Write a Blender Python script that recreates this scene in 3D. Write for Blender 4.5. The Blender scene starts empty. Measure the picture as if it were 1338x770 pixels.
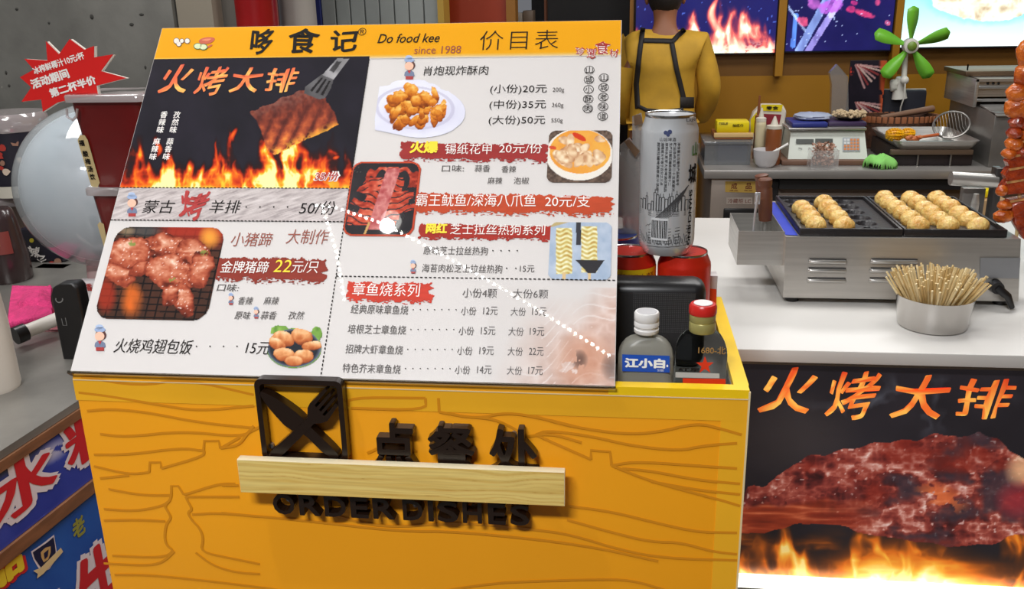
import bpy, bmesh, math, random
import numpy as np
from mathutils import Vector, Matrix
from mathutils.bvhtree import BVHTree
SC = bpy.context.scene; COL = SC.collection; PI = math.pi
random.seed(7)
# ------------------------------------------------------------------ camera
FPX = 1200.0; HC = 1.6
PITCH, ROLL, YAW = math.radians(18.27), math.radians(-1.24), math.radians(7.03)
_cy, _sy = math.cos(YAW), math.sin(YAW)
FW = Vector((-_sy*math.cos(PITCH), _cy*math.cos(PITCH), -math.sin(PITCH)))
RT = Vector((_cy, _sy, 0)); UP = RT.cross(FW)
RT, UP = (math.cos(ROLL)*RT + math.sin(ROLL)*UP, -math.sin(ROLL)*RT + math.cos(ROLL)*UP)
CAM = Vector((0, 0, HC))
cd = bpy.data.cameras.new('camera'); co = bpy.data.objects.new('camera', cd); COL.objects.link(co)
co.matrix_world = Matrix(((RT.x, UP.x, -FW.x, 0), (RT.y, UP.y, -FW.y, 0), (RT.z, UP.z, -FW.z, HC), (0, 0, 0, 1)))
cd.sensor_width = 36; cd.lens = 36*FPX/1338; cd.clip_start = .02
SC.camera = co
# ------------------------------------------------------------------ world, exposure, lights
SC.view_settings.view_transform = 'Standard'; SC.view_settings.look = 'None'
SC.view_settings.gamma = 1; SC.view_settings.use_curve_mapping = False
SC.view_settings.exposure = 0.35
w = bpy.data.worlds.new('world'); SC.world = w; w.use_nodes = True
w.node_tree.nodes['Background'].inputs[0].default_value = (.9, .92, 1, 1)
w.node_tree.nodes['Background'].inputs[1].default_value = .13

def area(name, loc, sx, sy, power, col=(1, .985, .965), rot=(0, 0, 0)):
    l = bpy.data.lights.new(name, 'AREA'); l.shape = 'RECTANGLE'; l.size = sx; l.size_y = sy; l.energy = power; l.color = col
    o = bpy.data.objects.new(name, l); COL.objects.link(o); o.location = loc; o.rotation_euler = rot; return o
def point(name, loc, power, r=.035, col=(1, .97, .93)):
    l = bpy.data.lights.new(name, 'POINT'); l.energy = power; l.shadow_soft_size = r; l.color = col
    o = bpy.data.objects.new(name, l); COL.objects.link(o); o.location = loc; return o
area('unseen_area_light', (.6, 2.0, 3.05), 1.6, 0.5, 24)  # added soft fill over the counter, no fixture behind it
area('unseen_area_light', (1.2, 3.6, 3.05), 1.8, .5, 30)  # added fill that brightens the back kitchen
area('unseen_area_light', (-1.6, 1.9, 3.05), .5, 1.4, 26)  # added fill that lifts the left side and grey wall
area('unseen_area_light', (-.5, -.9, 3.0), .8, .25, 64, (.97, .98, 1))  # unseen front light, placed so the raised sign casts its shadows
# ------------------------------------------------------------------ pixel <-> world
def ray(px, py): return FW + RT*((px-669)/FPX) + UP*((385-py)/FPX)
def on(px, py, ax, val):
    d = ray(px, py); return CAM + d*((val-CAM[ax])/d[ax])
def onz(px, py, z): return on(px, py, 2, z)
def ony(px, py, y): return on(px, py, 1, y)
def onx(px, py, x): return on(px, py, 0, x)
# ------------------------------------------------------------------ noise / painting
def _h(i, j, s):
    n = np.sin(i*127.1 + j*311.7 + s*74.7)*43758.5453
    return n - np.floor(n)
def vn(x, y, s=0):
    i = np.floor(x); j = np.floor(y); fx = x-i; fy = y-j
    fx = fx*fx*(3-2*fx); fy = fy*fy*(3-2*fy)
    a = _h(i, j, s); b = _h(i+1, j, s); c = _h(i, j+1, s); d = _h(i+1, j+1, s)
    return (a*(1-fx)+b*fx)*(1-fy) + (c*(1-fx)+d*fx)*fy
def fbm(x, y, s=0, o=4):
    t = 0; a = .5
    for k in range(o):
        t = t + a*vn(x, y, s+k*13); x = x*2.03; y = y*2.03; a *= .5
    return t/(1-.5**o)
def ridge(x, y, s=0, o=3):
    t = 0; a = .5
    for k in range(o):
        t = t + a*(1-abs(2*vn(x, y, s+k*7)-1)); x = x*2.1; y = y*2.1; a *= .5
    return t/(1-.5**o)
def ramp(t, *st):
    ts = [s[0] for s in st]
    return np.stack([np.interp(t, ts, [s[1][k] for s in st]) for k in range(3)], -1)
def mixc(a, b, m):
    a = np.asarray(a, float); b = np.asarray(b, float); m = np.clip(m, 0, 1)[..., None]
    return a*(1-m) + b*m
def inpoly(x, y, poly):
    r = np.zeros(x.shape, bool); n = len(poly)
    for i in range(n):
        x1, y1 = poly[i]; x2, y2 = poly[(i+1) % n]
        if y1 == y2: continue
        c = ((y1 > y) != (y2 > y)) & (x < (x2-x1)*(y-y1)/(y2-y1)+x1)
        r ^= c
    return r
def s2l(c):
    c = np.clip(np.asarray(c, float)/255, 0, 1)
    return np.where(c <= .04045, c/12.92, ((c+.055)/1.055)**2.4)
def ell(x, y, cx, cy, rx, ry, a=0):
    ca, sa = math.cos(a), math.sin(a); dx = x-cx; dy = y-cy
    return ((dx*ca+dy*sa)/rx)**2 + ((-dx*sa+dy*ca)/ry)**2
FIRE = ((0, (14, 8, 16)), (.25, (60, 12, 6)), (.45, (200, 50, 15)), (.65, (245, 120, 25)), (.82, (252, 195, 50)), (1, (255, 246, 170)))
def fire(x, y, base, hgt, s=0, sc=1.0):
    wx = x + 26*sc*(fbm(x*.022/sc, y*.022/sc, s, 3)-.5); yy = (base-y)/hgt
    tong = fbm(wx*.045/sc, y*.008/sc+3, s+5, 3)**1.2*1.9
    body = np.clip((tong-yy)*1.7, 0, 1.2)
    fil = ridge(wx*.055/sc, y*.028/sc, s+9, 3)
    return np.clip(body*(.25+.95*fil**2), 0, 1)
# ------------------------------------------------------------------ materials
MATS = {}
def mat(name, rgb=(128, 128, 128), rough=.5, metal=0, noise=0, nscale=8, bump=0, bscale=40, coat=0, emit=0, trans=0, alpha=1, spec=None, stretch=None, rgb2=None, attr=False, ior=None, lin=None, sub=0):
    if name in MATS: return MATS[name]
    m = bpy.data.materials.new(name); m.use_nodes = True; MATS[name] = m
    nt = m.node_tree; N = nt.nodes; L = nt.links; b = N['Principled BSDF']
    c = tuple(s2l(rgb)) + (1,)
    b.inputs['Base Color'].default_value = c; b.inputs['Roughness'].default_value = rough; b.inputs['Metallic'].default_value = metal
    b.inputs['Coat Weight'].default_value = coat; b.inputs['Transmission Weight'].default_value = trans; b.inputs['Alpha'].default_value = alpha
    b.inputs['Coat Roughness'].default_value = .06
    if spec is not None: b.inputs['Specular IOR Level'].default_value = spec
    if ior: b.inputs['IOR'].default_value = ior
    if sub:
        b.inputs['Subsurface Weight'].default_value = sub; b.inputs['Subsurface Radius'].default_value = (.01, .006, .004)
    if noise or bump:
        tc = N.new('ShaderNodeTexCoord'); mp = N.new('ShaderNodeMapping'); L.new(tc.outputs['Object'], mp.inputs[0])
        if stretch: mp.inputs['Scale'].default_value = stretch
    if noise:
        nz = N.new('ShaderNodeTexNoise'); nz.inputs['Scale'].default_value = nscale; nz.inputs['Detail'].default_value = 5
        L.new(mp.outputs[0], nz.inputs['Vector'])
        r = N.new('ShaderNodeValToRGB'); r.color_ramp.elements[0].position = .32; r.color_ramp.elements[1].position = .68
        c2 = s2l(rgb2) if rgb2 else s2l([v*(1-noise) for v in rgb])
        r.color_ramp.elements[0].color = tuple(c2)+(1,); r.color_ramp.elements[1].color = c
        L.new(nz.outputs[0], r.inputs[0]); L.new(r.outputs[0], b.inputs['Base Color'])
    if bump:
        nb = N.new('ShaderNodeTexNoise'); nb.inputs['Scale'].default_value = bscale; nb.inputs['Detail'].default_value = 3
        L.new(mp.outputs[0], nb.inputs['Vector']); bp = N.new('ShaderNodeBump'); bp.inputs['Strength'].default_value = bump; bp.inputs['Distance'].default_value = .004
        L.new(nb.outputs[0], bp.inputs['Height']); L.new(bp.outputs[0], b.inputs['Normal'])
    if attr:
        a = N.new('ShaderNodeVertexColor'); a.layer_name = 'Col'; L.new(a.outputs[0], b.inputs['Base Color'])
        if emit: L.new(a.outputs[0], b.inputs['Emission Color'])
    elif emit: b.inputs['Emission Color'].default_value = c
    if emit: b.inputs['Emission Strength'].default_value = emit
    return m
def clear_mat(name, tint=(255, 255, 255), gl=.03, rgh=.03, ior=1.45, haze=0.0, hz=(255, 255, 255)):
    """thin clear plastic: transparent + Fresnel gloss (+ a little milky diffuse)"""
    if name in MATS: return MATS[name]
    m = bpy.data.materials.new(name); m.use_nodes = True; MATS[name] = m; nt = m.node_tree; N = nt.nodes; L = nt.links
    N.remove(N['Principled BSDF']); out = N['Material Output']
    t = N.new('ShaderNodeBsdfTransparent'); t.inputs[0].default_value = tuple(s2l(tint))+(1,)
    g = N.new('ShaderNodeBsdfGlossy'); g.inputs['Roughness'].default_value = rgh
    f = N.new('ShaderNodeFresnel'); f.inputs[0].default_value = ior
    ad = N.new('ShaderNodeMath'); ad.operation = 'ADD'; ad.inputs[1].default_value = gl; L.new(f.outputs[0], ad.inputs[0])
    ge = N.new('ShaderNodeNewGeometry'); iv = N.new('ShaderNodeMath'); iv.operation = 'SUBTRACT'; iv.inputs[0].default_value = 1; L.new(ge.outputs['Backfacing'], iv.inputs[1]); mu = N.new('ShaderNodeMath'); mu.operation = 'MULTIPLY'; L.new(ad.outputs[0], mu.inputs[0]); L.new(iv.outputs[0], mu.inputs[1])
    mx = N.new('ShaderNodeMixShader'); L.new(mu.outputs[0], mx.inputs[0]); src = t
    if haze:
        d = N.new('ShaderNodeBsdfDiffuse'); d.inputs[0].default_value = tuple(s2l(hz))+(1,)
        m2 = N.new('ShaderNodeMixShader'); m2.inputs[0].default_value = haze; L.new(t.outputs[0], m2.inputs[1]); L.new(d.outputs[0], m2.inputs[2]); src = m2
    L.new(src.outputs[0], mx.inputs[1]); L.new(g.outputs[0], mx.inputs[2]); L.new(mx.outputs[0], out.inputs[0])
    return m
STEEL = mat('brushed_steel', (200, 198, 194), .3, .75, noise=.1, nscale=6, stretch=(1, 1, 30), bump=.05, bscale=200)
STEELD = mat('dark_steel', (146, 142, 138), .35, .6, noise=.15, nscale=5)
BLACKP = mat('black_plastic', (26, 25, 26), .35)
BLACKM = mat('black_matt', (20, 19, 20), .7)
WHITEP = mat('white_plastic', (228, 228, 224), .35)
INK = mat('black_ink', (28, 25, 24), .6, spec=.12)
WHITEI = mat('white_ink', (245, 240, 235), .5)
PAINT = mat('printed_picture', attr=True, rough=.6, spec=.12)
SCREEN = mat('lit_screen', attr=True, rough=.3, emit=.85)
LIGHTBOX = mat('backlit_print', attr=True, rough=.3, emit=.35)
CLEAR = clear_mat('clear_plastic', haze=.12)
# ------------------------------------------------------------------ objects
WLD = {}
def thing(name, label, cat, loc=(0, 0, 0), group=None, rz=0):
    o = bpy.data.objects.new(name, None); o.empty_display_size = .05; COL.objects.link(o)
    o.location = loc; o.rotation_euler = (0, 0, rz); o['label'] = label; o['category'] = cat
    if group: o['group'] = group
    WLD[o.name] = Matrix.Translation(Vector(loc)) @ Matrix.Rotation(rz, 4, 'Z'); return o
def tag(o, label, cat, group=None, kind=None):
    o['label'] = label; o['category'] = cat
    if group: o['group'] = group
    if kind: o['kind'] = kind
    return o
def link(name, me, parent=None, kind=None, base=True, label=None):
    o = bpy.data.objects.new(name, me); COL.objects.link(o)
    if parent is not None:
        me.transform(WLD[parent.name].inverted()); o.parent = parent; WLD[o.name] = WLD[parent.name]
    else:
        n = len(me.vertices)
        if n and base:
            a = np.empty(n*3, np.float32); me.vertices.foreach_get('co', a); a = a.reshape(-1, 3)
            mn = a.min(0); mx = a.max(0); c = Vector((float(mn[0]+mx[0])/2, float(mn[1]+mx[1])/2, float(mn[2])))
            me.transform(Matrix.Translation(-c)); o.location = c; WLD[o.name] = Matrix.Translation(c)
        else: WLD[o.name] = Matrix.Identity(4)
    if kind: o['kind'] = kind
    if label: o['label'] = label
    return o
class MB:
    def __init__(s): s.v = []; s.f = []; s.mi = []; s.c = None
    def add(s, vs, fs, mi=0, M=None):
        n = len(s.v)
        s.v += [tuple(M @ Vector(v)) if M else tuple(v) for v in vs]
        s.f += [tuple(i+n for i in f) for f in fs]; s.mi += [mi]*len(fs); return s
    def box(s, c, size, bev=0, rot=None, mi=0, seg=2):
        bm = bmesh.new(); bmesh.ops.create_cube(bm, size=1)
        for v in bm.verts: v.co = Vector((v.co.x*size[0], v.co.y*size[1], v.co.z*size[2]))
        if bev: bmesh.ops.bevel(bm, geom=list(bm.edges), offset=min(bev, min(size)*.49), segments=seg, affect='EDGES', profile=.5)
        M = Matrix.Translation(Vector(c)) @ (rot.to_4x4() if rot else Matrix.Identity(4))
        bm.verts.ensure_lookup_table(); s.add([v.co for v in bm.verts], [[v.index for v in f.verts] for f in bm.faces], mi, M); bm.free(); return s
    def bb(s, x0, x1, y0, y1, z0, z1, bev=0, mi=0):
        return s.box(((x0+x1)/2, (y0+y1)/2, (z0+z1)/2), (abs(x1-x0), abs(y1-y0), abs(z1-z0)), bev, mi=mi)
    def lathe(s, prof, c=(0, 0, 0), n=32, mi=0, M=None, sq=1.0):
        vs = []; fs = []; k = len(prof)
        for i in range(n):
            a = 2*PI*i/n
            for r, z in prof: vs.append((c[0]+r*math.cos(a), c[1]+sq*r*math.sin(a), c[2]+z))
        for i in range(n):
            j = (i+1) % n
            for q in range(k-1): fs.append((i*k+q, j*k+q, j*k+q+1, i*k+q+1))
        if prof[0][0] > 1e-5: fs.append(tuple(i*k for i in range(n))[::-1])
        if prof[-1][0] > 1e-5: fs.append(tuple(i*k+k-1 for i in range(n)))
        return s.add(vs, fs, mi, M)
    def tube(s, pts, r, n=10, mi=0, closed=False):
        pts = [Vector(p) for p in pts]; vs = []; fs = []; m = len(pts); prev = None
        for i, p in enumerate(pts):
            if closed: d = pts[(i+1) % m]-pts[i-1]
            else: d = pts[min(i+1, m-1)]-pts[max(i-1, 0)]
            d.normalize()
            if prev is None: a = d.orthogonal().normalized()
            else: a = (prev-d*prev.dot(d)).normalized()
            prev = a; b = d.cross(a); rr = r[i] if isinstance(r, (list, tuple)) else r
            for k in range(n):
                t = 2*PI*k/n; vs.append(p+(a*math.cos(t)+b*math.sin(t))*rr)
        for i in range(m if closed else m-1):
            for k in range(n):
                fs.append((i*n+k, i*n+(k+1) % n, ((i+1) % m)*n+(k+1) % n, ((i+1) % m)*n+k))
        if not closed: fs += [tuple(range(n))[::-1], tuple((m-1)*n+k for k in range(n))]
        return s.add(vs, fs, mi)
    def ball(s, c, r, n=16, m=10, mi=0, M=None):
        if not isinstance(r, (list, tuple)): r = (r, r, r)
        vs = []; fs = []
        for i in range(m+1):
            t = PI*i/m
            for k in range(n):
                a = 2*PI*k/n; vs.append((c[0]+r[0]*math.sin(t)*math.cos(a), c[1]+r[1]*math.sin(t)*math.sin(a), c[2]+r[2]*math.cos(t)))
        for i in range(m):
            for k in range(n): fs.append((i*n+k, (i+1)*n+k, (i+1)*n+(k+1) % n, i*n+(k+1) % n))
        return s.add(vs, fs, mi, M)
    def prism(s, poly, to3, t0, t1, mi=0):
        """poly in (u,v); to3(u,v,w) -> point; side walls between depth t0 and t1"""
        n = len(poly)
        a = sum(poly[i][0]*poly[(i+1) % n][1]-poly[(i+1) % n][0]*poly[i][1] for i in range(n))
        if a < 0: poly = poly[::-1]
        tri = tess(poly); vs = [to3(u, v, t1) for u, v in poly]+[to3(u, v, t0) for u, v in poly]
        fs = [tuple(t) for t in tri]+[tuple(i+n for i in t[::-1]) for t in tri]
        fs += [(i, i+n, (i+1) % n+n, (i+1) % n) for i in range(n)]
        return s.add(vs, fs, mi)
    def mesh(s, name, mats, smooth=True, ang=.7):
        me = bpy.data.meshes.new(name); me.from_pydata([tuple(v) for v in s.v], [], s.f)
        for m in (mats if isinstance(mats, (list, tuple)) else [mats]): me.materials.append(m)
        me.polygons.foreach_set('material_index', s.mi)
        if smooth:
            me.polygons.foreach_set('use_smooth', [True]*len(me.polygons)); me.set_sharp_from_angle(angle=ang)
        me.update(); return me
    def build(s, name, mats, parent=None, kind=None, smooth=True, ang=.7, label=None, warp=None):
        if warp: s.v = [warp(Vector(v)) for v in s.v]
        return link(name, s.mesh(name, mats, smooth, ang), parent, kind, label=label)
def tess(poly):
    from mathutils.geometry import tessellate_polygon
    r = []
    for t in tessellate_polygon([[Vector((p[0], p[1], 0)) for p in poly]]):
        a, b, c = (poly[i] for i in t)
        if (b[0]-a[0])*(c[1]-a[1])-(b[1]-a[1])*(c[0]-a[0]) < 0: t = (t[0], t[2], t[1])
        r.append(tuple(t))
    return r
def setcol(me, cols):
    a = me.color_attributes.new('Col', 'FLOAT_COLOR', 'POINT')
    c = np.ones((len(me.vertices), 4), np.float32); c[:, :3] = cols; a.data.foreach_set('color', c.ravel())
def dup(root, loc, rz=None, label=None, group=None):
    r = root.copy(); COL.objects.link(r); r.location = loc
    if rz is not None: r.rotation_euler = (0, 0, rz) if not isinstance(rz, (tuple, list)) else rz
    if label: r['label'] = label
    if group: r['group'] = group
    for ch in list(root.children):
        c = ch.copy(); COL.objects.link(c); c.parent = r
        for g in ch.children:
            d = g.copy(); COL.objects.link(d); d.parent = c
    return r
# ------------------------------------------------------------------ glyphs
_tc = bpy.data.curves.new('glyph_source', 'FONT'); _to = bpy.data.objects.new('glyph_source', _tc); COL.objects.link(_to); _G = {}
def glyphs(s, bold=0, ext=0, space=1.0):
    k = (s, bold, ext, space)
    if k not in _G:
        _tc.body = s; _tc.offset = min(bold, 0); _tc.extrude = 0; _tc.space_character = space; _tc.resolution_u = 3
        bpy.context.view_layer.update()
        me = bpy.data.meshes.new_from_object(_to.evaluated_get(bpy.context.evaluated_depsgraph_get()))
        a = np.empty(len(me.vertices)*3, np.float32); me.vertices.foreach_get('co', a)
        V = a.reshape(-1, 3).astype(float); F = [tuple(p.vertices) for p in me.polygons]; bpy.data.meshes.remove(me); V[:, 2] = 0
        if bold > 0:                       # heavier strokes: the glyph repeated around a small circle
            n = len(V); m_ = 8; VV = [V]; FF = list(F)
            for q in range(m_):
                W_ = V.copy(); W_[:, 0] += bold*math.cos(2*PI*q/m_); W_[:, 1] += bold*math.sin(2*PI*q/m_); W_[:, 2] = (q+1)*1.2e-5; VV.append(W_)
                FF += [tuple(i+n*(q+1) for i in f) for f in F]
            V = np.concatenate(VV); F = FF
        _G[k] = (V, F)
    return _G[k]
class Plane:
    """flat frame standing in the scene: O origin, U right, V up, N towards the viewer side"""
    def __init__(s, O, U, V): s.O = Vector(O); s.U = Vector(U).normalized(); s.V = Vector(V).normalized(); s.N = s.U.cross(s.V)
    def at(s, u, v, w=0): return s.O+s.U*u+s.V*v+s.N*w
    def hit(s, px, py):
        d = ray(px, py); return CAM+d*((s.O-CAM).dot(s.N)/d.dot(s.N))
    def uv(s, px, py):
        q = s.hit(px, py)-s.O; return q.dot(s.U), q.dot(s.V)
    def uvs(s, pts): return [s.uv(*p) for p in pts]
    def text(s, t, x0, x1, yt, yb, m, parent, bold=0, sh=0, w=.0006, name='printed_text', colf=None, ext=0, rot=0, warp=None, label=None, space=1.0):
        if t.strip() == '': return
        V, F = glyphs(t, bold, 0, space); V = V.copy()
        u0, v0 = s.uv(x0, yb); u1, _ = s.uv(x1, yb); _, v1 = s.uv((x0), yt)
        mn = V.min(0); mx = V.max(0)
        X = (V[:, 0]-mn[0])/(mx[0]-mn[0])*(u1-u0); Y = (V[:, 1]-mn[1])/max(mx[1]-mn[1], 1e-6)*(v1-v0)
        X = X + sh*Y
        if warp: X, Y = warp(X, Y, (u1-u0), (v1-v0))
        if rot: X, Y = X*math.cos(rot)-Y*math.sin(rot), X*math.sin(rot)+Y*math.cos(rot)
        P = [s.at(u0+a, v0+b, w+c) for a, b, c in zip(X, Y, V[:, 2])]
        n = len(P)
        if ext:
            P2 = [p-s.N*ext for p in P]
            from collections import Counter
            ec = {}
            for f in F:
                for i in range(len(f)):
                    a, b = f[i], f[(i+1) % len(f)]
                    if (b, a) in ec: ec[(b, a)] = None
                    elif (a, b) in ec: pass
                    else: ec[(a, b)] = 1
            G = list(F)+[tuple(i+n for i in f[::-1]) for f in F]
            G += [(a, a+n, b+n, b) for (a, b), q in ec.items() if q]
            P = P+P2; F = G
        me = bpy.data.meshes.new(name); me.from_pydata([tuple(p) for p in P], [], F); me.materials.append(m); me.update()
        if colf is not None:
            xy = np.stack([X/max(u1-u0, 1e-6), Y/max(v1-v0, 1e-6)], -1)
            if ext: xy = np.concatenate([xy, xy])
            setcol(me, s2l(colf(xy[:, 0], xy[:, 1])))
        return link(name, me, parent, label=label)
    def paint(s, name, rect, fn, parent, m=None, step=1.0, w=.0003, mask=None, label=None, uvrect=None, rnd=0, nx=None, ny=None):
        """printed picture: dense grid with a colour per point. rect in photo pixels (x0,y0,x1,y1 at the bottom edge)"""
        if uvrect: u0, v0, u1, v1 = uvrect; 
        else:
            x0, y0, x1, y1 = rect; u0, v0 = s.uv(x0, y1); u1, _ = s.uv(x1, y1); _, v1 = s.uv((x0+x1)/2, y0); _, v0 = s.uv((x0+x1)/2, y1)
        pxs = (s.at(u0, v0)-CAM).length/FPX*step
        nx = nx or max(4, int((u1-u0)/pxs)); ny = ny or max(4, int((v1-v0)/pxs))
        uu, vv = np.meshgrid(np.linspace(u0, u1, nx+1), np.linspace(v0, v1, ny+1))
        O, U, V, N_ = (np.array(q) for q in (s.O, s.U, s.V, s.N))
        P = O+uu[..., None]*U+vv[..., None]*V+w*N_
        d = P-np.array(CAM); k = d@np.array(FW); px = 669+FPX*(d@np.array(RT))/k; py = 385-FPX*(d@np.array(UP))/k
        a = (uu-u0)/(u1-u0); b = (vv-v0)/(v1-v0)
        C = s2l(fn(px, py, a, b)).reshape(-1, 3)
        idx = np.arange((nx+1)*(ny+1)).reshape(ny+1, nx+1)
        Q = np.stack([idx[:-1, :-1], idx[:-1, 1:], idx[1:, 1:], idx[1:, :-1]], -1)
        keep = np.ones((ny, nx), bool)
        if rnd:
            cu = (uu[:-1, :-1]+uu[1:, 1:])/2; cv = (vv[:-1, :-1]+vv[1:, 1:])/2
            dx = np.maximum(np.maximum(u0+rnd-cu, cu-u1+rnd), 0); dy = np.maximum(np.maximum(v0+rnd-cv, cv-v1+rnd), 0)
            keep &= dx*dx+dy*dy <= rnd*rnd
        if mask is not None:
            keep &= mask((px[:-1, :-1]+px[1:, 1:])/2, (py[:-1, :-1]+py[1:, 1:])/2)
        Q = Q[keep]; used = np.unique(Q); rm = np.zeros(idx.size, int); rm[used] = np.arange(len(used)); Q = rm[Q]
        me = bpy.data.meshes.new(name); PV = P.reshape(-1, 3)[used]
        me.vertices.add(len(PV)); me.vertices.foreach_set('co', PV.astype(np.float32).ravel())
        me.loops.add(Q.size); me.loops.foreach_set('vertex_index', Q.ravel().astype(np.int32))
        me.polygons.add(len(Q)); me.polygons.foreach_set('loop_start', (np.arange(len(Q))*4).astype(np.int32))
        me.update(calc_edges=True); me.materials.append(m or PAINT); setcol(me, C[used])
        return link(name, me, parent, label=label)
    def poly(s, name, pts, m, parent, w=.0002, t=None, px=True, label=None):
        p = s.uvs(pts) if px else pts; mb = MB()
        mb.prism(p, lambda u, v, ww: s.at(u, v, ww), w-(t or .0001), w); return mb.build(name, m, parent, smooth=False, label=label)
    def ribbon(s, mb, pts, wd, w=.0003, px=True, smooth=0):
        p = [Vector(q) for q in (s.uvs(pts) if px else pts)]
        for _ in range(smooth):
            q = [p[0]]
            for a, b in zip(p, p[1:]): q += [a*.75+b*.25, a*.25+b*.75]
            p = q+[p[-1]]
        vs = []; n = len(p)
        for i in range(n):
            d = (p[min(i+1, n-1)]-p[max(i-1, 0)]); d.normalize(); o = Vector((-d.y, d.x))*wd/2
            vs += [s.at(p[i].x+o.x, p[i].y+o.y, w), s.at(p[i].x-o.x, p[i].y-o.y, w)]
        mb.add(vs, [(2*i+1, 2*i+3, 2*i+2, 2*i) for i in range(n-1)])
# ================================================================== SETTING
PT = 1.209; YF = .877; WC = 1.06
XM, XP, YN, YB = -2.6, 3.2, -3.2, 5.05
mb = MB().bb(XM, XP, YN, YB+.6, -.05, 0); mb.build('floor', mat('floor_tiles', (120, 112, 104), .35, noise=.2, nscale=3), kind='structure')
mb = MB().bb(XM, XP, YN, YB+.6, 3.2, 3.25); mb.build('ceiling', mat('ceiling_dark', (60, 60, 62), .9), kind='structure')
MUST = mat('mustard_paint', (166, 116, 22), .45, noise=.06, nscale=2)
MUSTD = mat('mustard_dark_upper', (120, 80, 24), .5, noise=.06, nscale=2)  # darker mustard for the upper part of the back wall
def wallbox(name, x0, x1, y0, y1, z0, z1, m): return MB().bb(x0, x1, y0, y1, z0, z1).build(name, m, kind='structure', smooth=False)
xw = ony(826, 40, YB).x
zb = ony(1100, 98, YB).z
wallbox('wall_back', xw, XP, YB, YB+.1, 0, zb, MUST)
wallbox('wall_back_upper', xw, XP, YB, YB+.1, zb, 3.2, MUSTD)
wallbox('wall_right', XP, XP+.1, YN, YB+.1, 0, 3.2, MUST)
wallbox('wall_front', XM, XP, YN-.1, YN, 0, 3.2, mat('shop_wall_grey', (120, 118, 116), .8))
CONC = mat('stained_concrete', (120, 119, 114), .8, noise=.28, nscale=3.5, bump=.3, bscale=25)
wallbox('wall_side_left', XM-.1, XM, YN, 3.2, 0, 3.2, CONC)
YL = 3.1
xa = ony(226, 20, YL).x; xb = ony(275, 20, YL).x; xc = ony(306, 20, YL).x
wallbox('wall_left', XM, xa, YL, YL+.1, 0, 3.2, CONC)
wallbox('wall_left_panel', xa+.006, xb, YL+.02, YL+.1, 0, 3.2, mat('beige_panel', (140, 132, 118), .5, noise=.08, nscale=3))
wallbox('wall_left_recess', xb, xc+.05, YL+.1, YL+.16, 0, 3.2, mat('dark_recess', (88, 84, 78), .6))
# concrete blemishes: small chips as shallow pits
mb = MB()
for px, py in ((22, 12), (185, 19), (172, 32), (8, 95), (190, 88), (64, 30), (120, 22), (12, 112)):
    p = ony(px, py, YL); mb.ball((p.x, YL, p.z), (random.uniform(.004, .012), .003, random.uniform(.004, .01)), 8, 5)
mb.build('trim_1', mat('dark_chip', (58, 57, 54), .9), kind='structure')
# pillars
def pillar(name, l, px0, px1, Y, m, lab):
    a = ony(px0, 15, Y); b = ony(px1, 15, Y); r = (b.x-a.x)/2; c = (a.x+b.x)/2
    o = MB().lathe([(r, 0), (r, 3.19)], (c, Y, 0), 40).build(name, m); tag(o, l, 'pillar'); return o
pillar('red_pillar', 'glossy red round pillar behind the top left of the menu board', 308, 362, YL+.15, mat('red_gloss', (150, 20, 24), .25, noise=.15, nscale=4), '')
pillar('white_pillar', 'grey-white round pillar just right of the red pillar', 366, 412, YL+.35, mat('white_gloss', (165, 160, 154), .3, noise=.08, nscale=4), '')
# blue edged tiled wall
YT = 4.1
x0 = ony(413, 15, YT).x; x1 = ony(421, 15, YT).x; x2 = ony(574, 15, YT).x; x3 = ony(582, 15, YT).x
wallbox('trim_2', x0, x1, YT-.03, YT+.1, 0, 3.19, mat('blue_trim', (50, 58, 120), .4))
tw = MB().bb(x1, x2, YT, YT+.1, 0, 3.19).build('wall_tiled', mat('tile_grout', (120, 124, 122), .8), kind='structure', smooth=False)
TILE = mat('glazed_white_tile', (172, 178, 176), .18, noise=.06, nscale=9)
tm = None; pw = (x2-x1)/8
zt = ony(500, 60, YT).z
for r_ in range(3):
    for k in range(8):
        mbt = MB().bb(x1+pw*k+.003, x1+pw*(k+1)-.003, YT-.012, YT, zt-.05+.34*r_+.003, zt-.05+.34*(r_+1)-.003, .002)
        mbt.build('tile', TILE, tw, smooth=False)
wallbox('trim_3', x2, x3, YT-.04, YT+.1, 0, 3.19, mat('yellow_frame', (186, 150, 60), .4))
YO = 4.5
wallbox('wall_orange', ony(578, 15, YO).x, ony(662, 15, YO).x, YO, YO+.1, 0, 3.19, mat('orange_red_panel', (166, 56, 24), .4))
wallbox('trim_4', ony(662, 15, YO).x, ony(674, 15, YO).x, YO-.02, YO+.1, 0, 3.19, mat('mustard_frame', (150, 100, 30), .4))
DARK = mat('dark_doorway', (26, 23, 24), .6)
wallbox('wall_dark', ony(672, 15, YO).x, xw+.02, YB+.3, YB+.4, 0, 3.2, DARK)
wallbox('trim_5', ony(823, 15, YB).x, ony(828, 15, YB).x, YB-.03, YB+.1, 0, 3.19, mat('mustard_frame'))
wallbox('trim_6', ony(707, 15, YB).x, ony(709.5, 15, YB).x, YB+.2, YB+.3, 0, 3.19, mat('brown_edge', (110, 60, 30), .5))
wallbox('wall_behind_orange', -2.0, ony(660, 15, YB).x, YB+.35, YB+.45, 0, 3.2, DARK)
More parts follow.
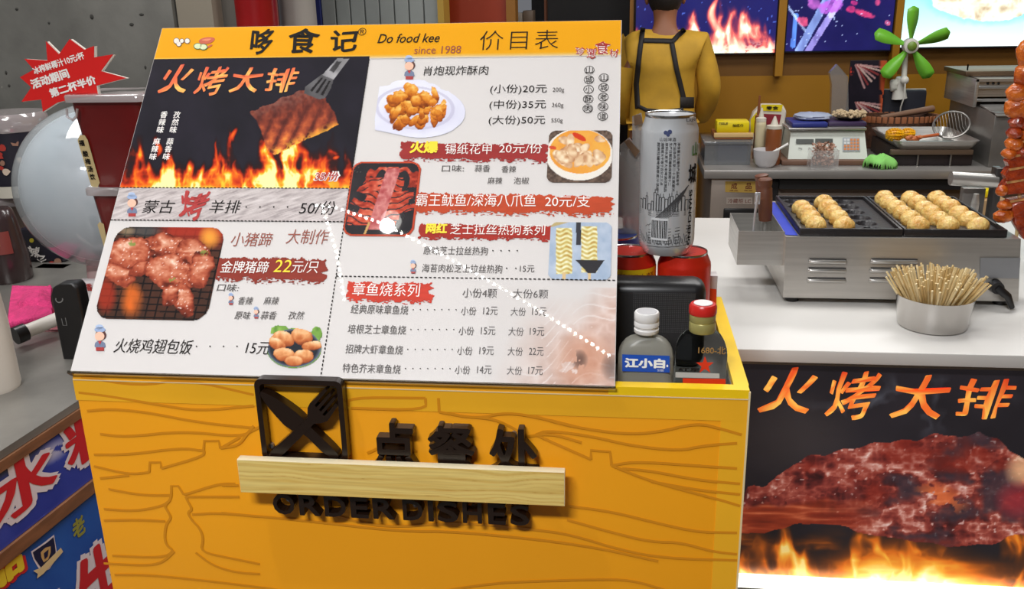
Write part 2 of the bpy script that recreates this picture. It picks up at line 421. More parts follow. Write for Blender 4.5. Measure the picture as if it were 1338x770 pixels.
# pale boxes peeking over the board, on a dark cupboard
cb = MB().bb(ony(655, 60, 4.9).x, ony(800, 60, 4.9).x, 4.85, 5.2, 0, ony(690, 34, 4.85).z, .01).build('dark_cupboard', DARK); tag(cb, 'dark cupboard mostly hidden behind the top right of the menu board', 'cupboard')
zc = ony(690, 34, 4.85).z
b1 = MB().bb(ony(660, 20, 4.9).x, ony(682, 20, 4.9).x, 4.9, 5.0, zc, ony(670, 17, 4.9).z, .004).build('storage_box', mat('pale_box', (150, 140, 128), .5)); tag(b1, 'pale grey box nearer the orange panel, above the menu board', 'box')
b2 = MB().bb(ony(682.5, 20, 4.9).x, ony(696, 20, 4.9).x, 4.92, 5.05, zc, ony(690, 14, 4.9).z, .004).build('storage_box', mat('brown_box', (110, 92, 76), .5)); tag(b2, 'brown box right of the pale grey box, above the menu board', 'box')
# ------------------------------------------------------------------ wall screens
def fire_screen(x, y, a, b):
    c = mixc((22, 28, 95), (30, 20, 70), fbm(x*.02, y*.02, 3))
    c = mixc(c, (80, 110, 210), (vn(x*.35, y*.35, 4) > .93)*.8)
    f = np.maximum(fire(x, y, 78, 58, 2, .8), np.clip(1.25-abs((x-936+6*np.sin(y*.09)))/(4+y*.13), 0, 1)*np.clip(y/20+.6, 0, 1)*(.5+.5*ridge(x*.06, y*.03, 5)))
    fc = ramp(f, (0, (30, 25, 90)), (.3, (150, 50, 70)), (.55, (230, 110, 100)), (.8, (250, 200, 170)), (1, (240, 255, 235)))
    c = mixc(c, fc, np.clip(f*2.2, 0, 1))
    return mixc(c, (235, 250, 225), np.clip((y-52)/16, 0, 1)*(fbm(x*.09, y*.12, 8) > .42)*.85)
def petal_screen(x, y, a, b):
    c = mixc((14, 14, 58), (30, 26, 92), fbm(x*.03, y*.03, 6))
    for (xa, ya, xb_, yb_, wd, cc) in ((1043, 68, 1083, -5, 5, (150, 180, 240)), (1055, 68, 1103, -8, 4, (170, 160, 235)), (1036, 60, 1040, 20, 3, (90, 140, 230)), (1028, 6, 1052, 40, 1.5, (180, 210, 250)), (1086, 20, 1096, 0, 4, (190, 190, 250))):
        L2 = (xb_-xa)**2+(yb_-ya)**2; t = np.clip(((x-xa)*(xb_-xa)+(y-ya)*(yb_-ya))/L2, 0, 1)
        d = np.hypot(x-xa-t*(xb_-xa), y-ya-t*(yb_-ya)); c = mixc(c, cc, (d < wd)*(.55+.4*vn(x*.2, y*.08, 2)))
    for cx, cy, rx, ry, an, cc in ((1049, 28, 8, 6, .4, (225, 80, 120)), (1085, 8, 18, 9, -.2, (170, 90, 200)), (1064, 5, 9, 7, .3, (170, 90, 180)), (1112, 12, 6, 5, 0, (200, 50, 110)), (1130, 18, 15, 4, .35, (205, 60, 110)), (1147, 3, 4, 5, 0, (200, 70, 120)), (1160, 30, 4, 3, .5, (220, 100, 140)), (1116, 4, 5, 3, .4, (190, 50, 120))):
        e = ell(x, y, cx, cy, rx, ry, an)+.7*(vn(x*.3, y*.3, 7)-.5); c = mixc(c, cc, np.clip((1.1-e)*3, 0, 1)*(.6+.4*vn(x*.25, y*.25, 1)))
    return mixc(c, (190, 210, 255), (vn(x*.5, y*.5, 9) > .95)*.7)
def chicken_screen(x, y, a, b):
    c = mixc((150, 222, 232), (222, 240, 236), np.clip(y/60, 0, 1))
    e = ((x-1290)/75)**2+((y+6+.0*x)/34)**2+.35*(fbm(x*.12, y*.12, 2)-.5)
    ch = ramp(ridge(x*.09, y*.09, 3), (0, (150, 120, 90)), (.4, (200, 190, 165)), (.75, (245, 240, 222)), (1, (255, 250, 240)))
    c = mixc(c, (120, 205, 222), np.clip((1.5-e)*2, 0, 1)*.6)
    return mixc(c, ch, np.clip((1-e)*12, 0, 1))
zt1 = 2.05
BZL = mat('screen_bezel', (24, 26, 40), .4)
for x0, x1, yb_, fn, lab in ((830, 1012, 70, fire_screen, 'wall screen showing orange flames on deep blue, behind the person'),
                       (1026, 1163, 66, petal_screen, 'middle wall screen with pink petals and pale stalks on dark blue'),
                       (1176, 1400, 61, chicken_screen, 'pale cyan wall screen with fried chicken, behind the green fan')):
    A = ony(x0, yb_+1, YB-.05); B = ony(x1, yb_-3, YB-.05)
    t = thing('menu_screen', lab, 'screen', (A.x, YB, A.z))
    MB().bb(A.x-.006, B.x+.006, YB-.05, YB-.001, A.z-.008, zt1, .003).build('screen_case', BZL, t)
    pl = Plane((A.x, YB-.05, A.z), (1, 0, 0), (0, 0, 1))
    pl.paint('display', None, fn, t, SCREEN, 1.2, .0015, uvrect=(0, 0, B.x-A.x, ony(900, -60, YB-.05).z-A.z if False else .62))
for i, (p0, p1) in enumerate(((1014, 1024), (1165, 1174))):
    wallbox('trim_%d' % (7+i), ony(p0, 30, YB).x, ony(p1, 30, YB).x, YB-.07, YB, ony(p0, 98, YB).z, 3.19, MUST)
# ================================================================== ORDER PODIUM
XL, XR = -.602, .133
PD = .30
podium = thing('order_podium', 'yellow order podium with wood-line pattern and raised black sign lettering', 'podium', ((XL+XR)/2, YF, 0))
ORANGE = mat('podium_orange', (240, 160, 22), .38, noise=.03, nscale=2)
TAPE = mat('yellow_tape', (250, 206, 20), .3, noise=.05, nscale=6)
EDGE = mat('podium_edge_vinyl', (246, 180, 34), .35, noise=.05, nscale=8)
MB().bb(XL, XR, YF, YF+PD, 0, PT-.03, .003).build('body', ORANGE, podium)
rim = MB(); rim.bb(XL, XR, YF, YF+.012, PT-.031, PT).bb(XR-.014, XR, YF+.012, YF+PD, PT-.031, PT).bb(XL, XL+.014, YF+.012, YF+PD, PT-.031, PT).bb(XL+.014, XR-.014, YF+PD-.012, YF+PD, PT-.031, PT)
rim.build('top_rim', mat('podium_rim', (224, 160, 30), .4), podium, smooth=False)
FP = Plane((XL, YF, 0), (1, 0, 0), (0, 0, 1))
ln = MB(); ln.bb(XL+.015, XR-.015, YF+.0125, YF+PD-.0125, PT-.0299, PT-.0292).bb(XR-.0152, XR-.0142, YF+.0125, YF+PD-.0125, PT-.029, PT-.007)
ln.build('tray_lining', mat('lining_grey', (128, 126, 120), .4), podium, smooth=False)
W_ = XR-XL
tp = MB(); tp.bb(XL+.43*0+W_*.806, XR, YF-.0008, YF+.013, PT-.008, PT+.0012).bb(XR-.0145, XR+.0008, YF+.013, YF+PD, PT-.006, PT+.0012)
tp.build('rim_tape', TAPE, podium, smooth=False, label='bright yellow tape along the open rim')
MB().bb(XL-.0005, XR+.0005, YF-.0006, YF, PT-.034, PT-.008).bb(XR-.027, XR+.0005, YF-.0005, YF, 0, PT-.034).build('edge_strip', EDGE, podium, smooth=False)
MB().bb(XR-.0008, XR+.0012, YF-.0012, YF+.002, 0, PT-.001).bb(XL, XR, YF-.0012, YF, PT-.0095, PT-.0085).build('corner_trim', mat('pale_trim', (225, 205, 160), .35), podium, smooth=False)
LINE = mat('pattern_brown', (214, 138, 18), .4)
lines = [[(103,513),(145,518),(208,529),(260,537),(332,530)],[(114,537),(145,534),(195,539),(260,552),(330,559)],[(106,492),(182,505),(241,495),(332,516)],
[(131,567),(164,571),(240,563),(314,571),(333,561),(352,552)],[(123,594),(169,594),(237,585),(266,589)],[(266,589),(267,576),(286,576),(288,586)],[(288,586),(314,571)],[(123,609),(169,620),(195,617)],[(195,617),(196,604),(210,604),(211,612)],[(211,612),(266,596),(267,589)],[(131,625),(169,621)],
[(224,647),(224,635),(233,635),(240,646)],[(240,646),(246,645),(286,632),(308,632)],[(142,639),(185,647),(224,647)],[(224,647),(222,654),(215,661),(220,669),(224,677),(217,685),(215,702),(218,713),(228,720),(213,729),(147,726)],[(136,665),(177,668),(213,661),(222,654)],
[(243,649),(245,654),(252,666),(245,669),(251,680),(262,691),(266,705),(262,721),(300,729),(340,737)],[(256,722),(278,739),(308,748),(340,750)],[(251,672),(286,670),(340,675)],[(243,649),(313,649)],[(136,736),(191,739),(213,735),(228,720)],[(150,751),(191,751),(245,756),(340,767),(420,779)],[(136,680),(180,679),(216,681)],
[(700,544),(745,557),(813,567),(858,565),(911,552),(945,561),(969,568)],[(700,568),(715,562),(775,570),(824,582),(888,589),(918,582),(963,579)],[(700,568),(772,600)],[(772,600),(772,588),(797,590),(799,608)],[(799,608),(851,629),(941,653),(967,661)],[(799,608),(828,603),(881,606),(963,612)],
[(813,612),(851,615),(911,627),(967,632)],[(851,629),(911,640),(967,646)],[(743,661),(798,668),(858,683),(911,695),(963,696)],[(741,679),(798,695),(851,708),(888,708),(933,721),(963,724)],[(430,672),(500,690),(600,682),(700,692),(745,698),(813,719),(869,729),(963,732)],[(560,775),(640,762),(700,759),(775,757),(824,757),(873,772)],
[(455,531),(456,519),(556,520)],[(556,520),(557,536),(459,533)],[(573,520),(574,538)],[(574,538),(624,547),(662,538),(712,547),(760,559)],[(622,545),(650,548),(690,570)],[(690,570),(720,566),(760,578)],[(290,585),(312,582),(322,568),(332,556)],[(290,634),(312,634)],[(290,670),(400,680),(520,694),(600,694),(760,711),(860,733)],[(480,592),(520,574),(545,590)]]
for li_, l_ in enumerate(lines):
    lm = MB(); FP.ribbon(lm, l_, .0031, .00062+li_*.000008, smooth=2 if len(l_) > 2 and not (len(l_) == 4 and abs(l_[1][0]-l_[0][0]) < 3) else 0)
    lm.build('pattern_line', LINE, podium, smooth=False)
# raised signage
SB = mat('sign_black', (30, 18, 12), .3)
SPL = Plane((XL, YF-.016, 0), (1, 0, 0), (0, 0, 1))
def frame_uv(): 
    a = SPL.uv(331, 496); b = SPL.uv(446, 498); c = SPL.uv(343, 602); return a, b, c
a_, b_, c_ = frame_uv(); u0, u1, v1, v0 = a_[0], b_[0], (a_[1]+b_[1])/2, c_[1]
def rrect(u0, v0, u1, v1, r, n=6):
    P = []
    for cx, cy, s in ((u1-r, v1-r, 0), (u0+r, v1-r, 1), (u0+r, v0+r, 2), (u1-r, v0+r, 3)):
        for k in range(n+1):
            t = PI/2*(s+k/n); P.append((cx+r*math.cos(t), cy+r*math.sin(t)))
    return P
fm = MB(); o_ = rrect(u0, v0, u1, v1, .008); i_ = rrect(u0+.0058, v0+.0058, u1-.0058, v1-.0058, .004); n_ = len(o_)
vs = [SPL.at(u, v, 0) for u, v in o_]+[SPL.at(u, v, 0) for u, v in i_]+[SPL.at(u, v, -.012) for u, v in o_]+[SPL.at(u, v, -.012) for u, v in i_]
fs = []
for i in range(n_):
    j = (i+1) % n_
    fs += [(i, j, n_+j, n_+i), (2*n_+i, 3*n_+i, 3*n_+j, 2*n_+j), (i, 2*n_+i, 2*n_+j, j), (n_+i, n_+j, 3*n_+j, 3*n_+i)]
fm.add(vs, fs); emb = fm.build('sign_frame', SB, podium, smooth=False)
def standoffs(pts, name='standoff'):
    s_ = MB()
    for p in pts:
        u, v = SPL.uv(*p); q = SPL.at(u, v, -.0118); s_.tube([q, q+Vector((0, .0045, 0))], .003, 8)
    return s_.build(name, STEELD, podium)
def raised(name, pts, smooth=0, w0=0):
    p = [Vector(q) for q in SPL.uvs(pts)]
    for _ in range(smooth):
        q = []
        for i in range(len(p)): a, b = p[i], p[(i+1) % len(p)]; q += [a*.75+b*.25, a*.25+b*.75]
        p = q
    m_ = MB(); m_.prism([tuple(q) for q in p], lambda u, v, w: SPL.at(u, v, w), -.012+w0, w0); m_.build(name, SB, podium, smooth=False)
raised('sign_knife', [(338,511),(352,516),(372,528),(392,543),(403,556),(441,592),(443,599),(430,600),(392,562),(378,563),(352,535),(341,519)], 1)
fork = [(353,597),(356,590),(394,556),(401,547),(402,533),(407,527)]
fork += [(426,510),(428,512),(412,530),(414,532),(431,514),(434,516),(418,535),(420,537),(437,519),(440,521),(423,541),(425,543),(441,524)]
fork = [(353,598),(354,590),(394,554),(402,546),(402,533),(405,527),(425,508),(427.5,510.5),(411,530),(413.5,532.5),(431,513.5),(433.5,516),(417,535.5),(419.5,538),(436.5,518.5),(439,521),(421.5,541.5),(424,544),(439,527),(442,530),(428,550),(420,553),(410,554),(404,561),(366,598)]
raised('sign_fork', fork, 0, .0006)
for ch, x0, x1, yt, yb in (('点', 487, 545, 552, 612), ('餐', 561, 621, 556, 617), ('处', 639, 704, 560, 621)):
    SPL.text(ch, x0, x1, yt, yb, SB, podium, bold=.022, ext=.012, w=0, name='sign_letter')
for ch, x0, x1, k in (('O', 358, 386, 0), ('R', 392, 419, 1), ('D', 425, 453, 2), ('E', 459, 482, 3), ('R', 488, 516, 4), ('D', 527, 553, 5), ('I', 560, 567, 6), ('S', 572, 599, 7), ('H', 605, 630, 8), ('E', 638, 661, 9), ('S', 667, 692, 10)):
    sl = (x0-358)*.047
    SPL.text(ch, x0, x1, 645.5+sl, 672+sl, SB, podium, bold=.02, ext=.012, w=0, name='sign_letter')
standoffs([(337, 503), (440, 505), (349, 590), (448, 592), (515, 570), (590, 575), (670, 575), (372, 660), (470, 663), (540, 668), (617, 670), (650, 673)])
# wood plank
WPL = Plane((XL, YF-.030, 0), (1, 0, 0), (0, 0, 1))
a_ = WPL.uv(309, 600); b_ = WPL.uv(738, 618); c_ = WPL.uv(314, 643); d_ = WPL.uv(738, 663)
wv1 = (a_[1]+b_[1])/2; wv0 = (c_[1]+d_[1])/2
pk = MB(); pk.box((XL+(a_[0]+b_[0])/2, YF-.025, (wv0+wv1)/2), (b_[0]-a_[0], .010, wv1-wv0), .0008)
plank = pk.build('wood_plank', mat('plank_edge', (240, 226, 190), .4), podium, label='light wood board across the lettering')
def wood(x, y, a, b):
    wy = b*5+1.6*fbm(a*3.2, b*1.6, 4)+1.5*np.exp(-((a-.82)/.07)**2)*(b-.4)
    g = ridge(wy*2.2+a*.4, a*1.2, 3, 2); f = vn(a*14, b*70, 8)
    c = ramp(g, (0, (246, 222, 138)), (.6, (238, 208, 122)), (.93, (222, 184, 96)), (1, (198, 146, 66)))
    return c*(1-.07*f[..., None])
WPL.paint('wood_face', None, wood, podium, mat('wood_print', attr=True, rough=.35), 1, .0003, uvrect=(a_[0]+.0007, wv0+.0007, b_[0]-.0007, wv1-.0007))
st = MB()
for uu in (a_[0]+.03, a_[0]+.15, a_[0]+.25, b_[0]-.03):
    q = WPL.at(uu, (wv0+wv1)/2, -.0098); st.tube([q, q+Vector((0, .02, 0))], .004, 8)
st.build('standoff', STEELD, podium)
# ================================================================== MENU BOARD
BV = Vector((0, .320, .355)).normalized(); BL_ = .4755
BX0, BX1 = -.602, -.003
BP = Plane((BX0, YF-.003, PT+.0015), (1, 0, 0), BV)
BWD = BX1-BX0
board = thing('menu_board', 'large slanted menu board with yellow header leaning on the podium top', 'menu', ((BX0+BX1)/2, YF, PT+.001))
bd = MB(); bd.add([BP.at(u, v, ww) for ww in (-.005, -.0003) for u, v in ((0, 0), (BWD, 0), (BWD, BL_), (0, BL_))], [(3, 2, 1, 0), (4, 5, 6, 7), (0, 1, 5, 4), (1, 2, 6, 5), (2, 3, 7, 6), (3, 0, 4, 7)])
bd.build('panel', mat('board_panel_white', (216, 211, 208), .6), board, smooth=False)
def strut(u):
    p = BP.at(u, .40, -.0055); return [p, Vector((p.x, p.y+.0, PT-.028))]
sm = MB()
for u in (.12, .48):
    p = BP.at(u, .33, -.006); sm.box(((p.x), p.y+.003, (p.z+PT-.03)/2), (.03, .004, p.z-PT+.03))
sm.build('prop_leg', CLEAR, board, smooth=False)
YEL = mat('header_yellow', (236, 166, 18), .5)
def header(x, y, a, b):
    c = np.broadcast_to(np.array([234., 164., 16.]), x.shape+(3,)); g = np.clip((b-.0)/.10, 0, 1)
    return mixc((218, 212, 205), c, np.clip(b/.13, 0, 1)**.8*np.where(a < -1, 0, 1))
hv0 = BP.uv(560, 76)[1]
BP.paint('header_band', None, header, board, None, 1, .0002, uvrect=(0.0006, hv0, BWD-.0006, BL_-.0006), nx=60, ny=60)
BR_ = MB().bb(0, 1, 0, 1, 0, 1)
# black flame panel
def flamepanel(x, y, a, b):
    c = mixc((22, 20, 28), (38, 34, 46), fbm(x*.03, y*.03, 9))
    f = fire(x, y, 247, 62, 11, .75)
    f = f*np.clip(.55+.75*np.exp(-((x-215)/55)**2)+.7*np.exp(-((x-360)/70)**2), 0, 1.3)
    f = np.maximum(f, np.clip((y-222)/26, 0, 1)*(.5+.6*ridge(x*.06, y*.05, 21))*.9)
    # stray flames
    for (cx, cy, rx, ry) in ((306, 176, 5, 12), (206, 192, 5, 18), (440, 206, 6, 4)):
        f = np.maximum(f, np.clip(1-ell(x, y, cx+3*np.sin(y*.2), cy, rx, ry), 0, 1)*.6)
    c = mixc(c, ramp(f, *FIRE), np.clip(f*3, 0, 1))
    # ribs
    poly = [(327, 146), (352, 136), (392, 118), (405, 120), (424, 126), (438, 148), (443, 164), (425, 172), (400, 182), (372, 196), (358, 203), (350, 196), (342, 172)]
    xx = x+4*(vn(x*.12, y*.12, 2)-.5); yy = y+4*(vn(x*.12, y*.12, 3)-.5)
    ins = inpoly(xx, yy, poly)
    s = (x-330)*.9+(y-150)*.42; st_ = .5+.5*np.cos(s*2*PI/17)
    down = np.clip(((y-130)-(420-x)*.18)/58, 0, 1)
    t = .10+.46*st_*down+.42*ridge(x*.10, y*.10, 12)*(.5+.5*down)-.16*(st_ < .12)*down+.12*vn(x*.5, y*.25, 3)*(1-down)
    rc = ramp(t, (0, (40, 14, 14)), (.3, (104, 44, 34)), (.5, (158, 70, 44)), (.7, (214, 110, 56)), (.86, (244, 172, 70)), (1, (255, 230, 140)))
    top = np.clip(1-((y-118)+(x-400)*.33)/22, 0, 1)
    rc = mixc(rc, (176, 140, 128), top*.55*vn(x*.3, y*.3, 6))
    low = np.clip((y-(205-(x-350)*.42)+12)/12, 0, 1); rc = mixc(rc, (250, 190, 60), low*(ridge(x*.12, y*.12, 4) > .62)*.85)
    c = np.where(ins[..., None], rc, c)
    # spatula
    for poly, col in (([(417, 130), (397, 122), (399, 113), (421, 97), (436, 104), (432, 116), (425, 128)], (92, 90, 92)), ([(421, 98), (441, 76), (456, 77), (436, 104)], (150, 148, 150)), ([(430, 92), (440, 80), (447, 80), (436, 95)], (70, 68, 70))):
        c = np.where(inpoly(x, y, poly)[..., None], np.array(col, float)*(.8+.4*vn(x*.1, y*.1, 5))[..., None], c)
    for k in range(3):
        q = [(405+k*7, 118+k*2.6), (420+k*5, 101+k*2), (422+k*5, 102+k*2), (408+k*7, 120+k*2.6)]; c = np.where(inpoly(x, y, q)[..., None], np.array((30., 26, 28)), c)
    return c
pU1 = BP.uv(470, 160)[0]; vA = BP.uv(300, 246)[1]; vB = hv0+.001
BP.paint('flame_picture', None, flamepanel, board, None, 1.0, .0005, uvrect=(.0008, vA, pU1, BL_-.0465 if False else BP.uv(320, 76)[1]))
vC = BP.uv(300, 289)[1]
def greywood(x, y, a, b):
    g = vn((x*.25+y*.8)*.5, (y*.7-x*.3)*.12, 4)*.5+.5*vn((x*.3+y*.9)*1.1, (y-x*.3)*.2, 8)
    return ramp(g, (0, (146, 136, 136)), (.5, (196, 186, 184)), (1, (222, 214, 212)))
BP.paint('grey_strip', None, greywood, board, None, 1.3, .0004, uvrect=(.0008, vC, pU1-.001, vA))
def dashes(p0, p1, n, wd, duty=.6):
    (x0, y0), (x1, y1) = p0, p1; m_ = MB()
    for k in range(n):
        a = k/n; b = (k+duty)/n
        BP.ribbon(m_, [(x0+(x1-x0)*a, y0+(y1-y0)*a), (x0+(x1-x0)*b, y0+(y1-y0)*b)], wd, .0009, px=False)
    m_.build('dotted_line', INK, board, smooth=False)
W2 = pU1
dashes((0, vA), (W2, vA), 62, .0012); dashes((0, vC), (W2, vC), 62, .0012)
dashes((W2, 0.0), (W2, BP.uv(470, 76)[1]), 90, .0012)
vD = BP.uv(620, 364)[1]; dashes((W2, vD), (BWD, vD), 62, .0012)
ORN = lambda s=0: (lambda X, Y: ramp(np.clip(.15+.5*vn(X*4+s, Y*4, 3)+.35*(1-Y)+.25*(vn(X*9, Y*9, s) > .6), 0, 1), (0, (170, 34, 20)), (.4, (226, 74, 34)), (.75, (240, 130, 48)), (1, (250, 200, 90))))
INKC = mat('printed_ink_colour', attr=True, rough=.5)
def brushy(amp=.05):
    return lambda X, Y, w_, h_: (X+amp*h_*np.sin(Y/h_*5+X/w_*4), Y+amp*h_*np.sin(X/w_*7+1))
T = BP.text
YI = mat('ink_yellow', (250, 222, 30), .5); RI = mat('ink_red', (176, 36, 34), .5); ORI = mat('ink_orange', (232, 170, 70), .5); BRI = mat('ink_brown', (150, 70, 50), .5); GRI = mat('ink_grey', (70, 64, 62), .5)
# header
for ch, x0, x1, yt, yb in (('哆', 324, 353, 38, 72), ('食', 373, 413, 37, 71), ('记', 429, 466, 41, 68)):
    T(ch, x0, x1, yt, yb, INK, board, bold=.022, warp=brushy(.03), w=.0008)
T('®', 467, 478, 37, 47, INK, board, w=.0008)
T('Do food kee', 493, 573, 45, 57, INK, board, bold=.006, sh=.18, w=.0008); T('since 1988', 541, 602, 61, 71, BRI, board, w=.0008)
T('价目表', 626, 729, 41, 66, INK, board, bold=-.012, w=.0008, space=1.12)
for ch, x0, x1, yt, yb in (('珍', 752, 764, 62, 73), ('選', 766, 779, 64, 77), ('食', 777, 797, 54, 72), ('材', 796, 808, 65, 75)):
    T(ch, x0, x1, yt, yb, WHITEI, board, bold=.05, w=.0007, warp=brushy(.05)); T(ch, x0, x1, yt, yb, RI, board, bold=.01, w=.0009, warp=brushy(.05))
# garlic, sausage and cucumber drawings
def blob(pts, col, w=.0008, sm=2, name='drawing'):
    p = [Vector(q) for q in BP.uvs(pts)]
    for _ in range(sm):
        q = []
        for i in range(len(p)): a, b = p[i], p[(i+1) % len(p)]; q += [a*.75+b*.25, a*.25+b*.75]
        p = q
    m_ = MB(); m_.prism([tuple(q) for q in p], lambda u, v, ww: BP.at(u, v, ww), w-.0001, w)
    return m_.build(name, mat('ink_%d_%d_%d' % col, col, .5), board, smooth=False)
def circ(cx, cy, rx, ry=None, n=10): ry = ry or rx; return [(cx+rx*math.cos(2*PI*k/n), cy+ry*math.sin(2*PI*k/n)) for k in range(n)]
for cx, cy, rr in ((231, 54, 3.6), (234, 58, 3), (238, 54, 2.6), (245, 54, 3.2)):
    blob(circ(cx, cy, rr+.8), (90, 60, 50), .0007, 1); blob(circ(cx, cy, rr), (236, 226, 214), .0009, 1)
blob([(259, 53), (268, 49), (279, 49), (282, 52), (274, 58), (262, 58)], (196, 84, 52), .0007); blob([(262, 53), (270, 51), (278, 51), (272, 55)], (226, 130, 90), .0009)
for cx, cy in ((259, 61), (266, 62)): blob(circ(cx, cy, 6, 4.4), (60, 100, 50), .0009, 1); blob(circ(cx, cy, 5, 3.5), (214, 224, 176), .0011, 1)
blob([(270, 62), (277, 58), (278, 60), (271, 64)], (196, 84, 52))
# flame panel text
for i, (ch, x0, x1, yt, yb) in enumerate((('火', 206, 245, 84, 124), ('烤', 253, 290, 88, 125), ('大', 299, 338, 88, 123), ('排', 345, 385, 90, 121))):
    T(ch, x0-2, x1-2, yt, yb, INKC, board, bold=.018, warp=brushy(.035), w=.0009, colf=ORN(i), sh=.1)
for i, ch in enumerate('香辣味'): T(ch, 209-i*2.3, 218-i*2.3, 146+i*9.8, 155+i*9.8, WHITEI, board, bold=.015, w=.0009); 
for i, ch in enumerate('麻辣味'): T(ch, 199.5-i*2.3, 208.5-i*2.3, 181+i*9.8, 190+i*9.8, WHITEI, board, bold=.015, w=.0009)
for i, ch in enumerate('孜然味'): T(ch, 226-i*2.3, 235-i*2.3, 146+i*9.8, 155+i*9.8, WHITEI, board, bold=.015, w=.0009)
for i, ch in enumerate('蒜香味'): T(ch, 217-i*2.3, 226-i*2.3, 181+i*9.8, 190+i*9.8, WHITEI, board, bold=.015, w=.0009)
T('35/份', 409, 443, 224, 238, WHITEI, board, bold=.06, w=.0009, sh=.1); T('35/份', 411, 441, 225, 237, RI, board, bold=.012, w=.0014, sh=.1)
T('蒙古', 185, 225, 262, 279, INK, board, w=.0009, sh=.1); T('烤', 231, 266, 251, 287, RI, board, bold=.03, w=.0009, warp=brushy(.08)); T('羊排', 272, 312, 262, 279, INK, board, w=.0009, sh=.1)
def dots(x0, x1, y, n, r=.0009):
    m_ = MB()
    for k in range(n):
        u, v = BP.uv(x0+(x1-x0)*k/(n-1), y); m_.add([BP.at(u+r*math.cos(q*PI/3), v+r*math.sin(q*PI/3), .0008) for q in range(6)], [tuple(range(6))])
    m_.build('leader_dots', INK, board, smooth=False)
dots(322, 376, 271, 4, .0011); T('50/份', 390, 437, 263, 281, INK, board, w=.0009, sh=.1)
# pork trotters picture
MEAT = ((0, (30, 16, 14)), (.25, (84, 30, 22)), (.45, (142, 52, 34)), (.62, (180, 80, 52)), (.78, (214, 128, 92)), (.9, (238, 190, 160)), (1, (252, 236, 222)))
def grillmeat(x, y, a, b):
    c = mixc((56, 40, 34), (88, 50, 36), fbm(x*.05, y*.05, 3))
    gl = np.minimum(np.abs(((x+y*.25) % 13)-6.5), np.abs(((y-x*.03) % 9)-4.5)); c = np.where((gl < 1)[..., None], np.array((22., 18, 18)), c)
    c = mixc(c, (228, 110, 40), np.clip(1.2-ell(x, y, 172, 392, 16, 26), 0, 1)*(.4+.6*vn(x*.1, y*.06, 2)))
    c = mixc(c, (170, 50, 30), np.clip(1.3-ell(x, y, 138, 385, 14, 24), 0, 1)*.8)
    c = mixc(c, (186, 52, 34), np.clip((330-y)/25, 0, 1)*np.clip((x-195)/30, 0, 1)*.8); c = mixc(c, (240, 160, 60), np.clip(1-ell(x, y, 274, 310, 16, 17), 0, 1))
    c = mixc(c, (80, 84, 84), np.clip(1.2-ell(x, y, 190, 302, 22, 8), 0, 1)*.7); c = mixc(c, (206, 190, 150), np.clip(1.-ell(x, y, 166, 302, 12, 8), 0, 1)*.5)
    for (cx, cy, rx, ry, an, sd) in ((218, 322, 30, 17, .1, 2), (252, 330, 24, 18, .3, 4), (166, 332, 36, 22, -.15, 1), (156, 360, 22, 13, .5, 3), (182, 352, 18, 9, -.5, 8), (226, 356, 34, 23, .15, 5), (262, 352, 16, 26, .2, 7), (240, 392, 13, 24, -.35, 6), (222, 386, 11, 15, .4, 9)):
        e = ell(x, y, cx, cy, rx, ry, an)+1.1*(fbm(x*.075, y*.075, sd, 4)-.5)
        sh = .02+.62*ridge(x*.05+sd, y*.09+.6*fbm(x*.04, y*.04, sd), sd, 4)+.34*np.clip(1-e, 0, 1)*np.clip((cy-y)/ry+.5, -.2, 1)-.35*np.clip(e-.6, 0, 1)+.12*vn(x*.35, y*.35, sd+2)
        mc = ramp(sh, (0, (44, 18, 14)), (.25, (98, 38, 26)), (.42, (146, 62, 42)), (.58, (182, 92, 64)), (.74, (208, 132, 102)), (.88, (232, 184, 158)), (1, (252, 232, 216))); c = np.where((e < 1)[..., None], mc, c)
        c = mixc(c, (255, 242, 232), (e < .85)*(vn(x*.55, y*.55, sd+20) > .90)*.8)
    for cx, cy in ((173, 318), (226, 366), (267, 331)): c = mixc(c, (120, 150, 70), (ell(x, y, cx, cy, 5, 4) < 1)*(vn(x*.5, y*.5, 3) > .45)*.8)
    return c
BP.paint('food_picture', (122, 297, 270, 418), grillmeat, board, None, 1.0, .0005, rnd=.018)
T('小猪蹄', 300, 353, 304, 322, BRI, board, bold=-.004, w=.0008, sh=.1); T('大制作', 373, 427, 300, 319, BRI, board, bold=-.004, w=.0008, sh=.1)
def brush(x0, x1, yt, yb, col, sd=0, dx=0):
    """ragged brush stroke band"""
    def fn(x, y, a, b):
        return mixc(col, np.array(col)*.88, fbm(x*.06, y*.3, sd))
    def msk(x, y):
        xa = x0+dx*0; t = (y-yt-(x-x0)*.018)/(yb-yt)
        e = .10+.10*vn(x*.18, 0*y, sd)+.05*vn(x*.9, 0*y, sd+1); e2 = .74+.14*vn(x*.09, 0*y, sd+2)
        body = (t > e) & (t < e2)
        scr = (t >= e2) & (t < .98) & (vn(x*.35, y*.9, sd+4) > .38+.5*(t-e2)/.2)
        lft = x > x0+6*vn(y*.4, 0*x, sd+6); rgt = x < x1-10*vn(y*.3, 0*x, sd+8)
        return (body | scr) & lft & rgt
    uL, vb = BP.uv(x0, yb+4); uR, _ = BP.uv(x1, yb+4); _, vt = BP.uv(x1, yt-1)
    BP.paint('brush_stroke', None, fn, board, None, .9, .0004, uvrect=(uL, min(vb, BP.uv(x1, yb+6)[1]), uR, max(vt, BP.uv(x0, yt-2)[1])), mask=msk)
brush(276, 429, 329, 371, (152, 62, 50), 1); T('金牌猪蹄', 287, 349, 341, 357, WHITEI, board, w=.0009, bold=.004, sh=.08); T('22', 357, 379, 340, 356, YI, board, w=.0009, sh=.1); T('元/只', 380, 415, 342, 357, WHITEI, board, w=.0009, sh=.08)
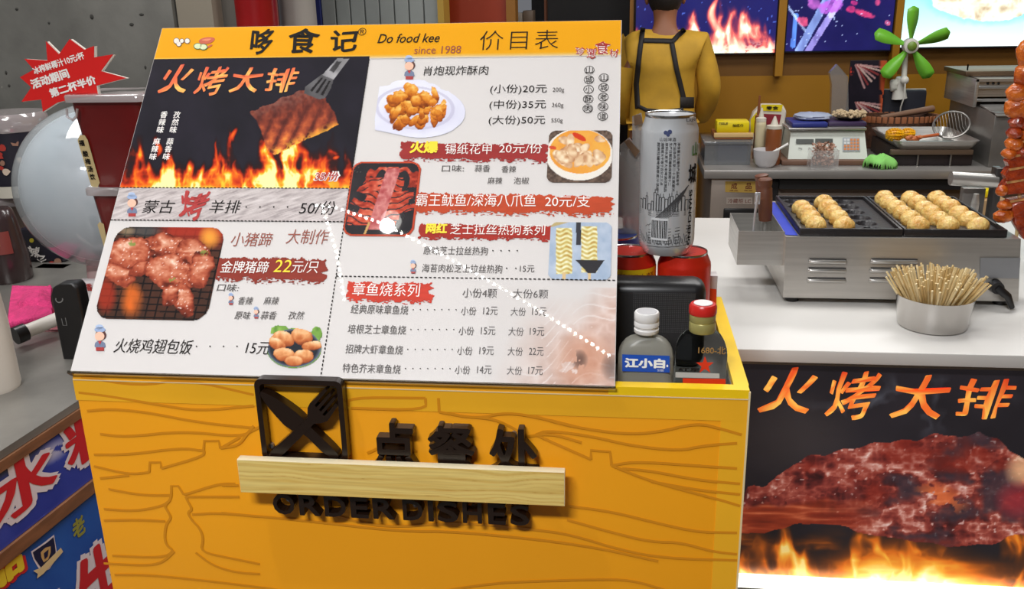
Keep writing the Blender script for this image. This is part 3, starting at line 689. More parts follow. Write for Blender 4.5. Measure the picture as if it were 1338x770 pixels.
T('口味:', 283, 311, 371, 381, GRI, board, w=.0008, sh=.1)
for s_, x0, x1, y in (('香辣', 310, 329, 388), ('麻辣', 344, 363, 388), ('原味', 306, 326, 407), ('蒜香', 340, 360, 407), ('孜然', 376, 396, 407)): T(s_, x0, x1, y, y+10.5, GRI, board, w=.0008, sh=.1)
# little chef drawings
def chef(cx, cy, s):
    """cx,cy head centre; s = head radius in pixels"""
    blob(circ(cx, cy-1.35*s, 1.15*s, .55*s), (150, 170, 205), .0008, 1); blob(circ(cx-.1*s, cy-1.9*s, .8*s, .5*s), (170, 188, 218), .0008, 1)
    blob(circ(cx+.15*s, cy-.25*s, 1.15*s, 1.05*s), (84, 40, 34), .0007, 1)
    blob(circ(cx-.05*s, cy, 1.0*s, .95*s), (236, 190, 164), .0010, 1)
    blob([(cx-.9*s, cy+.95*s), (cx+.9*s, cy+.95*s), (cx+1.2*s, cy+2.4*s), (cx-1.2*s, cy+2.4*s)], (110, 122, 150), .0007, 1)
    blob([(cx-.35*s, cy+1*s), (cx+.35*s, cy+1*s), (cx, cy+1.7*s)], (190, 40, 40), .0010, 0)
    blob([(cx-.8*s, cy+2.2*s), (cx+.8*s, cy+2.2*s), (cx+.8*s, cy+2.9*s), (cx-.8*s, cy+2.9*s)], (170, 46, 44), .0009, 0)
chef(131, 440, 6.5); chef(173, 266, 6); chef(535, 87, 6); chef(302, 390, 3); chef(335, 408, 3); chef(540, 348, 3.4)
T('火烧鸡翅包饭', 148, 249, 442, 461, INK, board, w=.0008, sh=.1, bold=-.004); dots(257, 310, 453, 4); T('15元', 320, 350, 447, 463, INK, board, w=.0008, sh=.1, bold=-.004)
def roastchicken(x, y, a, b):
    c = ramp(vn(x*.2, y*.2, 3), (0, (96, 140, 60)), (1, (150, 190, 90)))
    e = ell(x, y, 384, 455, 35, 25); c = np.where((e < 1)[..., None], mixc((40, 44, 52), (110, 120, 140), np.clip(e*4-3, 0, 1)), c)
    for (cx, cy, rx, ry, an, sd) in ((370, 443, 15, 10, .3, 1), (395, 440, 15, 11, .5, 2), (362, 450, 13, 7, .5, 3), (408, 452, 14, 6, -.1, 4), (372, 464, 15, 9, .2, 5), (396, 466, 14, 9, -.1, 6), (384, 472, 12, 7, 0, 7)):
        q = ell(x, y, cx, cy, rx, ry, an)+.25*(vn(x*.2, y*.2, sd)-.5)
        t = .3+.35*np.clip((cy-y)/ry, -1, 1)+.4*ridge(x*.12, y*.1, sd)-.35*np.clip(q-.6, 0, 1)
        c = np.where((q < 1)[..., None], ramp(t, (0, (104, 44, 24)), (.4, (190, 104, 56)), (.7, (232, 168, 112)), (1, (252, 226, 190))), c)
    return c
def msk_ch(x, y): return (ell(x, y, 384, 455, 36, 26) < 1) | (ell(x, y, 366, 432, 14, 7)+.5*vn(x*.3, y*.3, 1) < 1.1) | (ell(x, y, 414, 436, 8, 9)+.5*vn(x*.3, y*.3, 2) < 1.1)
BP.paint('food_picture', (345, 423, 423, 484), roastchicken, board, None, .9, .0005, mask=msk_ch)
# right column
T('肖炮现炸酥肉', 553, 637, 87, 99, INK, board, w=.0008, sh=.05, bold=-.003)
def plate(x, y, a, b):
    c = mixc((214, 214, 232), (238, 238, 248), fbm(x*.04, y*.04, 2)); e = ell(x, y, 546, 144, 58, 33, .03)
    c = mixc(c, (180, 176, 200), (np.abs(ell(x, y, 542, 141, 50, 27, .05)-1) < .1)*.5); c = mixc(c, (190, 186, 214), np.clip(1.2-ell(x, y, 545, 148, 50, 26), 0, 1)*.5)
    for k in range(46):
        r0 = random.Random(k*7+1); a0 = r0.random()*6.28; rr = math.sqrt(r0.random())*(.86 if k < 40 else .5); cx = 543+46*rr*math.cos(a0); cy = 138+29*rr*math.sin(a0)-(6 if k > 30 else 0)
        e = ell(x, y, cx, cy, 6+8*r0.random(), 4+4*r0.random(), r0.random()*3)+.55*(vn(x*.3, y*.3, k)-.5)
        t = .42+.30*np.clip((cy-y)/6, -1, 1)+.45*(ridge(x*.14, y*.14, k)-.5)-.4*np.clip(e-.5, 0, 1)
        c = np.where((e < 1)[..., None], ramp(t, (0, (122, 52, 10)), (.3, (190, 100, 24)), (.55, (222, 142, 44)), (.8, (240, 184, 92)), (1, (254, 228, 166))), c)
    return c
def msk_pl(x, y): return (ell(x, y, 548, 146, 60, 34, .02) < 1) | (ell(x, y, 543, 132, 48, 27, .05)+.5*(vn(x*.15, y*.15, 5)-.5) < .95) | inpoly(x, y, [(489, 114), (520, 110), (520, 176), (490, 170)])
BP.paint('food_picture', (486, 100, 610, 182), plate, board, None, .9, .0005, mask=msk_pl)
for i, (s_, g) in enumerate((('(小份)20元', '200g'), ('(中份)35元', '360g'), ('(大份)50元', '550g'))):
    T(s_, 640-i, 714-i, 111+i*20.3, 124+i*20.3, INK, board, w=.0008, bold=-.003); T(g, 722-i, 737-i, 115+i*20, 122+i*20, GRI, board, w=.0008)
def ring(cx, cy, r):
    m_ = MB(); u, v = BP.uv(cx, cy); P = []
    BP.ribbon(m_, [(u+r*math.cos(2*PI*k/20), v+r*1.0*math.sin(2*PI*k/20)) for k in range(21)], .0007, .0008, px=False); m_.build('printed_ring', INK, board, smooth=False)
for i, ch in enumerate('山城小酥肉'): ring(770-i*.5, 92+i*12.6, .0058); T(ch, 765.5-i*.5, 774.5-i*.5, 88+i*12.6, 96+i*12.6, INK, board, w=.0008)
for i, ch in enumerate('山城老味道'): ring(789-i*.4, 102+i*12.6, .0058); T(ch, 784.5-i*.4, 793.5-i*.4, 98+i*12.6, 106+i*12.6, INK, board, w=.0008)
brush(520, 722, 180, 212, (168, 58, 56), 4); T('火爆', 535, 572, 185, 201, YI, board, bold=.045, w=.0011); T('锡纸花甲', 581, 642, 189, 202, WHITEI, board, w=.0010); T('20元/份', 652, 708, 188, 201, WHITEI, board, w=.0010)
def clams(x, y, a, b):
    c = mixc((70, 56, 50), (120, 100, 86), vn(x*.4, y*.4, 3)); c = np.where((ell(x, y, 757, 202, 44, 34) < 1)[..., None], np.array((236., 230, 220)), c)
    c = np.where((ell(x, y, 758, 198, 40, 29) < 1)[..., None], mixc((228, 140, 50), (240, 190, 90), fbm(x*.05, y*.05, 5)), c)
    for k in range(22):
        r0 = random.Random(k); cx = 724+r0.random()*66; cy = 180+r0.random()*36; q = ell(x, y, cx, cy, 9+3*r0.random(), 5+2*r0.random(), r0.random()*3)
        t = .35+.6*vn(x*.2, y*.2, k)-.3*np.clip(q-.5, 0, 1); inb = (q < 1) & (ell(x, y, 758, 196, 37, 26) < 1)
        c = np.where(inb[..., None], ramp(t, (0, (130, 70, 40)), (.4, (200, 150, 110)), (.75, (236, 208, 170)), (1, (250, 240, 220))), c)
    c = mixc(c, (206, 50, 30), (ell(x, y, 757, 179, 10, 3.5, .5) < 1)*.9); return mixc(c, (206, 60, 40), (ell(x, y, 722, 193, 5, 2.5, .2) < 1)*.8)
BP.paint('food_picture', (714, 171, 799, 239), clams, board, None, .9, .0007, rnd=.009)
T('口味:', 577, 606, 216, 225, GRI, board, w=.0008)
for s_, x0, x1, y in (('蒜香', 620, 640, 216), ('香辣', 655, 674, 217), ('麻辣', 637, 656, 232), ('泡椒', 671, 691, 232)): T(s_, x0, x1, y, y+9, GRI, board, w=.0008)
brush(530, 805, 246, 281, (204, 82, 50), 7); T('霸王鱿鱼/深海八爪鱼', 543, 700, 254, 270, WHITEI, board, w=.0010); T('20元/支', 712, 771, 256, 271, WHITEI, board, w=.0010)
def squid(x, y, a, b):
    c = mixc((36, 34, 38), (58, 54, 56), fbm(x*.05, y*.05, 3)); c = mixc(c, (150, 150, 140), (vn(x*.6, y*.6, 4) > .95)*.7)
    dx = x-520; dy = y-222; ax = (x-513)*.86+(y-222)*.5; al = (y-222)*.86-(x-513)*.5   # rotated frame
    cx = 514-(y-222)*.33; wdt = 9+.30*np.clip(y-225, 0, 60); wv = np.abs(x-cx)/(wdt+12)
    row = np.floor((y+np.abs(x-cx)*.35*np.sign(y-250))/8.5); arms = (y > 232) & (y < 294) & (wv < .65+.75*_h(row, np.sign(x-cx), 5)) & (((y+np.abs(x-cx)*.35*np.sign(y-250)+1.5*np.sin(x*.25)) % 8.5) < 6.6); 
    arms |= (y > 218) & (y < 245) & (np.abs(np.hypot((x-512)*.8, (y-235)*1.6)-25+3*np.sin(x*.4)) < 4)
    t = .3+.6*vn(x*.2, y*.35, 5)-.2*wv; cc = ramp(t, (0, (120, 34, 26)), (.5, (196, 74, 52)), (1, (240, 160, 130)))
    c = np.where(arms[..., None], cc, c)
    bod = (np.abs(x-cx) < 9) & (y > 220) & (y < 300); c = np.where(bod[..., None], ramp(.3+.6*ridge(x*.1, y*.1, 7), (0, (110, 36, 44)), (.5, (176, 78, 80)), (1, (230, 170, 160))), c)
    c = np.where(((np.abs((x-(482-(y-292)*.4))) < 1.5) & (y > 290))[..., None], np.array((200., 160, 100)), c)
    return c
BP.paint('picture_border', (447, 212, 540, 309), lambda x, y, a, b: np.broadcast_to(np.array((196., 76, 50)), x.shape+(3,)), board, None, 1.2, .0009, rnd=.0125)
BP.paint('food_picture', (449.5, 214, 537.5, 307), squid, board, None, .9, .0012, rnd=.011)
brush(545, 728, 288, 314, (178, 56, 46), 9); T('网红', 556, 584, 292, 306, YI, board, bold=.045, w=.0011); T('芝士拉丝热狗系列', 588, 712, 293, 307, WHITEI, board, w=.0010)
def hotdog(x, y, a, b):
    c = mixc((150, 170, 196), (196, 206, 220), fbm(x*.08, y*.08, 3)); c = np.where((np.abs(x-756) < 3.2)[..., None] & (y < 320)[..., None], np.array((60., 60, 66)), c)
    for cx, cy in ((737, 328), (770, 326)):
        q = np.maximum(np.abs(x-cx)/10.5, np.abs(y-cy)/30); t = .45+.5*np.sin(y*1.1+np.sin(x*.35)*2)*.5+.3*vn(x*.3, y*.3, 4)
        c = np.where((q < 1)[..., None], ramp(t, (0, (150, 70, 40)), (.35, (200, 170, 90)), (.7, (226, 220, 160)), (1, (250, 246, 230))), c)
        c = np.where(((np.abs(x-cx) < 2) & (y > cy+28))[..., None], np.array((220., 190, 140)), c)
    c = np.where(inpoly(x, y, [(752, 340), (790, 340), (778, 357), (768, 357)])[..., None], np.array((52., 50, 54)), c)
    return np.where(inpoly(x, y, [(717, 290), (745, 290), (720, 297)])[..., None], np.array((190., 170, 120)), c)
BP.paint('food_picture', (716, 291, 798, 366), hotdog, board, None, .9, .0007, rnd=.008)
T('原味芝士拉丝热狗', 553, 637, 322, 333, GRI, board, w=.0008); dots(644, 676, 328, 4); T('海苔肉松芝士拉丝热狗', 551, 656, 345, 356, GRI, board, w=.0008); dots(662, 674, 351, 2); T('15元', 679, 698, 347, 356, GRI, board, w=.0008)
# fading octopus-ball picture
def octo(x, y, a, b):
    m_ = np.clip((x-640-(500-y)*.35)/110, 0, 1)*np.clip((y-385)/55+np.clip((x-760)/60, 0, 1), 0, 1)
    t = .3+.6*ridge(x*.035, y*.04, 3); im = ramp(t, (0, (110, 70, 56)), (.35, (176, 128, 108)), (.7, (214, 180, 166)), (1, (240, 226, 220)))
    th = np.abs(((x*.55+y*1.0+14*np.sin(x*.06)) % 15)-7.5) < 1.1; im = mixc(im, (236, 222, 218), th*(fbm(x*.03, y*.03, 5) > .5)*.7)
    im = mixc(im, (190, 112, 74), np.clip(1.3-ell(x, y, 760, 470, 40, 36), 0, 1)*(ridge(x*.05, y*.05, 7) > .45)*.55)
    im = mixc(im, (70, 44, 36), np.clip(1-ell(x, y, 757, 470, 12, 14), 0, 1)*(ridge(x*.1, y*.1, 2) > .5)*.8)
    im = mixc(im, (60, 44, 40), np.clip(1-ell(x, y, 800, 480, 16, 20), 0, 1)*.6)
    return mixc((216, 211, 208), im, m_*.85)
BP.paint('food_picture', None, octo, board, None, 1.1, .0003, uvrect=(BP.uv(632, 505)[0], .001, BWD-.0006, BP.uv(720, 375)[1]))
brush(450, 568, 363, 397, (216, 72, 56), 12); T('章鱼烧系列', 460, 548, 370, 387, WHITEI, board, w=.0010)
T('小份4颗', 604, 649, 377, 389, GRI, board, w=.0008); T('大份6颗', 670, 716, 378, 390, GRI, board, w=.0008)
for s_, x0, x1, y, dx0, a, pa, b, pb in (('经典原味章鱼烧', 458, 533, 398, 540, 602, '12元', 667, '15元'), ('培根芝士章鱼烧', 454, 530, 424, 537, 599, '15元', 664, '19元'), ('招牌大虾章鱼烧', 451, 526, 450, 533, 597, '19元', 663, '22元'), ('特色芥末章鱼烧', 447, 523, 475, 530, 594, '14元', 662, '17元')):
    T(s_, x0, x1, y, y+12, GRI, board, w=.0008); dots(dx0, a-6, y+7, 7, .0007)
    T('小份', a, a+20, y+3, y+14, GRI, board, w=.0008); T(pa, a+29, a+48, y+3, y+14, GRI, board, w=.0008); T('大份', b, b+20, y+4, y+15, GRI, board, w=.0008); T(pb, b+28, b+47, y+4, y+15, GRI, board, w=.0008)
cv = MB(); cv.add([BP.at(u, v, ww) for ww in (.0016, .0036) for u, v in ((0, 0), (BWD, 0), (BWD, BL_), (0, BL_))], [(3, 2, 1, 0), (4, 5, 6, 7), (0, 1, 5, 4), (1, 2, 6, 5), (2, 3, 7, 6), (3, 0, 4, 7)])
cv.build('clear_cover', clear_mat('acrylic_cover', gl=0, rgh=.015), board, smooth=False)
ed = MB(); ed.add([BP.at(u, v, ww) for ww in (-.006, .0038) for u, v in ((-.001, -.003), (BWD+.001, -.003), (BWD+.001, 0), (-.001, 0))], [(3, 2, 1, 0), (4, 5, 6, 7), (0, 1, 5, 4), (1, 2, 6, 5), (2, 3, 7, 6), (3, 0, 4, 7)])
ed.build('bottom_channel', clear_mat('clear_edge', (200, 196, 188), gl=.15), board, smooth=False)
# ceiling lamps that mirror in the cover
def mirror(px, py, z):
    P = BP.hit(px, py); d = ray(px, py).normalized(); r = d-2*d.dot(BP.N)*BP.N; return P+r*((z-P.z)/r.z)
LEDM = mat('led_glow', (255, 250, 240), emit=60)
def led_row(label, pts, step):
    P = []
    for (xa, ya), (xb, yb) in zip(pts, pts[1:]):
        L_ = math.hypot(xb-xa, yb-ya); n = max(1, int(L_/step))
        for k in range(n): P.append(mirror(xa+(xb-xa)*k/n, ya+(yb-ya)*k/n, 3.12))
    t = thing('led_string', label, 'light string', P[0]); MB().tube([p+Vector((0, 0, .012)) for p in P], .004, 6).build('cable', WHITEP, t)
    m_ = MB()
    for p in P: m_.ball(p, .0056, 8, 5)
    o = m_.build('led_dots', LEDM, t); o['kind'] = 'stuff'
led_row('long string of white LED dots across the ceiling behind the camera', [(414, 270), (440, 273), (503, 294), (600, 346), (700, 404), (803, 470)], 8.3)
led_row('short string of white LED dots branching along the ceiling behind the camera', [(424, 278), (440, 330), (452, 400)], 7.5)
kp = mirror(507, 297, 2.75)
point('ceiling_bulb_light', tuple(kp), 16, .02)
g = thing('ceiling_bulb', 'round ceiling bulb holder above the camera', 'lamp', tuple(kp+Vector((0, 0, .05)))); MB().lathe([(.03, .05), (.028, .09), (.012, .12), (.012, .44)], tuple(kp)).build('holder', WHITEP, g)
# ================================================================== THINGS ON THE PODIUM
Z0 = PT-.029
def wrapcyl(c, r, w_=.0004):
    """maps (arc length s, height z) on an upright cylinder; s=0 faces the camera"""
    a0 = math.atan2(CAM.y-c[1], CAM.x-c[0])
    return lambda s, z, k=0: Vector((c[0]+(r+w_+k)*math.cos(a0+s/r), c[1]+(r+w_+k)*math.sin(a0+s/r), c[2]+z))
def ctext(W, t, s0, s1, z0, z1, m, parent, bold=0, k=0, name='printed_text', rot90=False):
    V, F = glyphs(t, bold); V = V.copy(); mn = V.min(0); mx = V.max(0); a = (V[:, 0]-mn[0])/(mx[0]-mn[0]); b = (V[:, 1]-mn[1])/max(mx[1]-mn[1], 1e-6)
    if rot90: a, b = b, 1-a
    me = bpy.data.meshes.new(name); me.from_pydata([tuple(W(s0+(s1-s0)*x, z0+(z1-z0)*y, k+c)) for x, y, c in zip(a, b, V[:, 2])], [], F); me.materials.append(m); me.update(); return link(name, me, parent)
def cpatch(W, s0, s1, z0, z1, n=8, k=0, mb=None):
    mb = mb or MB(); vs = []
    for i in range(n+1): s = s0+(s1-s0)*i/n; vs += [W(s, z0, k), W(s, z1, k)]
    mb.add(vs, [(2*i, 2*i+2, 2*i+3, 2*i+1) for i in range(n)]); return mb
ALU = mat('aluminium', (200, 202, 204), .22, 1); ALUP = mat('silver_can_print', (200, 203, 206), .3, .35)
def can(name, label, px, Y, z, r, h, body, group=None, tab=None):
    P = onz(px, 360, z); d = ray(px, 360); x = CAM.x+d.x*((Y-CAM.y)/d.y)
    c = (x, Y, z); t = thing(name, label, 'can', c, group)
    MB().lathe([(r*.72, .002), (r*.78, 0), (r*.82, .002), (r*.97, .010), (r, .016), (r, h-.018), (r*.985, h-.014), (r*.84, h-.003), (r*.845, h-.002)], c, 48).build('can_body', body, t)
    MB().lathe([(r*.83, h-.004), (r*.855, h-.0015), (r*.845, h), (r*.82, h-.0005), (r*.79, h-.005), (r*.70, h-.0055), (0, h-.0055)], c, 48).build('lid', ALU, t)
    mm = MB(); mm.tube([(c[0]+.010*math.cos(k*PI/6)+.004, Y+.007*math.sin(k*PI/6), z+h-.0035) for k in range(12)], .0016, 6, closed=True); mm.box((c[0]-.008, Y, z+h-.004), (.014, .010, .0012), .0004)
    mm.build('pull_tab', tab or ALU, t, label='purple pull tab' if tab else None); return t, c
YC = 1.105; R_ = .0325; H_ = .1175
# sizes from the photograph
def xat(px, Y, z):
    lo = -1.5; hi = 1.5
    for _ in range(40):
        m_ = (lo+hi)/2; d = Vector((m_, Y, z))-CAM; x = 669+FPX*d.dot(RT)/d.dot(FW)
        if x < px: lo = m_
        else: hi = m_
    return lo
def zat(px, py, Y): return ony(px, py, Y).z
REDC = mat('red_can_paint', (206, 44, 26), .3, .35); YELC = mat('yellow_can_band', (236, 196, 30), .35, .2); PUR = mat('purple_tab', (70, 50, 130), .35, .5)
xr = xat(893, YC, 1.25); xy = xat(822, YC+.01, 1.25)
zt_ = zat(893, 327, YC+.0)
HC_ = zt_-Z0
tR, cR = can('drink_can', 'red drink can with purple tab, under the right side of the tall silver can', 893, YC, Z0, R_, HC_, REDC, tab=PUR)
tR.location.x = xr; 
W = wrapcyl((cR[0], YC, Z0), R_)
for i in range(9): ctext(W, random.choice(['配料水白砂糖食品添加剂', '净含量三百一十毫升', '产品标准号保质期月', '贮存条件常温避光']), -.004-i*0+.0026*i*0-.004+.0, .0+.014, HC_-.036-i*.0045, HC_-.033-i*.0045, YI if False else mat('ink_cream', (236, 190, 150), .5), tR)
for i in range(5): ctext(W, '营养成分表', .018, .026, HC_-.04-i*.009, HC_-.034-i*.009, mat('ink_cream'), tR)
cpatch(W, -.03, .004, 0.01, .05, k=.0001).build('label_print', mat('dark_red_print', (150, 24, 20), .3), tR)
tY, cY = can('drink_can', 'red can with a yellow upper band, beside the right edge of the menu board', 822, YC, Z0, R_, HC_, REDC)
tY.location.x = xy
W = wrapcyl((cY[0], YC, Z0), R_)
cpatch(W, -.05, .05, HC_-.033, HC_-.017, 24).build('yellow_band', YELC, tY)
ctext(W, '官和枕谷 大 凉茶', -.014, .034, HC_-.030, HC_-.022, mat('ink_darkred', (130, 40, 20), .5), tY, k=.0004)
tB, cB = can('drink_can', 'third can behind the yellow-banded one, only its lid showing', 814, YC+.072, Z0, R_, HC_+.002, mat('blue_can', (60, 80, 160), .3, .4), tab=PUR)
tB.location.x = xat(806, YC+.072, 1.32)
# silver can
zs0 = Z0+HC_+.0005; xs = xat(873, YC-.004, 1.38); HS = zat(873, 147, YC)-zs0; RS = .0335
tS = thing('tall_can', 'tall silver beer can with skyline print standing on the smaller cans', 'can', (xs, YC-.004, zs0))
c = (xs, YC-.004, zs0)
MB().lathe([(RS*.74, .002), (RS*.8, 0), (RS*.84, .002), (RS*.97, .010), (RS, .016), (RS, HS-.022), (RS*.985, HS-.017), (RS*.85, HS-.003), (RS*.86, HS-.002)], c, 56).build('can_body', ALUP, tS)
MB().lathe([(RS*.85, HS-.004), (RS*.875, HS-.0015), (RS*.865, HS), (RS*.84, HS-.0005), (RS*.81, HS-.005), (RS*.72, HS-.006), (0, HS-.006)], c, 56).build('lid', ALU, tS)
mm = MB(); mm.tube([(c[0]+.010*math.cos(k*PI/6), c[1]-.006+.007*math.sin(k*PI/6), zs0+HS-.004) for k in range(12)], .0016, 6, closed=True); mm.build('pull_tab', ALU, tS)
W = wrapcyl(c, RS); GR = mat('ink_darkgrey', (66, 66, 68), .5); ps = RS*2/72  # metres per photo pixel
def sp(px): return RS*math.asin(max(-.99, min(.99, (px-873)/37.0)))
def zp(py): return zat(873, py, YC-.035)-zs0
rows = ['超爽拉罐啤酒原麦汁浓度', '酒精度大于等于百分之三点', '原料水麦芽大米啤酒花制品', '生产日期见罐底保质期十二', '贮运条件五至二十五度避光', '净含量五百毫升产品标准号']
for i, s_ in enumerate(rows):
    px_ = 858+i*5; ctext(W, s_, sp(px_), sp(px_+3.6), zp(250-8*(i % 2)), zp(186), GR, tS, rot90=True, bold=.012)
ctext(W, '山城啤酒', sp(861), sp(881), zp(184.5), zp(179.5), GR, tS)
lg = MB()
for s_, z_, r_ in ((868, 173, .0024), (873, 172, .0026), (871, 176, .002)): 
    cc_ = [W(sp(s_)+r_*math.cos(k*PI/5), zp(z_)+r_*math.sin(k*PI/5)) for k in range(10)]; lg.add(cc_, [tuple(range(10))])
lg.build('printed_emblem', mat('ink_emblem', (60, 70, 110), .5), tS, smooth=False)
ctext(W, '山', sp(902), sp(908.5), zp(207), zp(188), mat('ink_green', (70, 120, 50), .5), tS, bold=.03, k=.0001)
ctext(W, '城', sp(898), sp(908), zp(242), zp(216), INK, tS, bold=.03, k=.0001)
ctext(W, 'SHANCHENG', sp(900), sp(904), zp(322), zp(250), INK, tS, bold=.03, rot90=True, k=.0001)
ctext(W, 'Lager', sp(893), sp(906), zp(161), zp(155), GR, tS, bold=.01)
sk = MB(); rs = random.Random(3)
x_ = 838
def seg(a, b, wd=.0004):
    (xa, ya), (xb, yb) = a, b; n = 5; P = [(sp(xa+(xb-xa)*i/n), zp(ya+(yb-ya)*i/n)) for i in range(n+1)]
    vs = []
    for i, (s, z) in enumerate(P):
        s2, z2 = P[min(i+1, n)]; s1, z1 = P[max(i-1, 0)]; dx, dz = s2-s1, z2-z1; L_ = math.hypot(dx, dz) or 1; ox, oz = -dz/L_*wd, dx/L_*wd
        vs += [W(s+ox, z+oz), W(s-ox, z-oz)]
    sk.add(vs, [(2*i+1, 2*i+3, 2*i+2, 2*i) for i in range(n)])
while x_ < 897:
    hh = rs.uniform(8, 24); ww = rs.uniform(2, 4); seg((x_, 276), (x_, 276-hh)); seg((x_, 276-hh), (x_+ww, 276-hh)); seg((x_+ww, 276-hh), (x_+ww, 276))
    if hh > 18: seg((x_+ww/2, 276-hh), (x_+ww/2, 271-hh))
    x_ += ww+.6
for k in range(5): seg((838, 276+k*1.7), (897, 274+k*1.9), .0003)
for k in range(11): seg((899, 243), (878-k*3.2, 283+k*1.5), .00028)
for k in range(7): seg((838, 303+k*3.4), (900, 296+k*4.2), .0005 if k % 2 else .00025)
for k in range(26): seg((840+k*2.3, 306+3*(k % 3)), (842+k*2.3, 318+2*(k % 2)), .0004)
sk.build('skyline_print', GR, tS, smooth=False)
bc = MB(); cpatch(W, sp(853), sp(875), zp(314), zp(285), 10, .0002, bc).build('barcode_panel', mat('barcode_grey', (206, 208, 210), .4), tS, smooth=False)
bc = MB(); q = 854.
while q < 874: ww = rs.choice([.5, .9, 1.4]); cpatch(W, sp(q), sp(q+ww), zp(311), zp(288), 1, .0004, bc); q += ww+rs.choice([.5, .9])
bc.build('barcode_bars', INK, tS, smooth=False)
# speaker
ys = 1.0; sx0 = xat(770, ys, 1.27); sx1 = xat(924, ys, 1.27); sz1 = zat(865, 371, ys)
sp_ = thing('speaker', 'black mesh-fronted loudspeaker box behind the two small bottles', 'speaker', ((sx0+sx1)/2, ys+.02, Z0))
MB().box(((sx0+sx1)/2, ys+.022, (Z0+sz1)/2), (sx1-sx0, .044, sz1-Z0), .014, seg=4).build('case', BLACKP, sp_)
gm = MB(); gx0 = sx0+.012; gx1 = sx1-.012; step = .0022
MB().bb(sx0+.014, sx1-.014, ys-.0006, ys+.002, Z0+.012, sz1-.012).build('grille_backing', mat('grille_black', (34, 33, 34), .6), sp_)
x = sx0+.05
while x < sx1-.014:
    z = Z0+.045
    while z < sz1-.011: gm.add([(x, ys-.0012, z), (x+.0013, ys-.0012, z), (x+.0013, ys-.0012, z+.0013), (x, ys-.0012, z+.0013)], [(0, 1, 2, 3)]); z += step
    x += step
gr_ = gm.build('grille_mesh', mat('grille_grey', (70, 69, 70), .4), sp_, smooth=False); gr_['kind'] = 'stuff'
# water drops / scuffs on the speaker
# bottles
GL = mat('bottle_glass', (196, 204, 206), .04, trans=1, ior=1.08); FROST = mat('frosted_glass', (214, 212, 200), .28, trans=.72, ior=1.25)
def bottle(label, px0, px1, pyt, Y, glass, capfn, sloped):
    xa = xat(px0, Y-.014, 1.25); xb = xat(px1, Y-.014, 1.25); zt = zat((px0+px1)/2, pyt, Y); cx = (xa+xb)/2; w2 = (xb-xa)/2
    t = thing('liquor_bottle', label, 'bottle', (cx, Y, Z0)); h = zt-Z0
    lv = []; sh = h*.60; nk = h*.72
    prof = [(0, .96), (.004, 1.0), (sh*.8, 1.0)] + [(sh*.8+(nk-sh*.8)*math.sin(k/6*PI/2), 1-(1-.26)*(1-math.cos(k/6*PI/2))**.9) for k in range(1, 7)] + [(h*.80, .26)]
    def ring_(z, f):
        a = w2*f; b = .0165*max(f, .60) if f > .3 else a; P = []
        n = 28
        for k in range(n):
            th = 2*PI*k/n; c_, s_ = math.cos(th), math.sin(th); e = .45 if f > .5 else 1.0
            P.append((cx+a*abs(c_)**e*(1 if c_ > 0 else -1), Y+b*abs(s_)**e*(1 if s_ > 0 else -1), Z0+z))
        return P
    m_ = MB(); vs = []; 
    for z, f in prof: vs += ring_(z, f)
    n = 28; fs = [(i*n+k, i*n+(k+1) % n, (i+1)*n+(k+1) % n, (i+1)*n+k) for i in range(len(prof)-1) for k in range(n)]+[tuple(range(n))[::-1], tuple((len(prof)-1)*n+k for k in range(n))]
    m_.add(vs, fs); m_.build('glass', glass, t, ang=1.2); capfn(t, cx, Y, Z0+h*.76, h*.24, w2); return t, cx, w2, h
def cap_white(t, x, y, z, h, w):
    r = .0132; MB().lathe([(r*.95, 0), (r, .001), (r, h*.18), (r*.93, h*.22), (r*.93, h*.30), (r, h*.34), (r, h*.50), (r*.95, h*.56), (r, h*.62), (r, h*.93), (r*.93, h), (0, h)], (x, y, z), 40).build('cap', mat('cap_white', (216, 214, 212), .4), t)
    MB().lathe([(r*.8, h), (r*.78, h+.0004), (0, h+.0004)], (x, y, z), 30).build('cap_print', mat('cap_grey', (180, 178, 180), .5), t)
def cap_red(t, x, y, z, h, w):
    r = .0138; MB().lathe([(r*.95, -h*.25), (r, -h*.2), (r, h*.15), (r*.95, h*.2), (r, h*.26), (r, h*.52), (r*.99, h*.56)], (x, y, z), 40).build('neck_band', mat('olive_gold', (164, 156, 96), .35, .3), t)
    MB().lathe([(r*1.03, h*.55), (r*1.06, h*.6), (r*1.05, h*.88), (r*.92, h*.98), (0, h)], (x, y, z), 40).build('cap', mat('cap_red', (192, 36, 30), .3), t)
    MB().lathe([(r*.72, h), (r*.70, h+.0005), (0, h+.0005)], (x, y, z), 30).build('cap_print', mat('cap_white'), t)
YB1 = .925
t1, cx, w2, h = bottle('small frosted liquor bottle with white cap and blue label', 808, 882, 407, YB1, FROST, cap_white, 1)
LP = Plane((cx-w2, YB1-.0170, Z0), (1, 0, 0), (0, 0, 1)); 
LP.poly('label_panel', [(813, 463), (875, 465), (875, 487), (813, 485)], mat('label_blue', (22, 80, 186), .35), t1, w=.0006)
LP.text('江小白', 816, 869, 467, 480, mat('label_white', (245, 248, 250), .4), t1, bold=.055, w=.0012); LP.text('S100', 859, 867, 482, 485, mat('label_white'), t1, w=.0012); LP.text('.', 870.5, 873, 476, 479.5, mat('label_white'), t1, bold=.03, w=.0012)
t2, cx, w2, h = bottle('small clear liquor bottle with red cap and red star', 884, 953, 396, YB1+.005, GL, cap_red, 1)
LP = Plane((cx-w2, YB1-.0120, Z0), (1, 0, 0), (0, 0, 1)); RSTAR = mat('star_red', (216, 52, 30), .35)
STAR = [(921+ (12 if k % 2 == 0 else 4.8)*math.sin(k*PI/5), 477-(12 if k % 2 == 0 else 4.8)*math.cos(k*PI/5)) for k in range(10)]
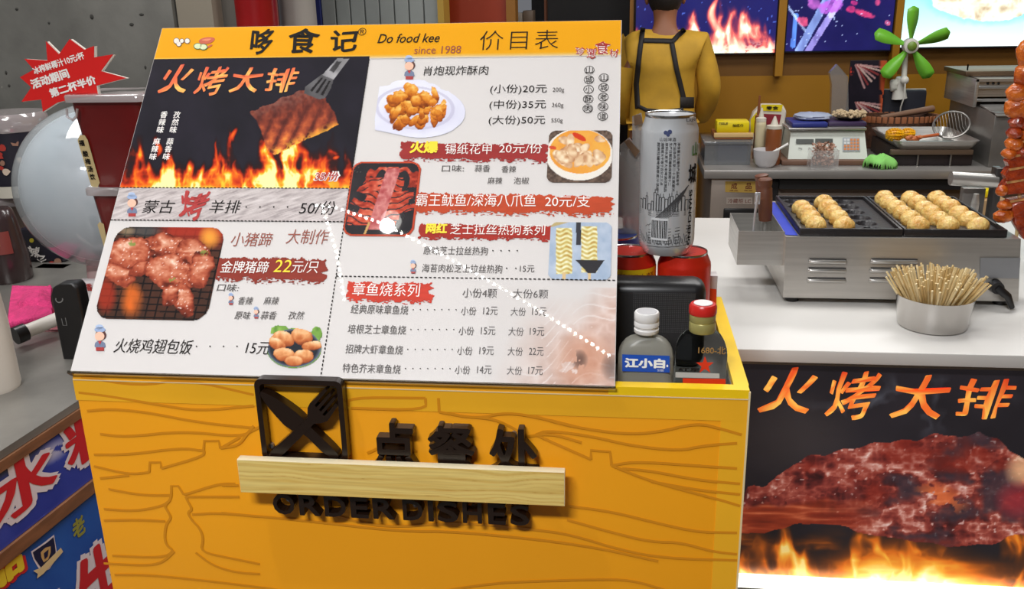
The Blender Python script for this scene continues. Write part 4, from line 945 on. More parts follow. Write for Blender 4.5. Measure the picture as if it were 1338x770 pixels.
LP.poly('red_star', STAR, RSTAR, t2, w=.0012); LP.poly('label_band', [(892, 494), (948, 495), (948, 502), (892, 501)], mat('label_red', (226, 58, 26), .35), t2, w=.0010); LP.poly('label_panel', [(882.5, 486), (940, 488), (940, 494), (882.5, 493)], mat('label_pale', (190, 190, 186), .4), t2, w=.0008)
LP.text('1680-北', 912, 948, 452, 462, mat('ink_gold', (150, 116, 66), .4), t2, bold=.02, w=.001); LP.text('红星', 886, 915, 480, 485, INK, t2, bold=.03, w=.001)
# clear sleeves of wrapped cutlery behind the board edge
yq = 1.19
slv = thing('straw_sleeve', 'bundle of clear plastic sleeves standing right of the menu board, left of the silver can', 'packet', (xat(822, yq, 1.3), yq, Z0))
SLV = clear_mat('sleeve_plastic', (226, 224, 222), gl=.10, rgh=.12, haze=.34, hz=(206, 204, 202))
SPn = Plane((0, yq, 0), (1, 0, 0), (0, 0, 1))
for i, q in enumerate(([(810, 190), (822, 180), (836, 196), (838, 330), (818, 332)], [(826, 152), (838, 147), (842, 175), (840, 325), (826, 325)], [(806, 200), (816, 205), (836, 240), (834, 330), (806, 332)])):
    bot = [(x_, 420) if y_ > 320 else (x_, y_) for x_, y_ in q]
    SPn.poly('sleeve', bot, SLV, slv, w=.004*i, t=.003)
SPn.poly('sleeve_print', [(815, 183), (822, 181), (836, 196), (830, 204)], mat('print_brown', (110, 84, 60), .5), slv, w=.0095, t=.0003); SPn.poly('sleeve_print', [(828, 150), (837, 148), (840, 160), (829, 163)], mat('print_brown'), slv, w=.0095, t=.0003)
for a_, b_ in (((812, 200), (824, 410)), ((822, 196), (832, 410)), ((832, 160), (836, 410))):
    m_ = MB(); u, v = SPn.uv(*a_); u2, v2 = SPn.uv(*b_); m_.tube([SPn.at(u, v, -.004), SPn.at(u2, v2, -.004)], .0022, 8); m_.build('straw', mat('straw_grey', (196, 196, 198), .4), slv)
ct = MB().box((xat(931, 1.13, 1.25), 1.145, (Z0+zat(931, 362, 1.13))/2), (.014, .02, zat(931, 362, 1.13)-Z0), .001).build('small_carton', mat('carton_pale', (206, 200, 198), .4)); tag(ct, 'small pale carton with red lower half, right of the red can', 'carton')
rb = Plane((0, 1.1345, 0), (1, 0, 0), (0, 0, 1)); WLD[ct.name] = Matrix.Translation(ct.location)
rb.poly('red_panel', [(927, 377), (936, 378), (936, 400), (927, 400)], mat('label_red'), ct, w=.0003)
# ================================================================== WHITE COUNTER, LIGHTBOX
WT = mat('white_counter_top', (208, 206, 202), .38, noise=.04, nscale=4)
ycf = 1.372; xc0 = -.12; xc1 = 1.7; ycb = 2.25
ctr = MB().bb(xc0, xc1, ycf, ycb, WC-.022, WC, .003).build('stone_worktop', WT); tag(ctr, 'white stone counter top under the grill machine', 'counter')
cbn = thing('counter_cabinet', 'counter base carrying the backlit barbecue poster on its front', 'cabinet', ((xc0+xc1)/2, ycf+.03, 0))
MB().bb(xc0+.02, xc1-.02, ycf+.045, ycb-.03, 0, WC-.0225).build('carcass', mat('cabinet_grey', (120, 118, 116), .5), cbn, smooth=False)
MB().bb(xc0+.02, xc1-.02, ycf+.012, ycf+.02, WC-.030, WC-.0225).build('top_rail', STEELD, cbn, smooth=False)
lx0 = xc0+.05; lx1 = xc1-.05
pA = ony(968, 752, ycf+.03); lz0 = pA.z
MB().bb(lx0, lx1, ycf+.031, ycf+.044, lz0, WC-.03).build('lightbox_case', WHITEP, cbn, smooth=False)
MB().bb(lx0, lx1, ycf+.012, ycf+.030, lz0-.012, lz0+.004).build('lightbox_led_edge', mat('led_edge', (255, 250, 235), emit=1.6), cbn, smooth=False)
QP = Plane((0, ycf+.031, 0), (1, 0, 0), (0, 0, 1))
def poster(x, y, a, b):
    c = mixc((26, 24, 28), (46, 42, 48), fbm(x*.01, y*.012, 3)); c = mixc(c, (64, 58, 56), np.clip(1-ell(x, y, 1040, 570, 90, 60), 0, 1)*.5)
    sm = ridge(x*.018+1.2*fbm(x*.02, y*.02, 4), y*.014, 6); reg = np.clip(1.1-ell(x, y, 1190, 530, 150, 45), 0, 1); c = mixc(c, (130, 140, 156), reg*np.clip(sm-.72, 0, 1)*1.7)
    f = fire(x, y, 778, 100, 17, 1.6)*.9; f = np.maximum(f, np.clip(1.15-np.abs(y-718-8*np.sin(x*.05))/(16+10*np.sin(x*.013)), 0, 1)*(ridge(x*.012+.8*fbm(x*.02, y*.02, 3), y*.05, 61)-.25)*1.0*np.clip((1130-x)/80, 0, 1)); f = np.maximum(f, np.clip((y-706-18*np.sin(x*.02))/60, 0, 1)*(.45+.6*ridge(x*.02+.6*fbm(x*.03, y*.03, 2), y*.04, 31)))
    c = mixc(c, ramp(f, (0, (40, 26, 20)), (.3, (120, 60, 24)), (.5, (214, 110, 30)), (.7, (248, 176, 60)), (.88, (254, 226, 130)), (1, (255, 250, 210))), np.clip(f*2.2, 0, 1))
    c = mixc(c, (252, 236, 190), np.clip((y-742)/16, 0, 1)*.75*np.clip((1120-x)/150, 0, 1))
    xx = x+10*(vn(x*.05, y*.05, 2)-.5); yy = y+9*(vn(x*.05, y*.05, 3)-.5)
    body = [(966, 655), (980, 640), (1010, 628), (1036, 611), (1056, 600), (1080, 593), (1110, 587), (1151, 579), (1190, 575), (1224, 569), (1276, 567), (1300, 574), (1320, 590), (1352, 604), (1400, 620), (1400, 700), (1350, 706), (1330, 700), (1290, 712), (1240, 716), (1200, 706), (1143, 696), (1110, 690), (1060, 684), (1010, 690), (966, 700)]
    ins = inpoly(xx, yy, body)
    r1 = ridge(x*.028+.9*fbm(x*.03, y*.03, 5), y*.045, 12, 4); r2 = ridge(x*.07, y*.10, 14, 3); cr = fbm(x*.022, y*.03, 33)
    t = -.06+.50*r1+.46*r2**1.5-.12*(cr > .55)*1.2
    mc = ramp(t, (0, (40, 18, 20)), (.22, (82, 32, 32)), (.40, (124, 50, 44)), (.55, (156, 76, 64)), (.68, (198, 140, 128)), (.80, (226, 200, 192)), (1, (250, 240, 236)))
    mc = mixc(mc, (236, 214, 206), (vn(x*.22, y*.26, 51) > .88)*(vn(x*.03, y*.03, 5) > .4)*.6); mc = mixc(mc, (50, 46, 56), np.clip((cr-.56)*8, 0, 1)*np.clip((x-1100)/80, 0, 1)*.75); mc = mixc(mc, (122, 34, 24), np.clip((fbm(x*.02, y*.025, 44)-.52)*6, 0, 1)*.6)
    mc = mixc(mc, (216, 110, 60), np.clip(1-ell(x, y, 1230, 650, 40, 20, .4), 0, 1)*(ridge(x*.05, y*.06, 5) > .6)*.85)
    mc = mixc(mc, (226, 176, 132), np.clip(1-ell(x, y, 1336, 615, 26, 26), 0, 1)*.9); mc = mixc(mc, (168, 44, 52), np.clip(1-ell(x, y, 1330, 655, 34, 28), 0, 1)*.7)
    strip = np.clip((yy-(664-(1250-x)*.02-12*np.sin((x-960)*.006)))/7, 0, 1)*np.clip((1160-x)/120, 0, 1)
    mc = mixc(mc, ramp(ridge(x*.012, y*.12, 9), (0, (90, 30, 20)), (.6, (150, 58, 34)), (1, (214, 120, 80))), strip)
    c = np.where(ins[..., None], mc, c)
    ed = inpoly(xx, yy+5, body) & ~inpoly(xx, yy-4, body); 
    return c
QP.paint('poster_print', None, poster, cbn, LIGHTBOX, 1.15, .0004, uvrect=(ony(955, 600, ycf+.031).x, lz0+.004, ony(1420, 600, ycf+.031).x, WC-.0305))
PC = mat('backlit_ink_colour', attr=True, rough=.4, emit=.45)
for i, (ch, x0, x1, yt, yb) in enumerate((('火', 990, 1061, 477, 541), ('烤', 1078, 1140, 484, 546), ('大', 1162, 1232, 487, 548), ('排', 1246, 1317, 494, 545))):
    QP.text(ch, x0-3, x1-3, yt, yb, PC, cbn, bold=.014, w=.001, warp=brushy(.035), colf=ORN(i+3), sh=.14)
# ================================================================== TAKOYAKI MACHINE
ym0 = 1.60; zm = zat(1180, 311, ym0); mx0b = xat(1022, ym0, WC); mx1b = xat(1328, ym0, WC); mx0t = xat(1027, ym0, zm); mx1t = xat(1334, ym0, zm)
# top depth: back edge of trays at y = 257
yb_ = 1.84
zd = zm
lo, hi = 1.6, 2.4
for _ in range(30):
    m_ = (lo+hi)/2; d = Vector((.4, m_, zm+.012))-CAM; y_ = 385-FPX*d.dot(UP)/d.dot(FW)
    if y_ > 257: lo = m_
    else: hi = m_
yb_ = lo
mx = thing('octopus_ball_grill', 'stainless steel two-pan octopus ball grill on the white counter', 'grill', ((mx0t+mx1t)/2, (ym0+yb_)/2, WC))
bz = WC+.012
mb = MB(); mb.add([(mx0b, ym0-.004, bz), (mx1b, ym0-.004, bz), (mx1b, yb_+.012, bz), (mx0b, yb_+.012, bz), (mx0t, ym0, zm), (mx1t, ym0, zm), (mx1t, yb_+.01, zm), (mx0t, yb_+.01, zm)], [(3, 2, 1, 0), (4, 5, 6, 7), (0, 1, 5, 4), (1, 2, 6, 5), (2, 3, 7, 6), (3, 0, 4, 7)])
mb.build('casing', mat('grill_steel', (202, 198, 192), .32, .7, noise=.08, nscale=5, stretch=(1, 1, 20), bump=.06, bscale=120), mx, smooth=False)
fm = MB()
for x_ in (mx0b+.02, mx1b-.02):
    for y_ in (ym0+.02, yb_-.02): MB().lathe([(.012, 0), (.012, .0125)], (x_, y_, WC), 16).build('foot', BLACKP, mx)
GP = Plane((mx0b, ym0-.003, 0), (1, 0, 0), (0, 0, 1))
for cx_ in (1078, 1158):
    for j, yy in enumerate((342, 353.5, 366.5)):
        x0, x1 = (1056-j*1.2, 1107-j*.5) if cx_ == 1078 else (1137-j*1.2, 1200)
        u0, v = GP.uv(x0, yy); u1, _ = GP.uv(x1, yy+.8)
        lv = MB(); P = rrect(u0, v-.0042, u1, v+.0042, .0041, 5)
        ins_ = rrect(u0+.003, v-.0015, u1-.003, v+.0028, .002, 5); n = len(P)
        lv.add([GP.at(a, b, .0004) for a, b in P]+[GP.at(a, b, .0045) for a, b in ins_], [(k, (k+1) % n, n+(k+1) % n, n+k) for k in range(n)]+[tuple(n+k for k in range(n))])
        lv.build('vent_louvre', STEEL, mx, ang=1.2)
        sl = MB(); sl.add([GP.at(a, b, .0006) for a, b in ((u0+.002, v+.0032), (u1-.002, v+.0032), (u1-.002, v+.0058), (u0+.002, v+.0058))], [(0, 1, 2, 3)]); sl.build('vent_slot', BLACKM, mx, smooth=False)
GP.poly('name_plate', [(1281, 337), (1333, 337), (1331, 364), (1280, 363)], mat('plate_grey', (156, 158, 162), .45, .6), mx, w=.0014, t=.0012)
kx, kv = GP.uv(1299, 373); kp_ = GP.at(kx, kv, 0); k2x, k2v = GP.uv(1316, 398); k2 = GP.at(k2x, k2v, .02); k2.z = max(k2.z, WC+.007)
MB().tube([kp_, kp_-Vector((0, .018, 0))], [.012, .0105], 20).tube([kp_-Vector((0, .014, 0)), (kp_+k2)/2-Vector((-.003, .012, -.004)), k2], [.0075, .0065, .0048], 12).build('valve_handle', BLACKP, mx)
# pans with dimples
PAN = mat('cast_pan', (44, 42, 44), .38, .3, bump=.2, bscale=150)
zt = zm+.012
def g2(px, py, z=None): p = onz(px, py, z or zt); return p
fA = g2(1068.5, 291+6); fB = g2(1106.7, 291+6); fC = g2(1139, 297); bB = g2(1080, 270)
colsL = []; 
yrow0 = ym0+.026; yrow1 = yb_-.028; nrow = 6
xs_L = [xat(p, yrow0, zt) for p in (1066, 1103, 1140)]; xs_R = [xat(p, yrow0, zt) for p in (1199, 1238, 1277)]
rowsY = [yrow0+(yrow1-yrow0)*k/(nrow-1) for k in range(nrow)]
def pan(x0, x1, xs, label):
    y0 = ym0+.006; y1 = yb_; bm = MB(); nx = 84; ny = 96; rr = .0175
    xx, yy = np.meshgrid(np.linspace(x0+.004, x1-.004, nx+1), np.linspace(y0+.004, y1-.004, ny+1)); zz = np.full(xx.shape, zt-.004)
    for a in xs:
        for b in rowsY:
            d2 = (xx-a)**2+(yy-b)**2; zz = np.where(d2 < rr*rr, np.minimum(zz, zt-.004-np.sqrt(np.maximum(rr*rr-d2, 0))*.85), zz)
    idx = np.arange(xx.size).reshape(xx.shape); Q = np.stack([idx[:-1, :-1], idx[:-1, 1:], idx[1:, 1:], idx[1:, :-1]], -1).reshape(-1, 4)
    bm.add(np.stack([xx, yy, zz], -1).reshape(-1, 3).tolist(), Q.tolist())
    bm.build('pan', PAN, mx, ang=.9)
    r = MB(); r.bb(x0, x1, y0, y0+.005, zm+.0005, zt+.002, .001).bb(x0, x1, y1-.005, y1, zm+.0005, zt+.002, .001).bb(x0, x0+.005, y0+.005, y1-.005, zm+.0005, zt+.002, .001).bb(x1-.005, x1, y0+.005, y1-.005, zm+.0005, zt+.002, .001)
    r.build('pan_rim', PAN, mx)
xL0 = xat(1045, ym0+.006, zt); xM = xat(1181, ym0+.006, zt); xR1 = xat(1317, ym0+.006, zt)
pan(xL0, xM-.001, xs_L, ''); pan(xM+.001, xR1, xs_R, '')
BLUE = mat('blue_tape', (50, 70, 190), .35)
bt = MB(); q0 = onz(1031, 256, zm+.002); q1 = onz(1010, 256, zm+.002)
bt.add([(mx0t+.001, ym0+.01, zm+.0012), (xL0-.002, ym0+.006, zm+.0012), (xL0-.002, yb_-.005, zm+.0012), (mx0t+.001, yb_-.005, zm+.0012)], [(0, 1, 2, 3)]); bt.build('blue_tape', BLUE, mx, smooth=False)
# octopus balls
BALL = mat('batter_golden', (236, 206, 128), .42, noise=1, rgb2=(206, 150, 66), nscale=70, bump=.9, bscale=160, coat=.25, sub=.15)
def lump(seed, r):
    me_ = MB(); rr = random.Random(seed); me_.ball((0, 0, 0), (r, r, r*.92), 18, 12); v = np.array(me_.v); ph = rr.random()*9
    k = 1+.07*(vn(v[:, 0]*110+ph, v[:, 1]*110+v[:, 2]*70+ph, seed)-.5)*2+.035*(vn(v[:, 0]*260, v[:, 1]*260+v[:, 2]*200, seed+1)-.5)*2
    me_.v = (v*k[:, None]).tolist(); return me_.mesh('octopus_ball', BALL)
lumps = [lump(k, .0185) for k in range(5)]
cnt = 0
colw = {0: 'first', 1: 'second', 2: 'third'}; roww = ['nearest the front', 'second from the front', 'third from the front', 'fourth from the front', 'fifth from the front', 'rearmost']
for side, xs, spec in (('left', xs_L, ((0, 4), (1, 5), (2, 0))), ('right', xs_R, ((0, 6), (1, 6), (2, 6)))):
    for ci, n in spec:
        for k in range(n):
            o = bpy.data.objects.new('octopus_ball', lumps[cnt % 5]); COL.objects.link(o)
            o.location = (xs[ci]+random.uniform(-.0012, .0012), rowsY[k]+random.uniform(-.001, .001), zt+.0015+random.uniform(0, .0025)); o.rotation_euler = (random.uniform(-.4, .4), random.uniform(-.4, .4), random.random()*6)
            tag(o, 'golden octopus ball in %s pan, %s column from the left, %s' % (side, colw[ci], roww[k]), 'octopus ball', 'octopus balls in the grill pans'); cnt += 1
# scoop box hung on the left side, with handles
zsb = zat(985, 305, ym0+.03)
sbx = thing('drip_box', 'open steel drip box hung on the left side of the grill', 'box', (xat(985, 1.66, 1.1), 1.66, 1.1))
A = [ony(966, 302, 1.62), ony(1012, 303, 1.62), ony(1012, 343, 1.62), ony(968, 346, 1.62)]
B = [ony(957, 279, 1.76), ony(1010, 277, 1.76)]
zt3 = A[0].z; z3b = ony(967, 346, 1.62).z; xa3 = A[0].x; xb3 = mx0b-.001
m_ = MB()
def slab(p, q, r, s, th=.0012):
    n = (Vector(q)-Vector(p)).cross(Vector(s)-Vector(p)).normalized()*th; P = [Vector(v) for v in (p, q, r, s)]
    m_.add(P+[v+n for v in P], [(0, 1, 2, 3), (7, 6, 5, 4), (0, 4, 5, 1), (1, 5, 6, 2), (2, 6, 7, 3), (3, 7, 4, 0)])
yq0, yq1 = 1.62, 1.76
xq0 = xat(957, yq1, zt3)
slab((xa3, yq0, z3b), (xb3, yq0, z3b), (xb3, yq0, zt3), (xa3, yq0, zt3)); slab((xa3, yq1, z3b), (xb3, yq1, z3b), (xb3, yq1, zt3), (xa3, yq1, zt3))
slab((xa3, yq1, z3b), (xa3, yq0, z3b), (xa3, yq0, zt3), (xa3, yq1, zt3)); slab((xb3-.0012, yq1, z3b), (xb3-.0012, yq0, z3b), (xb3-.0012, yq0, zt3), (xb3-.0012, yq1, zt3)); slab((xa3, yq0, z3b), (xb3, yq0, z3b), (xb3, yq1, z3b), (xa3, yq1, z3b))
m_.build('box_shell', STEEL, sbx, smooth=False)
WH = mat('brown_wood_handle', (112, 66, 46), .5, noise=.2, nscale=20, stretch=(1, 1, .2))
for i, (pt, pb, Y, lab) in enumerate((((1000, 233), (1000, 288), 1.70, 'brown wooden tool handle standing in the drip box, the nearer and taller-looking of two'), ((995, 228), (998, 262), 1.745, 'brown wooden tool handle standing in the drip box, behind the nearer one'))):
    a = ony(*pt, Y); b = ony(*pb, Y); t = thing('scraper', lab, 'tool', (b.x, Y, z3b+.002), 'wooden handled tools in the drip box')
    d_ = (a-b); MB().tube([b, b+d_*.15, b+d_*.5, b+d_*.75, b+d_*.8, b+d_*.86, a-d_*.03, a], [.0115, .0125, .013, .0125, .011, .0125, .0125, .010], 16).build('handle', WH, t)
    MB().tube([b, Vector((b.x, Y, z3b+.003))], .003, 8).build('shank', STEEL, t)
a = ony(990, 255, 1.66); b = ony(983, 305, 1.645); t = thing('steel_spatula', 'thin pale spatula leaning in the drip box', 'tool', (b.x, b.y, z3b+.003))
MB().tube([a, (a+b)/2, Vector((b.x, b.y, z3b+.004))], [.003, .0022, .0022], 8).box(tuple(a+Vector((0, 0, -.006))), (.010, .0015, .022), .0007).build('blade', mat('pale_steel', (200, 200, 204), .3, .6), t)
# pot of bamboo skewers
pc = onz(1217, 418, WC); pc = Vector((xat(1217, 1.50, WC), 1.50, WC))
rb_ = 42*(pc-CAM).dot(FW)/FPX; rt_ = 47.5*(pc-CAM).dot(FW)/FPX; ph_ = zat(1217, 384, 1.50)-WC
t = thing('steel_pot', 'round stainless steel pot in front of the grill, full of bamboo sticks', 'pot', tuple(pc))
MB().lathe([(rb_*.93, 0), (rb_, .002), (rb_*1.01, .005), (rt_, ph_-.001), (rt_*1.015, ph_), (rt_*.985, ph_), (rb_*.96, .006), (0, .006)], tuple(pc), 56).build('pot_body', mat('polished_steel', (196, 192, 188), .14, 1), t)
BAM = [mat('bamboo_%s' % n, c, .55, noise=.12, nscale=30) for n, c in (('pale', (238, 218, 168)), ('mid', (228, 202, 146)), ('warm', (208, 176, 116)))]
sm_ = []
for bmt in BAM:
    q = MB(); q.tube([(0, 0, .012), (0, 0, .150)], .0016, 6); q.tube([(0, 0, .012), (0, 0, 0)], [.0016, .0004], 6); sm_.append(q.mesh('bamboo_skewer', bmt))
rs = random.Random(11); n_s = 190
for i in range(n_s):
    a = rs.random()*2*PI; r = math.sqrt(rs.random()); base_r = r*rb_*.50
    top = pc+Vector((math.cos(a)*rt_*.97*r, math.sin(a)*rt_*.97*r, ph_)); bot = pc+Vector((math.cos(a)*base_r, math.sin(a)*base_r, .008))
    d_ = (top-bot).normalized(); d_ = (d_+Vector((rs.uniform(-.05, .05), rs.uniform(-.05, .05), 0))).normalized()
    d_ = Vector((d_.x*1.0, d_.y*1.0, d_.z)); L_ = rs.uniform(.56, .625)
    o = bpy.data.objects.new('bamboo_skewer', sm_[rs.randrange(3)]); COL.objects.link(o); o.location = bot; o.rotation_mode = 'QUATERNION'; o.rotation_quaternion = Vector((0, 0, 1)).rotation_difference(d_); o.scale = (1, 1, L_)
    tag(o, 'thin bamboo stick standing in the steel pot among many alike', 'skewer', 'bamboo sticks in the steel pot')
# ------------------------------------------------------------------ big meat skewers at the right edge
GLZ = mat('glazed_meat_red', (186, 70, 26), .25, noise=1, rgb2=(120, 32, 14), nscale=60, bump=.6, bscale=190, coat=.6)
GLO = mat('glazed_orange', (226, 120, 34), .25, noise=1, rgb2=(170, 66, 16), nscale=60, bump=.6, bscale=190, coat=.6)
FLESH = mat('pale_flesh', (232, 170, 104), .4, noise=.3, nscale=70, bump=.3, bscale=200)
ysk = 1.66
def sat(px, py, Y=ysk): return ony(px, py, Y)
def lumpy(mb_, c, r, sd, amp=.12, n=18, m=12, mi=0):
    q = MB(); q.ball((0, 0, 0), r, n, m); v = np.array(q.v); k = 1+amp*2*(vn(v[:, 0]*90+sd, v[:, 1]*90+v[:, 2]*110, sd)-.5)+amp*.6*2*(vn(v[:, 0]*260+sd, v[:, 2]*260, sd+3)-.5)
    v = v*k[:, None]+np.array(c); mb_.add(v.tolist(), q.f, mi)
pxm = 1/FPX*1.63
sk1 = thing('meat_skewer', 'tall glazed skewer of dumplings, balls and scored meat at the right edge', 'skewer', tuple(sat(1332, 312)))
a = sat(1328, 311); b = sat(1350, 20); MB().tube([a-Vector((0, 0, (a.z-zm-.002)*1.0)), a, b], .003, 8).build('stick', BAM[1], sk1)
for i, (px, py, rx, ry, mt) in enumerate(((1343, 70, 13, 18, GLO), (1340, 98, 14, 16, GLO), (1334, 121, 17, 13, GLO), (1333, 142, 19, 15, GLO), (1329, 160, 11, 9, GLZ), (1340, 160, 12, 10, GLZ), (1326, 174, 9, 7.5, GLZ), (1343, 176, 12, 10, GLO), (1325, 188, 11, 9, GLO), (1318, 201, 8, 7, GLO), (1337, 198, 12, 9, GLZ))):
    q = MB(); p = sat(px, py); lumpy(q, tuple(p), (rx*pxm, 12*pxm, ry*pxm), i+2); q.build('glazed_ball', mt, sk1)
for i in range(5):
    y0 = 189+i*17+max(0, i-3)*8; x0 = 1320-i*3.6+(8 if i == 4 else 0); q = MB()
    pl_ = Plane((0, ysk-.01, 0), (1, 0, 0), (0, 0, 1)); hh = 15
    pts = pl_.uvs([(x0, y0+6), (x0+6, y0-1-2), (1348, y0-6-2), (1372, y0-8), (1372, y0+hh-6), (1348, y0+hh-3), (x0+4, y0+hh)])
    q.prism(pts, lambda u, v, ww: pl_.at(u, v, ww)+Vector((0, 0, 0)), -.02, .0)
    me_o = q.build('scored_meat', GLZ, sk1); bvm = me_o.modifiers.new('b', 'BEVEL'); bvm.width = .003; bvm.segments = 2
    q = MB(); e_ = pl_.uvs([(x0+6, y0-2.6), (1348, y0-7.6), (1372, y0-9.6), (1372, y0-7), (1348, y0-5), (x0+6, y0+.2)]); q.prism(e_, lambda u, v, ww: pl_.at(u, v, ww), -.018, .0015); q.build('flesh_edge', FLESH, me_o if False else sk1)
for i, (px, py, rx, ry, mt) in enumerate(((1309, 249, 7, 7, GLO), (1312, 268, 9, 6.5, GLO), (1311, 283, 12, 9, GLO))):
    q = MB(); p = sat(px, py, ysk-.012); lumpy(q, tuple(p), (rx*pxm, 9*pxm, ry*pxm), i+31); q.build('glazed_ball', mt, sk1)
q = MB(); pl_ = Plane((0, ysk-.012, 0), (1, 0, 0), (0, 0, 1)); q.prism(pl_.uvs([(1320, 268), (1345, 258), (1375, 262), (1375, 316), (1338, 314), (1324, 290)]), lambda u, v, ww: pl_.at(u, v, ww), -.02, 0); o = q.build('scored_meat', GLZ, sk1); bvm = o.modifiers.new('b', 'BEVEL'); bvm.width = .004; bvm.segments = 2
# steel handle of the pan lid hanging near the skewers
Yh = 1.97
hd = thing('tube_rail', 'horizontal steel tube handle and dark bracket behind the grill, at the right', 'handle', tuple(ony(1310, 285, Yh)))
a = ony(1242, 233, Yh); b = ony(1302, 237, Yh); MB().tube([a, b], .0145, 24).build('tube', STEEL, hd)
q = MB(); q.bb(ony(1296, 250, Yh).x, ony(1306, 250, Yh).x, Yh-.01, Yh+.02, WC, ony(1300, 219, Yh).z, .002); q.build('bracket', mat('dark_bracket', (74, 72, 72), .4, .6), hd)
q = MB(); q.bb(ony(1266, 250, Yh).x, ony(1296, 250, Yh).x, Yh+.03, Yh+.05, WC, ony(1280, 250, Yh).z, .002).build('clamp', STEELD, hd)
pt_ = ony(1274, 266, 1.93); q = MB(); q.tube([pt_-Vector((0, 0, pt_.z-WC)), pt_, pt_+Vector((0, 0, .02))], [.006, .008, .005], 12).build('knob', STEEL, hd)
# ================================================================== BACK STEEL COUNTER
SZ = .85; SY = 4.0; SYB = 4.745
sxl = xat(920, SY, SZ); sxr = 2.4
tbl = thing('steel_counter', 'long stainless steel work counter behind the grill, scale and trays on it', 'counter', ((sxl+sxr)/2, SY, 0))
zl = zat(1000, 234, SY)
MB().bb(sxl, sxr, SY, SYB, zl, SZ, .004).build('counter_top', mat('counter_steel', (168, 164, 160), .32, .5, noise=.1, nscale=4, bump=.05, bscale=30), tbl)
ux0 = xat(928, SY+.03, .7); ux1 = xat(998, SY+.03, .7)
MB().bb(ux0, ux1, SY+.03, SYB, .08, zl-.001, .004).build('fridge_door', mat('door_steel', (160, 148, 138), .38, .6), tbl)
MB().bb(ux1+.001, xat(1016, SY+.05, .7), SY+.06, SYB, 0, zl-.001).build('gap_panel', DARK, tbl, smooth=False)
MB().bb(xat(1016, SY+.05, .7), sxr, SY+.10, SYB, 0, zl-.04, .003).build('lower_panel', mat('panel_steel', (140, 126, 116), .4, .6), tbl)
MB().bb(xat(1016, SY+.05, .7), sxr, SY+.03, SY+.06, zl-.05, zl-.002).build('under_rail', BLACKM, tbl, smooth=False)
KP = Plane((0, SY+.03, 0), (1, 0, 0), (0, 0, 1))
KP.poly('sticker', [(947.5, 237), (990, 237), (990, 252), (947.5, 251)], mat('sticker_yellow', (190, 156, 74), .5), tbl, w=.0012)
BRN = mat('ink_brown2', (110, 50, 36), .5)
for ch, x0 in (('成', 955), ('品', 974)): KP.text(ch, x0, x0+8, 239, 247, BRN, tbl, bold=.02, w=.002); KP.text('成品', x0-2, x0+9, 248, 250, BRN, tbl, w=.002)
KP.poly('sticker_outline', [(949, 258), (983, 258), (983, 267), (949, 267)], mat('sticker_pale', (170, 158, 148), .5), tbl, w=.0012); KP.text('冷藏柜 LC', 951, 981, 259.5, 265.5, BRN, tbl, w=.002)
MB().box(((KP.hit(945, 279).x+KP.hit(990, 279).x)/2, SY+.024, KP.hit(960, 279).z), (KP.hit(990, 279).x-KP.hit(945, 279).x, .012, .05), .008).build('door_handle', BLACKP, tbl)
# helper: box between pixel columns standing on the counter
def cx_(px, Y, z=SZ): return xat(px, Y, z)
def zc_(px, py, Y): return zat(px, py, Y)
# lidded clear container with blue inside
Y0 = 4.12; A = cx_(920, Y0); B = cx_(980, Y0); zt_c = zc_(950, 189, Y0)
t = thing('clear_container', 'clear lidded container with something blue inside, left end of the steel counter', 'container', ((A+B)/2, Y0, SZ))
def hollow(mb_, x0, x1, y0, y1, z0, z1, th=.004):
    mb_.bb(x0, x1, y0, y1, z0, z0+th).bb(x0, x1, y0, y0+th, z0+th, z1).bb(x0, x1, y1-th, y1, z0+th, z1).bb(x0, x0+th, y0+th, y1-th, z0+th, z1).bb(x1-th, x1, y0+th, y1-th, z0+th, z1); return mb_
hollow(MB(), A, B, Y0, Y0+.26, SZ+.0005, zt_c).build('tub', clear_mat('tub_plastic', (215, 215, 215), gl=.06, rgh=.1, haze=.25, hz=(180, 184, 188)), t, smooth=False)
MB().bb(A-.006, B+.006, Y0-.006, Y0+.266, zt_c+.0005, zt_c+.014, .004).build('lid', clear_mat('tub_plastic'), t)
MB().bb(A+.06, B-.01, Y0+.03, Y0+.2, SZ+.006, zt_c-.012, .006).build('contents', mat('deep_blue', (36, 44, 120), .5), t)
# yellow tissue pack + brown tray on it
Y1 = 4.25; z1 = zt_c+.0145
t = thing('brown_tray', 'brown wooden tray lying on the clear container', 'tray', (cx_(955, Y1), Y1, z1)); MB().bb(cx_(930, Y1), cx_(979, Y1), Y1-.08, Y1+.10, z1, z1+.022, .003).build('tray_base', mat('tray_brown', (150, 90, 44), .5), t)
MB().bb(cx_(929, Y1), cx_(979, Y1), Y1-.085, Y1-.079, z1+.010, z1+.03, .002).build('tray_edge', mat('tray_edge', (214, 180, 120), .5), t)
ztp = zc_(955, 157, Y1)
t = thing('yellow_pack', 'long yellow packet with dark lettering on the brown tray', 'packet', (cx_(955, Y1), Y1, z1+.023)); MB().bb(cx_(933, Y1), cx_(975, Y1), Y1-.05, Y1+.05, z1+.023, ztp, .008).build('pack_body', mat('pack_yellow', (226, 204, 20), .4), t)
YP = Plane((0, Y1-.051, 0), (1, 0, 0), (0, 0, 1)); YP.text('TISSUE', 939, 951, 160, 163, INK, t, bold=.02, w=.001); YP.text('抽纸巾', 957, 971, 162, 166, INK, t, bold=.02, w=.001)
